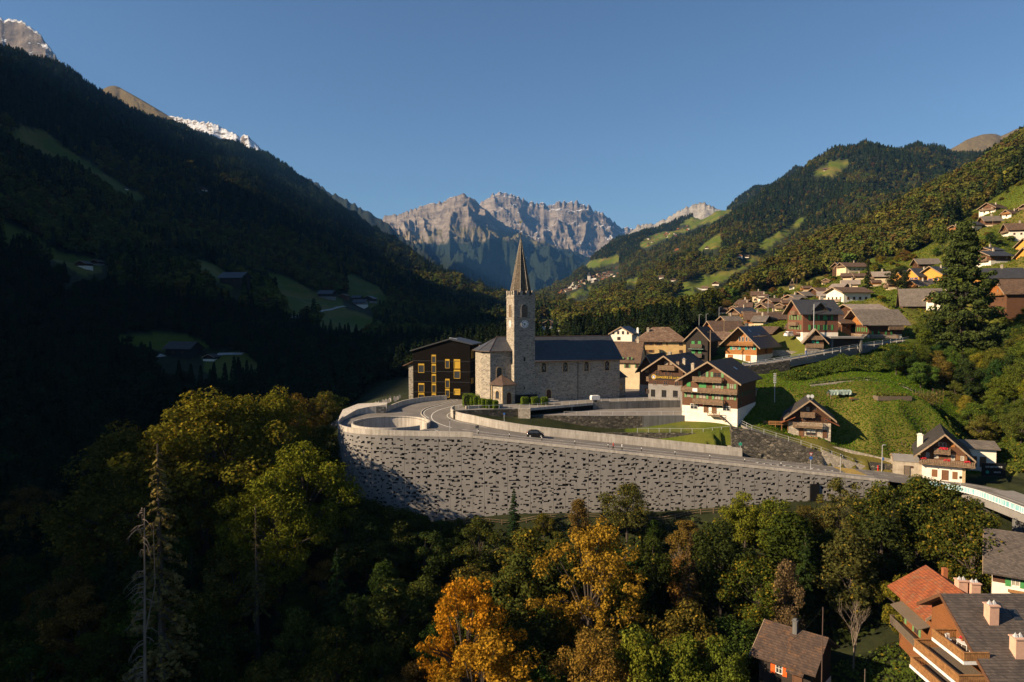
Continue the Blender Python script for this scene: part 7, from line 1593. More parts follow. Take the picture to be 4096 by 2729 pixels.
m.build('branches',BARKP,o)
q=P(855,592,95); bare('bare_tree','pale bare branched tree between the cottage and the mossy red roof',q.x,95,gz_at(q.x,95),11,5,4,spread=.55,r0=.013)
q=P(693,517,114); bare('bare_tree','grey weeping dead tree on the slope below the wall',q.x,114,gz_at(q.x,114),14,15,3,spread=.5)
for px,pt,Y,lab in ((324,426,152,'dark tree nearest the left end of the rounded wall'),(314,440,147,'dark tree lower down beside the rounded wall end'),(329,455,146,'small dark tree pressed against the left edge of the wall')):
    tree_px('broad',px,pt,Y,(.05,.062,.013),.1,lab,1.1,None,16,4)
for i,(px,pt,dy) in enumerate(((338,489,9),(349,494,8),(362,499,9),(377,503,8),(392,507,9),(408,511,8),(424,516,9),(441,519,8),(458,520,9),(345,512,15),(368,517,16),(396,525,15),(425,533,16),(452,538,15))):
    Y=(150 if px<345 else 142.5)-dy; tree_px('slim' if i%4==2 else 'broad',px,pt,Y,random.choice([(.034,.05,.012),(.05,.06,.014),(.045,.065,.013)]),.05,'shaded '+('upper' if i<9 else 'lower')+' tree at the foot of the wall under the ramp well',1.35,None,16,3)
# -------- the rest of the wood below the wall, tree by tree
used=[(o.location.x,o.location.y) for o,*_ in TREES]
def free(x,y,d): 
    return all((x-a)**2+(y-b)**2>d*d for a,b in used)
def zone_of(px):
    for lim,n_ in ((90,'on the far left slope'),(200,'near the forked dead trunk'),(330,'left of the rounded wall end'),(420,'below the round ramp well'),(500,'below the parapet end'),(580,'below the black car'),(660,'around the golden tree'),(740,'below the middle of the wall'),(830,'below the black doorway'),(900,'above the cottage gardens'),(2000,'beside the bridge')):
        if px<lim: return n_
CW={0:'dark green',1:'green',2:'olive',3:'yellowing',4:'rusty'}
cand=[]
for _ in range(9000):
    y=random.uniform(58,134); x=random.uniform(-.78*y-8,.74*y)
    wy=wallY(x) if x>-38 else 200
    if x>-40 and y>wy-4.5: continue
    if x>36 and 62<y<100: continue
    if x>60 and y<112: continue
    if x>78: continue
    if y<94 and 425<512+705*x/y<770 and gz_at(x,y)+20>-(325/705*y): continue
    cand.append((x,y))
for _ in range(2500):
    y=random.uniform(132,205); x=random.uniform(-.76*y,-44)
    if y>150 and x>-52: continue
    cand.append((x,y))
ntree=0
for x,y in cand:
    if ntree>=235: break
    if not free(x,y,5.6 if y>90 else 6.0): continue
    g=gz_at(x,y); H=random.uniform(9.5,17)
    if -38<x<72 and y>118: H=random.uniform(5.5,10)*(1 if y<127 else .75)
    px,py=proj(x,y,g+H); _,pb=proj(x,y,g)
    if py>690 or px<-25 or px>1045: continue
    # keep the wall and the garden houses in view
    if 333<px<890 and y>80:
        lim=np.interp(px,[333,345,380,425,470,520,560,600,650,690,735,790,870,890],[482,492,500,516,524,511,511,512,512,520,512,505,495,490])
        if py<lim: H-= (lim-py)/705*y; 
        if H<3: continue
    if hides(x,y,g,H,H*.22): continue
    k=random.random(); lit=px>420
    ci=0 if k<.30 else 1 if k<.6 else 2 if k<.8 else 3 if k<.92 else 4
    col,au={0:((.034,.05,.011),.05),1:((.058,.076,.013),.08),2:((.075,.07,.016),.2),3:((.07,.075,.014),.6),4:((.13,.085,.022),.4)}[ci]
    kind='spruce' if random.random()<.16 else 'slim' if random.random()<.3 else 'sparse' if random.random()<.15 else 'broad'
    if kind=='spruce': ci=0; col,au=((.028,.042,.014),0)
    col=tuple(c*random.uniform(.85,1.2) for c in col)
    used.append((x,y)); ntree+=1
    sz='tall' if H>14 else 'small' if H<8 else 'mid sized'
    tree(kind,x,y,H,col,au,f"{sz} {CW[ci]} {'conifer' if kind=='spruce' else 'slender tree' if kind=='slim' else 'tree'} {zone_of(px)}",group='trees of the wood around the wall',zone='wood',wide=random.uniform(.95,1.3))
# -------- trees and bushes among the houses
def zone_v(px,py,Y):
    if Y<235 and px>875: 
        return 'on the steep bank above the meadow' if px<940 else 'on the steep bank below the giant conifer' if px<985 else 'on the steep bank at the right edge'
    for lim,n_ in ((740,'near the speckled roof left of the honey chalet'),(770,'behind the honey chalet'),(800,'left of the red shingled house'),(845,'above the dark dormer roof'),(875,'around the white walled chalet with the stone chimney'),(905,'beside the huge grey barn roof'),(940,'below the row of yellow chalets'),(975,'around the foot of the giant conifer')):
        if px<lim: return n_
    return 'among the upper chalets at the right edge'
nb=0; nbk=0; used+=[(93+2.2*i,157+2.6*j) for i in range(7) for j in range(6)]
for _ in range(26000):
    if nb>=350: break
    k=random.random()
    if k<.34 and nbk<100:
        y=random.uniform(150,232); px=random.uniform(880,1040); x=(px-512)/705*y
        g=gz_at(x,y); py=proj(x,y,g)[1]
        if py<318 or py>np.interp(px,[880,905,940,965,1000,1035],[362,384,394,428,466,476]): continue
        H=random.uniform(5,11); d=3.2; bk_=1
    else:
        y=math.exp(random.uniform(math.log(225),math.log(520))); px=random.uniform(702,1040); x=(px-512)/705*y; g=gz_at(x,y); py=proj(x,y,g)[1]
        if not inpoly(np.array([px]),np.array([py]),VILL)[0]: continue
        H=random.choice([random.uniform(2.2,4.4),random.uniform(3,8)]); d=3.6; bk_=0
    if not free(x,y,d) or hides(x,y,g,H,H*.3,.72 if H<4.5 else 1): continue
    ci=random.choice([0,1,1,2,2,3,4] if not bk_ else [0,1,1,1,2,3]); col,au={0:((.03,.048,.012),.03),1:((.062,.085,.014),.08),2:((.09,.085,.018),.15),3:((.12,.11,.015),.5),4:((.13,.085,.025),.3)}[ci]
    kind='bush' if H<4.5 else 'spruce' if random.random()<.12 else 'slim' if random.random()<.2 else 'broad'
    if kind=='spruce': ci=0; col=(.028,.045,.014); au=0
    used.append((x,y)); nb+=1; nbk+=bk_
    sz='tall' if H>8 else 'low' if H<5 else 'mid sized'
    tree(kind,x,y,H,tuple(c*random.uniform(.85,1.2)*(1.3 if bk_ else 1.1) for c in col),au,f"{sz} {CW[ci]} {'bush' if kind=='bush' else 'conifer' if kind=='spruce' else 'tree'} {zone_v(px,py,y)}",group='trees and bushes of the village slope',zone='village',wide=random.uniform(1.0,1.35),cat='bush' if kind=='bush' else 'tree')
# garden shrubs near the cottage
for px,py,Y,H,col,lab in ((880,655,84,2.6,G2,'round green shrub in the garden right of the cottage'),(905,640,86,2.8,G3,'light green shrub in the garden below the red roof'),(925,632,84,3.2,G2,'leafy vine bush over the pergola by the sun decks'),(950,588,95,3.0,G1,'dark green shrub between the red roof and the green shuttered house'),(860,672,82,2.4,OL,'olive shrub at the foot of the garden pole'),(838,668,84,2.0,G3,'low light green shrub by the cottage corner'),(750,672,84,3.4,YG,'yellow green shrub left of the cottage'),(733,655,88,3.6,G2,'green shrub behind the left corner of the cottage'),(975,590,97,3.2,G2,'green shrub at the left corner of the green shuttered house'),(812,628,97,4.2,YG,'yellow flecked young tree behind the cottage roof')):
    q=P(px,py,Y); tree('bush',q.x,Y,H,col,.2,lab,cat='shrub',name='shrub')
# unique labels: say which of the look-alikes by its place
from collections import defaultdict
dd=defaultdict(list)
for o,*_ in TREES: dd[o['label']].append(o)
ORD=['first','second','third','fourth','fifth','sixth','seventh','eighth','ninth','tenth']
for lab,os_ in dd.items():
    if len(os_)<2: continue
    os_.sort(key=lambda o:proj(*o.location)[0])
    for i,o in enumerate(os_):
        w2=('left one','right one') if len(os_)==2 else None
        o['label']=lab+', '+(w2[i] if w2 else ORD[i]+' from left' if i<10 else 'among the last')
for o,*_ in TREES: pass
# -------- ivy bank, clipped bushes
def leaf_patch(name,label,poly,step,h,size,col,autumn,z_add=0,kind='stuff',cat=None,seed=3):
    """dense low foliage over a plan polygon"""
    r=np.random.default_rng(seed); xs_=[q[0] for q in poly]; ys_=[q[1] for q in poly]; n_=int((max(xs_)-min(xs_))*(max(ys_)-min(ys_))*step)
    x=r.uniform(min(xs_),max(xs_),n_); y=r.uniform(min(ys_),max(ys_),n_); k=inpoly(x,y,poly); x=x[k]; y=y[k]
    lump=fbm(x*.35+seed,y*.35,3); z=samp(GZ,x,y)+h*lump*1.4*r.uniform(.35,1,len(x))**.5
    o=link(name,leafmesh(name,np.stack([x,y,z],1),np.tile(np.array([-.3,-.5,.8]),(len(x),1)),size,LEAF,seed)); o.color=(*col,autumn); tag(o,label,cat,kind=kind); return o
bank=[tuple(XY(px,Y)) for px,Y in ((770,191.5),(790,193.5),(815,196.3),(840,201.8),(865,209.8),(890,216.8),(908,220.8),(915,204),(880,190),(840,185),(800,181))]
leaf_patch('ivy',None,bank,30,1.35,.36,(.05,.075,.013),.12)
leaf_patch('hedge_bank',None,[tuple(XY(px,Y)) for px,Y in ((880,212),(905,216),(965,223),(1060,226),(1060,172),(985,176),(930,185),(885,196))],14,2.2,.45,(.06,.075,.014),.25,seed=9)
leaf_patch('undergrowth',None,[(-120,128),(-44,150),(-44,118),(-20,136),(20,133),(70,129),(82,124),(84,108),(60,104),(38,98),(34,66),(-70,66)],2.2,1.6,.6,(.035,.045,.012),.15,seed=15)
mead_=[(46,158),(52,164),(55,186),(74,195),(100,204),(120,196),(130,165),(108,152),(98,147),(86,148.5),(72,153)]
leaf_patch('meadow_grass',None,mead_,16,.28,.20,(.066,.120,.010),.08,seed=41)
leaf_patch('meadow_grass',None,[tuple(XY(px,Y)) for px,Y in ((705,236),(705,420),(840,520),(1040,520),(1040,232),(910,232),(800,240))],1.3,.5,.5,(.085,.11,.013),.25,seed=43)
leaf_patch('hedge_bank',None,[(100,160),(104.6,158.5),(105.2,138.5),(128,134),(145,165),(125,182),(104,172)],14,1.6,.4,(.06,.08,.014),.2,seed=19)
leaf_patch('garden_plants',None,[(38,70),(39,97),(66,99),(68,90),(46,88),(46,70)],9,.8,.3,(.06,.085,.014),.2,seed=17)
def clipped(px,py,Y,w_,d_,h_,label,grp):
    q=P(px,py,Y); r=np.random.default_rng(int(px*10)); n_=1500; C=r.uniform(-1,1,(n_,3)); ax=np.argmax(np.abs(C)+r.uniform(0,.05,(n_,3)),1); C[np.arange(n_),ax]=np.sign(C[np.arange(n_),ax]); Nn=np.zeros((n_,3)); Nn[np.arange(n_),ax]=C[np.arange(n_),ax]
    rad=np.linalg.norm(C,axis=1)[:,None]; C=C*np.minimum(1,1.42/rad); C=C*np.array([w_*.56,d_*.56,h_*.54])+np.array([0,0,h_/2])
    o=link('clipped_bush',leafmesh('clipped_bush',C,Nn,.17,LEAF,3)); o.location=(q.x,q.y,ZA); o.rotation_euler=(0,0,R_(20)); o.color=(.12,.175,.02,.0); tag(o,label,'bush',grp)
    m=MB(); m.box(-w_*.44,w_*.44,-d_*.44,d_*.44,-.3,h_*.93); c=m.build('dark_core',M['wood_black'],o)  # solid dark box behind the leaves stands for the shade inside the bush
gL='clipped bushes beside the church porch'
for i,(x,y,w_,h_,lab) in enumerate(((1018,1255,3.6,2.3,'long clipped hedge block at the back of the row by the bend'),(1000,1300,2.3,2.9,'tallest clipped bush at the left end of the row by the bend'),(1028,1300,1.1,2.5,'second clipped bush in the row left of the church porch'),(1055,1305,1.3,2.5,'third clipped bush in the row left of the church porch'),(1083,1305,.9,2.0,'fourth and slimmest clipped bush in the row left of the porch'),(1106,1310,1.1,2.0,'fifth clipped bush in the row left of the porch'),(1140,1315,1.3,2.0,'wide clipped bush in front of the small porch window'),(1187,1315,1.0,1.8,'clipped bush right below the arched porch window'))):
    px,py=ZM[1](x,y); clipped(px,py,166.5-(.6*i if i else -3),w_,1.3,h_,lab,gL)
for x,lab in ((1392,'clipped square bush below the tower, left of three'),(1461,'clipped square bush right of the tower, middle of three'),(1527,'clipped square bush nearest the nave door, right of three')):
    px,py=ZM[1](x,1330); clipped(px,py,169.0,1.5,1.3,1.75,lab,'three clipped bushes along the nave')
gl=MB(); gl.prism([tuple(XY(*q)) for q in ((517,168.5),(547,172),(548,174),(517,170.5))],ZA-.2,ZA+.05); tag(gl.build('lawn',M['lawn']),kind='structure')
pl=MB(); wall_strip([(tuple(XY(466,161.2))+(ZA-.3,ZA+.7)),(tuple(XY(484,163.3))+(ZA-.3,ZA+.7)),(tuple(XY(503,165.5))+(ZA-.3,ZA+.7))],.5,pl); tag(pl.build('planter_wall',M['stone_pale']),'low pale stone wall in front of the clipped bushes by the bend','wall')
# ------------------------------------------------------------------ far woods (nobody could count them): instanced as one mass per hillside
far_col=bpy.data.collections.new('far_tree_kinds')
def far_tree(name,kind,base,seed,fine=False):
    r=np.random.default_rng(seed)
    if kind=='b':
        cent=r.normal(0,1,(13,3)); cent/=np.linalg.norm(cent,axis=1)[:,None]; cent*=np.array([3.6,3.6,3.9])*r.uniform(.5,1,(13,1)); cent[:,2]+=7.2
        C,Nn=clump_points(cent,r.uniform(1.5,2.4,13),60 if fine else 20,r); me=leafmesh(name,C,Nn,.7 if fine else 1.25,m_leaf(name+'_leaves',base=base,tl=.2),seed)
    else:
        C=[];Nn=[]
        for z in np.arange(1.5,16.5,.62):
            f=1-z/17; R=3.0*f+.25; n_=int((4+9*f)*(4 if fine else 1.3)); a=r.uniform(0,6.28,n_); u=r.uniform(.5,1,n_)*R; C.append(np.stack([u*np.cos(a),u*np.sin(a),z-u*.3+r.normal(0,.2,n_)],1)); Nn.append(np.stack([np.cos(a)*.6,np.sin(a)*.6,np.full(n_,.8)],1))
        me=leafmesh(name,np.concatenate(C),np.concatenate(Nn),.6 if fine else 1.15,m_leaf(name+'_needles',base=base,tl=.1),seed,1.6)
    o=bpy.data.objects.new(name,me); far_col.objects.link(o)
far_tree('a_conifer','c',(.022,.036,.014),1); far_tree('b_conifer','c',(.032,.044,.016),2); far_tree('c_beech','b',(.066,.072,.016),3); far_tree('d_beech','b',(.098,.090,.020),4); far_tree('e_rust','b',(.115,.080,.028),5); far_tree('f_yellow','b',(.135,.115,.022),6); far_tree('g_green','b',(.066,.086,.016),7)
far_tree('h_near_conifer','c',(.015,.024,.010),8,True); far_tree('i_near_beech','b',(.060,.066,.015),9,True); far_tree('j_near_green','b',(.078,.088,.017),10,True); far_tree('k_near_rust','b',(.115,.080,.026),11,True); far_tree('l_painted_shade_beech','b',(.022,.030,.011),12,True)  # near conifer and last beech darkened in colour to stand for valley shade
gn=bpy.data.node_groups.new('scatter_trees','GeometryNodeTree'); gn.interface.new_socket('Geometry',in_out='INPUT',socket_type='NodeSocketGeometry'); gn.interface.new_socket('Geometry',in_out='OUTPUT',socket_type='NodeSocketGeometry')
gi=gn.nodes.new('NodeGroupInput'); go=gn.nodes.new('NodeGroupOutput'); ip_=gn.nodes.new('GeometryNodeInstanceOnPoints'); ci_=gn.nodes.new('GeometryNodeCollectionInfo'); ci_.inputs['Collection'].default_value=far_col; ci_.inputs['Separate Children'].default_value=True; ci_.inputs['Reset Children'].default_value=True
def na(nm,typ):
    a=gn.nodes.new('GeometryNodeInputNamedAttribute'); a.data_type=typ; a.inputs[0].default_value=nm; return a.outputs[0]
ip_.inputs['Pick Instance'].default_value=True
gn.links.new(gi.outputs[0],ip_.inputs['Points']); gn.links.new(ci_.outputs[0],ip_.inputs['Instance']); gn.links.new(na('kind_index','INT'),ip_.inputs['Instance Index']); gn.links.new(na('turn','FLOAT_VECTOR'),ip_.inputs['Rotation']); gn.links.new(na('size','FLOAT_VECTOR'),ip_.inputs['Scale']); gn.links.new(ip_.outputs[0],go.inputs[0])
def forest(name,n,cond,dens_r=(180,4000),warm=.09,cool=0.0):
    """random points over the slopes, thinned to what the valley shows"""
    t=rng.uniform(R_(-37.6),R_(37.6),n); rr_=np.sqrt(rng.uniform(0,1,n)*(dens_r[1]**2-dens_r[0]**2)+dens_r[0]**2)
    # denser near: mix of area-uniform and log-uniform
    h_=n//2; rr_[:h_]=np.exp(rng.uniform(math.log(dens_r[0]),math.log(dens_r[1]),h_))
    x=rr_*np.sin(t); y=rr_*np.cos(t); z=samp(GZ,x,y); hi=samp(GMAX,x,y); k=(z+16)/rr_>hi-.002
    x,y,z=x[k],y[k],z[k]; md_=np.maximum(np.maximum(meadow(x,y,z),meadow(x,y,z+6)*(y>330)),np.maximum(meadow(x,y,z+12),meadow(x,y,z+19))*(y>330)*(x>0)); k=(md_<.5)&cond(x,y,z); x,y,z=x[k],y[k],z[k]
    # blue-noise-ish thinning on a hash grid
    cell=np.select([np.hypot(x,y)<450,np.hypot(x,y)<900],[3.4,4.3],5.4); key={}; keep=[]
    order=rng.permutation(len(x))
    for i in order:
        c=cell[i]; kk=(int(c*10),int(x[i]//c),int(y[i]//c))
        if kk in key: continue
        key[kk]=1; keep.append(i)
    keep=np.array(keep); x,y,z=x[keep],y[keep],z[keep]; n_=len(x)
    me=bpy.data.meshes.new(name); me.vertices.add(n_); me.vertices.foreach_set('co',np.stack([x,y,z-.5],1).ravel())
    sp_=fbm(x*.006+5,y*.006,4); hgt=np.clip((z+20)/420,0,1); sp_=sp_+rng.normal(0,.08,n_)+ (hgt-.35)*.35+cool
    idx=np.where(sp_>.58,rng.integers(0,2,n_),np.where(sp_>.47,rng.integers(2,4,n_),rng.choice([2,3,6,6,3,2],n_)))
    idx=np.where(rng.random(n_)<warm,rng.integers(4,6,n_),idx)
    near_=y<480; mp_=np.array([7,7,8,9,10,9,9]); idx=np.where(near_,mp_[idx],idx); shd=near_&(x<95); idx=np.where(shd,np.where(rng.random(n_)<.35,7,11),idx)  # darkened kinds paint the shade over the valley beside the church
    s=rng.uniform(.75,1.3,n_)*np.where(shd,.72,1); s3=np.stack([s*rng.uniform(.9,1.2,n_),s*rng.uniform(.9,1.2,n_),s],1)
    a=me.attributes.new('kind_index','INT','POINT'); a.data.foreach_set('value',idx.astype(np.int32))
    a=me.attributes.new('turn','FLOAT_VECTOR','POINT'); a.data.foreach_set('vector',np.stack([np.zeros(n_),np.zeros(n_),rng.uniform(0,6.28,n_)],1).ravel())
    a=me.attributes.new('size','FLOAT_VECTOR','POINT'); a.data.foreach_set('vector',s3.ravel())
    o=link(name,me); md2=o.modifiers.new('scatter','NODES'); md2.node_group=gn; tag(o,kind='stuff'); print(name,n_); return o
hx=np.array([[o.location.x,o.location.y] for *_a,o in BLK])
def clear_houses(x,y):
    k=np.ones(len(x),bool)
    for a,b in hx: k&=((x-a-4)**2+(y-b-4)**2>(13 if b<1500 else 16)**2)
    return k
def sight(x,y,z):
    """leave the view to the houses on the slopes open"""
    px,pt=proj(x,y,z+13); _,pb=proj(x,y,z); w_=4*705/y; k=np.ones(len(x),bool)
    for (x0,x1,y0,y1,Y0,Y1,o) in BLK:
        k&=~((y<Y1+2)&(y>Y0-260)&(px+w_>x0)&(px-w_<x1)&(pt<y1)&(pb>y0))
    return k
forest('left_forest',150000,lambda x,y,z:(x<20)&((y>208)|((x<-.45*y)&(y>190)))&clear_houses(x,y)&sight(x,y,z)&~((y<300)&(x>-60)),warm=.012,cool=.07)
forest('right_forest',170000,lambda x,y,z:(x>=20)&(y>232)&clear_houses(x,y)&sight(x,y,z)&~((y<330)&(x<60)))
# ------------------------------------------------------------------ vehicles
def make_car(label,x,y,z,yaw,paint,Lc=3.7,Wc=1.66,Hc=1.5,name='parked_car',cat='car',group=None):
    o=thing(name,label,cat,(x,y,z),yaw,group); hw=Wc/2
    # side profile, nose to +x
    low=[(-.50,.22),(-.50,.62),(-.485,.80),(-.46,.92),(.18,.95),(.40,.86),(.485,.70),(.50,.50),(.495,.22)]
    bm=bmesh.new(); rings=[]
    for k,(yy,sc_) in enumerate(((-1,.0),(-.93,1),(.93,1),(1,.0))):
        ring=[]
        for (a,b) in low:
            t=1 if sc_ else .96; ring.append(bm.verts.new((a*Lc*t,yy*hw,(b if sc_ else (.22+(b-.22)*.93)) )))
        rings.append(ring)
    n_=len(low)
    for r0,r1 in zip(rings,rings[1:]):
        for i in range(n_): bm.faces.new((r0[i],r0[(i+1)%n_],r1[(i+1)%n_],r1[i]))
    bm.faces.new(rings[0]); bm.faces.new(list(reversed(rings[-1]))); bmesh.ops.recalc_face_normals(bm,faces=bm.faces)
    me=bpy.data.meshes.new('body'); bm.to_mesh(me); bm.free(); me.materials.append(paint); body=link('body',me,None,o)
    cab=[(-.47,.90),(-.40,1.38),(-.28,Hc),(.06,Hc-.02),(.20,1.30),(.36,.90)]
    m=MB(); m.add([(a*Lc,-hw*.94 if b<1 else -hw*.74,b) for a,b in cab]+[(a*Lc,hw*.94 if b<1 else hw*.74,b) for a,b in cab],[tuple(range(6)),tuple(range(11,5,-1))]+[(i,6+i,6+(i+1)%6,(i+1)%6) for i in range(6)]); m.build('cabin',paint,body)
    g=MB()
    for sg in (-1,1):
        ya,yb=sg*hw*.945,sg*hw*.775
        for x0,x1,x2,x3 in ((-.40,-.33,-.13,-.12),(-.10,-.105,.075,.25)): g.add([(x0*Lc,ya,.98),(x3*Lc,ya,.98),(x2*Lc,yb,1.36),(x1*Lc,yb,1.36)],[(0,1,2,3)])
    g.add([(.345*Lc,-hw*.80,.97),(.345*Lc,hw*.80,.97),(.10*Lc+.02,hw*.68,Hc-.10),(.10*Lc+.02,-hw*.68,Hc-.10)],[(0,1,2,3)]); g.add([(-.465*Lc-.01,-hw*.78,1.0),(-.465*Lc-.01,hw*.78,1.0),(-.40*Lc-.02,hw*.66,1.36),(-.40*Lc-.02,-hw*.66,1.36)],[(0,1,2,3)])
    g.build('window',M['glass'],o)
    for sx_ in (-.31,.31):
        for sg in (-1,1):
            w_=MB().tube((sx_*Lc,sg*(hw-.18),.30),(sx_*Lc,sg*(hw+.01),.30),.30,.30,14).build('wheel',M['rubber'],o); MB().tube((sx_*Lc,sg*(hw-.05),.30),(sx_*Lc,sg*(hw+.03),.30),.19,.17,10).build('rim',M['metal'],w_)
    for sg in (-1,1):
        MB().box(.455*Lc,.497*Lc,sg*hw*.80-.16,sg*hw*.80+.16,.62,.76).build('headlight',M['frame_w'],o); MB().box(-.503*Lc,-.48*Lc,sg*hw*.82-.10,sg*hw*.82+.10,.70,.98).build('tail_light',M['red'],o)
        MB().box(.17*Lc,.22*Lc,sg*(hw+.12)-.08,sg*(hw+.12)+.08,.95,1.08).build('wing_mirror',paint,o)
    MB().box(-.507*Lc,-.495*Lc,-.25,.25,.45,.57).build('number_plate',M['white'],o)
    return o
cx_=5.0; make_car('small black hatchback driving along the road above the perforated wall',cx_,wallY(cx_)+7.9,zmain(cx_)+.01,-.06,M['carpaint'])
q=P(791,336.5,218); make_car('white car parked beside the red shingled house',q.x,218,q.z,.3,M['white'],4.2,1.75,1.6)
for px,py,Y,lab,pm_ in ((752,305,395,'pale car on the valley road, nearer one',M['white']),(755.5,301,425,'dark car further up the valley road',M['carpaint']),(733,344,230,'dark car behind the ochre house by the speckled roof',M['carpaint'])):
    q=P(px,py,Y); make_car(lab,q.x,Y,max(q.z,gz_at(q.x,Y)),1.2,pm_)
tq=P(595,399,174.5); tr=thing('covered_trailer','small white covered trailer parked at the edge of the church forecourt','trailer',(tq.x,174.5,ZA),R_(15))
m=MB(); m.extr([(-1.15,-.6,.5),(1.15,-.6,.5),(1.1,-.6,1.35),(.9,-.6,1.6),(-.95,-.6,1.6),(-1.15,-.6,1.3)],(0,1.2,0)); m.build('cover',M['white'],tr)
MB().box(-1.15,1.15,-.6,.6,.35,.5).build('chassis',M['metal_d'],tr); MB().tube((1.15,0,.42),(2.1,0,.40),.04,.04,6).build('drawbar',M['metal'],tr)
for sg in (-1,1): MB().tube((0,sg*.62,.28),(0,sg*.76,.28),.28,.28,12).build('wheel',M['rubber'],tr)
# ------------------------------------------------------------------ road furniture
bp_=MB().tube((0,0,-.1),(0,0,1.05),.075,.07,8).mesh('post',M['black']); bb_=MB().tube((0,0,.62),(0,0,.86),.082,.082,8).mesh('reflector',M['white'])
for i,px in enumerate((478.2,509.5,542,575,608,641,674,708,742,777)):
    x=(px-512)/705*143.6; y=wallY(x)+3.2
    t_=thing('delineator_post',f'black and white delineator post on the kerb above the wall, {ORD[i]} from the left','post',(x,y,zmain(x)+.1),0,'delineator posts along the kerb'); link('post',bp_,None,t_); link('reflector',bb_,None,t_)
def sign(label,x,y,z,h,plates,name='road_sign',pole='metal'):
    t_=thing(name,label,'sign',(x,y,z)); MB().tube((0,0,-.4),(0,0,h),.05,.045,8).build('pole',M[pole],t_)
    for (shape,zc,s_,mt) in plates:
        m=MB()
        if shape=='o': pts=[(s_*math.cos(a),-.07,zc+s_*math.sin(a)) for a in np.linspace(0,2*math.pi,18,endpoint=False)]
        elif shape=='v': pts=[(-s_,-.07,zc+s_*.6),(0,-.07,zc-s_),(s_,-.07,zc+s_*.6)]
        else: pts=[(-s_,-.07,zc-s_*.9),(s_,-.07,zc-s_*.9),(s_,-.07,zc+s_*.9),(-s_,-.07,zc+s_*.9)]
        m.extr(pts,(0,.04,0)); pn=m.build('plate',M[mt],t_)
        if mt=='red': MB().extr([(-s_*.62,-.085,zc+s_*.38),(0,-.085,zc-s_*.62),(s_*.62,-.085,zc+s_*.38)],(0,.01,0)).build('plate_face',M['white'],pn)
    return t_
sx=lambda px,off:( (px-512)/705*(141+off-(0)),)
def roadside(px,off):
    x=(px-512)/705*(wallY(0)+off); x=(px-512)/705*(wallY(x)+off); return x,wallY(x)+off
x,y=roadside(813.4,3.3); sign('give way sign with a blue disc below it on the kerb at the road junction',x,y,zmain(x),3.6,(('v',3.3,.42,'red'),('o',2.5,.34,'bluep')))
x,y=roadside(843.4,3.2); sign('plain slim steel pole on the kerb just left of the yellow zebra crossing',x,y,zmain(x),4.0,(('s',3.6,.14,'metal_d'),))
x,y=roadside(477,3.4); sign('dark square sign board seen from behind near the end of the parapet',x,y,zmain(x),1.9,(('s',1.6,.36,'metal_d'),))
x,y=roadside(449.5,5.5); sign('thin pole with a small plate in the road at the bend',x,y,zr(x,y),2.6,(('s',2.4,.12,'metal_d'),))
q=PZ(504.5,422,-25.2); sign('pole with a small blue sign above the inner parapet',q.x,154.2,zmain(q.x)+1.0,2.6,(('s',2.4,.20,'bluep'),))
x,y=roadside(742,11.2); sign('leaning green and white board at the end of the inner parapet',x,y,zmain(x)+1.2,1.9,(('s',1.4,.34,'teal'),))
x,y=roadside(959,1.4); sign('pole with a black traffic box at the start of the bridge',86.0,134.0,zmain(86),2.9,(('s',2.5,.26,'black'),))
def lamp(label,x,y,z,h,arm=-.7,mat='metal'):
    t_=thing('street_lamp',label,'street lamp',(x,y,z)); MB().tube((0,0,-.4),(0,0,h),.09,.055,8).build('pole',M[mat],t_); MB().tube((0,0,h-.05),(arm,-.1,h+.08),.04,.04,6).build('arm',M[mat],t_)
    MB().box(arm-.35,arm+.15,-.22,.02,h+.03,h+.14).build('lamp_head',M[mat],t_); return t_
q=P(881.8,471.5,147.6); l_=lamp('tall street lamp with a small blue plate beside the road left of the chalets',q.x,147.6,q.z,5.6,.45); MB().box(-.05,.32,-.14,-.09,2.4,3.0).build('blue_plate',M['bluep'],l_)
hy=P(878,470,148); o=thing('fire_hydrant','red fire hydrant at the roadside left of the street lamp','hydrant',(hy.x,148,hy.z)); MB().tube((0,0,-.3),(0,0,.8),.13,.12,10).build('barrel',M['red'],o); MB().ball((0,0,.85),.15).build('cap',M['red'],o); MB().tube((-.24,0,.55),(.24,0,.55),.07,.07,8).build('outlet',M['metal'],o)
def pole(label,px,pt,pb,Y,r=.12,mat='wood_rail',arms=()):
    a=P(px,pt,Y); g=P(px,pb,Y).z; t_=thing('telegraph_pole',label,'pole',(a.x,Y,g)); h_=a.z-g; MB().tube((0,0,-1),(0,0,h_),r,r*.7,7).build('mast',M[mat],t_)
    for zz,w_ in arms: MB().box(-w_,w_,-.06,.06,h_-zz-.06,h_-zz+.06).build('crossarm',M[mat],t_)
    return t_,Vector((a.x,Y,a.z))
_,pA=pole('tall wooden telegraph pole between the dark house and the honey chalet',710.5,330,361.5,201,.16,'wood_rail',((.6,.9),))
_,pB=pole('wooden telegraph pole rising behind the honey chalet ridge',724.3,316.5,336,252,.16,'wood_rail',((.4,.6),))
_,pC=pole('slim pole with stacked floodlights beside the big brown chalet',775,374,398,168,.09,'metal')
for k in range(6):
    m=MB(); m.box(-.28,.28,-.12,.12,-k*.42-.35,-k*.42-.12); o=m.build('floodlight',M['metal'],_)
    o.location.z=pC.z-P(775,398,168).z+.3
_,pD=pole('thin rusty pole standing in front of the orange shuttered cottage',823,607,690,84,.075,'copper')
_,pE=pole('short grey garden post right of the cottage',865,669,690,83,.06,'wood_grey')
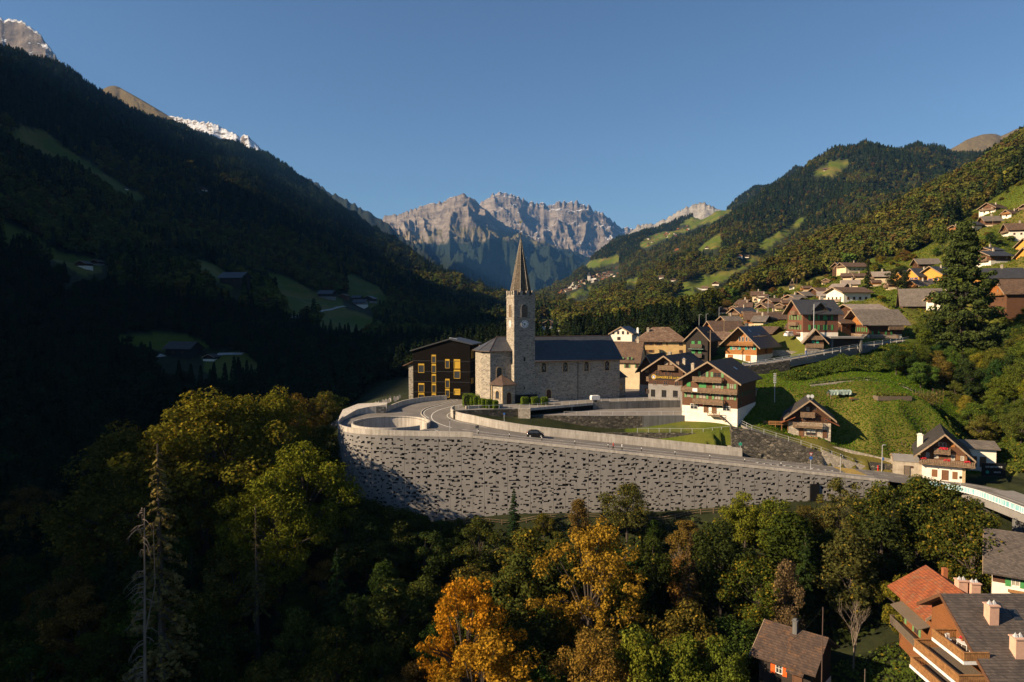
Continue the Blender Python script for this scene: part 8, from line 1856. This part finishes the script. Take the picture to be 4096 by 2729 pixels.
for px,pt,pb,Y,lab in ((745,321,331,285,'slim pole near the big red brown barn roof'),(759,336,345,236,'grey pole right of the honey chalet roof'),(693,336,347,232,'pole behind the hipped speckled roof'),(984,208,224,420,'pole on the meadow below the old farmhouse'),(993,214,228,405,'second pole on the meadow beside the old brown chalet'),(797,278,290,476,'pole on the dry bank beside the tall narrow house')):
    pole(lab,px,pt,pb,Y,.12)
for px,py,Y,lab in ((699,331,300,'green street lamp at the edge of the shaded wood, first of three'),(706,330,310,'green street lamp at the edge of the shaded wood, second of three'),(719,322,330,'green street lamp at the edge of the shaded wood, third of three'),(768,312,300,'street lamp above the honey chalet roof')):
    q=P(px,py,Y); lamp(lab,q.x,Y,q.z,7,.9)
fq=P(783.6,305,366); o=thing('flag_pole','white flag pole flying a red flag with a white cross in the village','flag pole',(fq.x,366,fq.z)); MB().tube((0,0,-.5),(0,0,5.5),.08,.05,6).build('pole',M['white'],o); f_=MB().box(.05,1.5,-.03,.03,3.6,5.1).build('flag',M['red'],o); m=MB(); m.box(.65,.9,-.05,-.03,3.95,4.75); m.box(.4,.65,-.05,-.03,4.23,4.48); m.box(.9,1.15,-.05,-.03,4.23,4.48); m.build('white_cross',M['white'],f_)
def cable(label,a,b,sag,r=.02):
    pts=[a+(b-a)*t+Vector((0,0,-4*sag*t*(1-t))) for t in np.linspace(0,1,10)]; o=MB().path(pts,r,4).build('overhead_cable',M['black']); tag(o,label,'cable')
cable('overhead cable running from the tall telegraph pole to the ochre house',pA,P(683,332,206),.5); cable('overhead cable from the tall telegraph pole to the pole behind the honey chalet',pA,pB,1.0); cable('overhead cable from the rusty pole down to the cottage roof',pD,P(790,642,88),.4)
# ------------------------------------------------------------------ people
def person(label,x,y,z,yaw,top,trous,hair,stride=.18,arm=.25):
    V_=[(0,0,.92),(0,0,1.12),(0,0,1.38),(0,0,1.50),(0,.01,1.60),(0,.0,1.70),
        (-.09,0,.90),(-.10,-stride*.5,.50),(-.10,-stride+.06,.08),(-.10,-stride-.10,.03),
        (.09,0,.90),(.10,stride*.6,.52),(.10,stride+.10,.10),(.10,stride-.04,.03),
        (-.19,0,1.40),(-.25,arm*.3,1.14),(-.25,-arm*.3,.92),(-.25,-arm*.45,.82),
        (.19,0,1.40),(.25,-arm*.3,1.14),(.25,-arm,.94),(.25,-arm*1.2,.85)]
    E_=[(0,1),(1,2),(2,3),(3,4),(4,5),(0,6),(6,7),(7,8),(8,9),(0,10),(10,11),(11,12),(12,13),(2,14),(14,15),(15,16),(16,17),(2,18),(18,19),(19,20),(20,21)]
    R2=[.14,.13,.15,.055,.095,.085,.095,.065,.045,.04,.095,.065,.045,.04,.06,.045,.035,.03,.06,.045,.035,.03]
    me=bpy.data.meshes.new('person'); me.from_pydata(V_,E_,[]); o=bpy.data.objects.new('tmp',me); COL.objects.link(o); sk_=o.modifiers.new('skin','SKIN'); o.modifiers.new('sub','SUBSURF').levels=2
    for i,v in enumerate(me.skin_vertices[0].data): v.radius=(R2[i],R2[i]*(.75 if i<3 else 1)); v.use_root=(i==0)
    bpy.context.view_layer.update(); m2=bpy.data.meshes.new_from_object(o.evaluated_get(bpy.context.evaluated_depsgraph_get())); bpy.data.objects.remove(o)
    m2.name='person'; m2.materials.clear()
    for mt in (trous,top,M['skin'],hair): m2.materials.append(mt)
    for p_ in m2.polygons:
        c=p_.center; p_.material_index=3 if (c.z>1.66 or (c.z>1.56 and c.y>.04)) else 2 if c.z>1.47 or (abs(c.x)>.2 and c.z<.93) else 1 if c.z>.95 else 0
        p_.use_smooth=True
    ob=link('person',m2,None,None,(x,y,z),yaw); tag(ob,label,'person'); return ob
M['skin']=m_plain('skin',(.50,.30,.21),None,8,.6); M['hair_b']=m_plain('brown_hair',(.05,.03,.02),None,8,.7)
x,y=roadside(614,1.2); person('person in a red top walking along the pavement above the wall',x,y,zmain(x)+.13,1.5,M['red'],M['black'],M['hair_b'])
x,y=roadside(622.8,1.0); person('person in a white top walking along the pavement above the wall',x,y,zmain(x)+.13,1.5,M['white'],M['metal_d'],M['hair_b'])
q=P(806,354,199.5); person('person in blue standing on the street below the little granary',q.x,199.5,zline(GS,q.x)-.04,.2,M['bluep'],M['bluep'],M['hair_b'],.04,.05)
# ------------------------------------------------------------------ garden and meadow things
def gp_(px,py,Y): q=P(px,py,Y); return q.x,Y,gz_at(q.x,Y)
x,y,z=gp_(839,407,170); o=thing('covered_rack','timber rack covered with a crumpled pale green tarpaulin on the meadow','rack',(x,y,z),.05)
for sx_,sy_ in ((-2.4,-.6),(2.4,-.6),(-2.4,.6),(2.4,.6)): MB().box(sx_-.08,sx_+.08,sy_-.08,sy_+.08,-.6,1.1).build('leg',M['wood_rail'],o)
m=MB(); r_=random.Random(3); nx_=14
for i in range(nx_+1):
    xx=-2.7+5.4*i/nx_; m.v+= [(xx,-.95+r_.uniform(-.12,.12),.75+r_.uniform(-.15,.1)),(xx,-.75+r_.uniform(-.06,.06),1.5+r_.uniform(-.08,.08)),(xx,0,1.85+r_.uniform(-.07,.07)),(xx,.75,1.5),(xx,.9,.8)]
m.f=[(5*i+k,5*i+5+k,5*i+6+k,5*i+1+k) for i in range(nx_) for k in range(4)]; m.build('tarpaulin',M['tarp'],o)
x,y,z=gp_(855,406,168); o=thing('plank_stack','stack of weathered planks on the meadow beside the covered rack','planks',(x,y,z),.1)
m=MB(); [m.box(-1.6+.1*k,1.3-.15*k,-.5+.12*(k%4),-.38+.12*(k%4),.12*(k//4),.12*(k//4)+.1) for k in range(9)]; m.build('planks',M['wood_grey'],o); MB().box(-1.4,-.6,-.4,.2,.3,.5).build('tiles',M['clay'],o)
x,y,z=gp_(892,409,166); o=thing('raised_bed','raised vegetable bed made of pale planks in the middle of the meadow','garden bed',(x,y,z),.0)
m=MB(); m.box(-4,4,-1.2,-1.05,-.5,.5); m.box(-4,4,1.05,1.2,-.5,.5); m.box(-4,-3.85,-1.05,1.05,-.5,.5); m.box(3.85,4,-1.05,1.05,-.5,.5); m.box(-3.85,3.85,-1.05,1.05,-.5,.3); m.build('plank_frame',M['wood_grey'],o)
r=np.random.default_rng(3); C=np.stack([r.uniform(-3.8,3.8,700),r.uniform(-1,1,700),r.uniform(.3,1.2,700)],1); c_=link('vegetables',leafmesh('vegetables',C,np.tile([0,0,1.],(700,1)),.22,LEAF,3),None,o); c_.color=(.12,.13,.03,.4)
x0,y0,z0=gp_(926,404,169); o=thing('bean_frame','rows of tall bean poles with withered climbing beans on the meadow','bean frame',(x0,y0,z0),0)
r_=random.Random(8)
for i in range(22):
    xx=-3.6+7.2*(i%11)/10+r_.uniform(-.15,.15); yy=-.7 if i<11 else 1.0; MB().tube((xx,yy,-.5),(xx+r_.uniform(-.15,.15),yy,2.9+r_.uniform(-.5,.7)),.03,.025,5).build('bean_pole',M['wood_rail'],o)
C=np.stack([r.uniform(-3.7,3.7,1300),np.where(r.random(1300)<.5,-.7,1.0)+r.normal(0,.13,1300),r.uniform(.1,2.3,1300)**1.0],1); c_=link('bean_plants',leafmesh('bean_plants',C,np.tile([0,-1.,.3],(1300,1)),.2,LEAF,4),None,o); c_.color=(.13,.12,.03,.5)
x,y,z=gp_(962,391,176); o=thing('yellow_sheet','crumpled yellow plastic sheet lying beside the bean poles under the bushes','sheet',(x,y,z+.6),.3); m=MB()
for i in range(7):
    for j in range(4): m.v.append((-1.2+.4*i,-.5+.33*j,r_.uniform(0,.3)+.15*math.sin(i)))
m.f=[(4*i+j,4*i+4+j,4*i+5+j,4*i+1+j) for i in range(6) for j in range(3)]; m.build('sheet',M['yellow'],o)
ed=[gp_(px,py,Y) for px,py,Y in ((811,386,176),(840,387,177),(870,389,178),(905,392,178),(930,392,178))]
m=MB(); wall_strip([(a,b,c-.4,c+.35) for a,b,c in ed],.5,m); tag(m.build('garden_edging',M['stone_pale']),'low stone edging of the vegetable strip across the upper meadow','stone edging')
C=np.concatenate([np.stack([np.linspace(a[0],b[0],260)+r.normal(0,.3,260),np.linspace(a[1],b[1],260)+r.uniform(.5,1.8,260),np.linspace(a[2],b[2],260)+r.uniform(.2,.9,260)],1) for a,b in zip(ed,ed[1:])]); c_=link('vegetable_strip',leafmesh('vegetable_strip',C,np.tile([0,-.3,1.],(len(C),1)),.3,LEAF,5)); c_.color=(.09,.12,.04,.1); tag(c_,kind='stuff')
# timber fence and steps by the small chalet
m=thing('timber_fence','honey coloured timber rail fence left of the small stone and wood chalet','fence',(0,0,0)); a=P(763,423,158); b=P(788,423.5,157)
for k in range(5):
    q=a+(b-a)*k/4; MB().box(-.07,.07,-.07,.07,-1.6,.5).build('post',M['wood_rail_h'],m,False,q)
rl=MB(); [rl.extr([a+Vector((0,-.1,dz)),a+Vector((0,-.04,dz)),a+Vector((0,-.04,dz+.18)),a+Vector((0,-.1,dz+.18))],b-a) for dz in (-.35,0,.32)]; rl.build('rails',M['wood_rail_h'],m)
fp=MB().tube((0,0,-.5),(0,0,1.1),.05,.045,6).mesh('fence_post',M['wood_grey'])
for i,(px,py,Y) in enumerate(((899,444,153),(902,441,154.5),(905.5,441.5,154),(911,443,153.5),(916,443,153),(921,431,158),(926,429,158.5),(931,429.5,158),(938,431,157.5))):
    x,y,z=gp_(px,py,Y); tag(link('fence_post',fp,None,None,(x,y,z)),f'slim grey fence post on the meadow behind the geranium chalet, {ORD[i]} from the left','fence post','fence posts on the meadow')
# fence at the foot of the wall
f_=thing('rail_fence','low brown rail fence along the foot of the perforated wall','fence',(0,0,0)); fpm=MB().box(-.06,.06,-.06,.06,-.4,1.0).mesh('post',M['wood_rail']); pr_=None; rl=MB()
for k in range(26):
    x=-14+k*2.4; y=wallY(x)-3.6; z=gz_at(x,y); link('post',fpm,None,f_,(x,y,z)); c=Vector((x,y,z+.9))
    if pr_: rl.tube(pr_,c,.04,.04,5); rl.tube(pr_-Vector((0,0,.45)),c-Vector((0,0,.45)),.035,.035,5)
    pr_=c
rl.build('rails',M['wood_rail'],f_)
# cemetery behind the wall end
gsm=[MB().extr([(-.35,-.08,-.2),(.35,-.08,-.2),(.35,-.08,.75),(.18,-.08,1.0),(-.18,-.08,1.0),(-.35,-.08,.75)],(0,.16,0)).mesh('gravestone',mt) for mt in (M['concrete_grey'],M['concrete'],M['concrete_dark'])]
gcr=MB().box(-.07,.07,-.05,.05,-.2,1.3).box(-.38,-.07,-.05,.05,.8,.95).box(.07,.38,-.05,.05,.8,.95).mesh('grave_cross',M['concrete'])
r_=random.Random(21)
for i in range(46):
    x=-49+(i%12)*1.7+r_.uniform(-.3,.3); y=172+(i//12)*4.2+r_.uniform(-.5,.5)+(x+49)*.55
    if x>-30.5 and y<180: continue
    cr_=r_.random()<.25; o=link('grave_cross' if cr_ else 'gravestone',gcr if cr_ else r_.choice(gsm),None,None,(x,y,gz_at(x,y))); o.rotation_euler=(0,0,r_.uniform(-.3,.1))
    tag(o,'stone cross among the graves behind the rounded wall end' if cr_ else 'small headstone in the crowded cemetery behind the rounded wall end','grave','grave crosses of the cemetery' if cr_ else 'headstones of the cemetery')
rail('cemetery_fence','thin grey mesh fence along the left edge of the cemetery',[(-51,170,gz_at(-51,170)),(-47,184,gz_at(-47,184)),(-42,198,gz_at(-42,198))],1.3,M['metal'],2.0,(1.0,.5,.1),.02)
# pale house with slate roof in the shade at far left
House('pale house with a slate roof half hidden in the shaded trees at far left',(40,207),(74,205),536,527,509,11,'x',wall='plaster_w',roof='slate',base=(0,'plaster_w'),over=.8,ovf=.7,cat='house',name='house')
# garden of the sun deck house
x,y,z=gp_(909,668,81); o=thing('pergola','weathered timber pergola over a gravel seat in the garden beside the sun decks','pergola',(x,y,z),.1)
for sx_,sy_ in ((-1.3,-1),(1.3,-1),(-1.3,1),(1.3,1)): MB().box(sx_-.07,sx_+.07,sy_-.07,sy_+.07,-.5,2.3).build('post',M['wood_grey'],o)
m=MB(); [m.box(-1.6,1.6,-1.1+.4*k,-1.02+.4*k,2.3,2.42) for k in range(6)]; m.build('slats',M['wood_grey'],o)
potplant(47.0-3.6,79,gz_at(43.4,79),'big red flowering plant at the lower left foot of the sun decks','flower_r',2.2)
hd=[tuple(XY(896,76)),tuple(XY(929,82)),tuple(XY(933,80.5)),tuple(XY(902,74))]
leaf_patch('hedge',None,hd,90,1.6,.2,(.075,.12,.016),.02,seed=31)
# ------------------------------------------------------------------ air
hz=MB(); hz.box(-14000,14000,-3000,17000,-480,2080); ho=hz.build('haze',None); tag(ho,kind='stuff')
hm_=bpy.data.materials.new('thin_blue_haze'); hm_.use_nodes=True; t=hm_.node_tree; t.nodes.clear(); out=N(t,'ShaderNodeOutputMaterial'); pv=N(t,'ShaderNodeVolumePrincipled'); pv.inputs['Color'].default_value=(.15,.43,1,1); pv.inputs['Density'].default_value=2.8e-5; pv.inputs['Anisotropy'].default_value=.1
L(t,pv.outputs[0],out.inputs['Volume']); ho.data.materials.append(hm_)
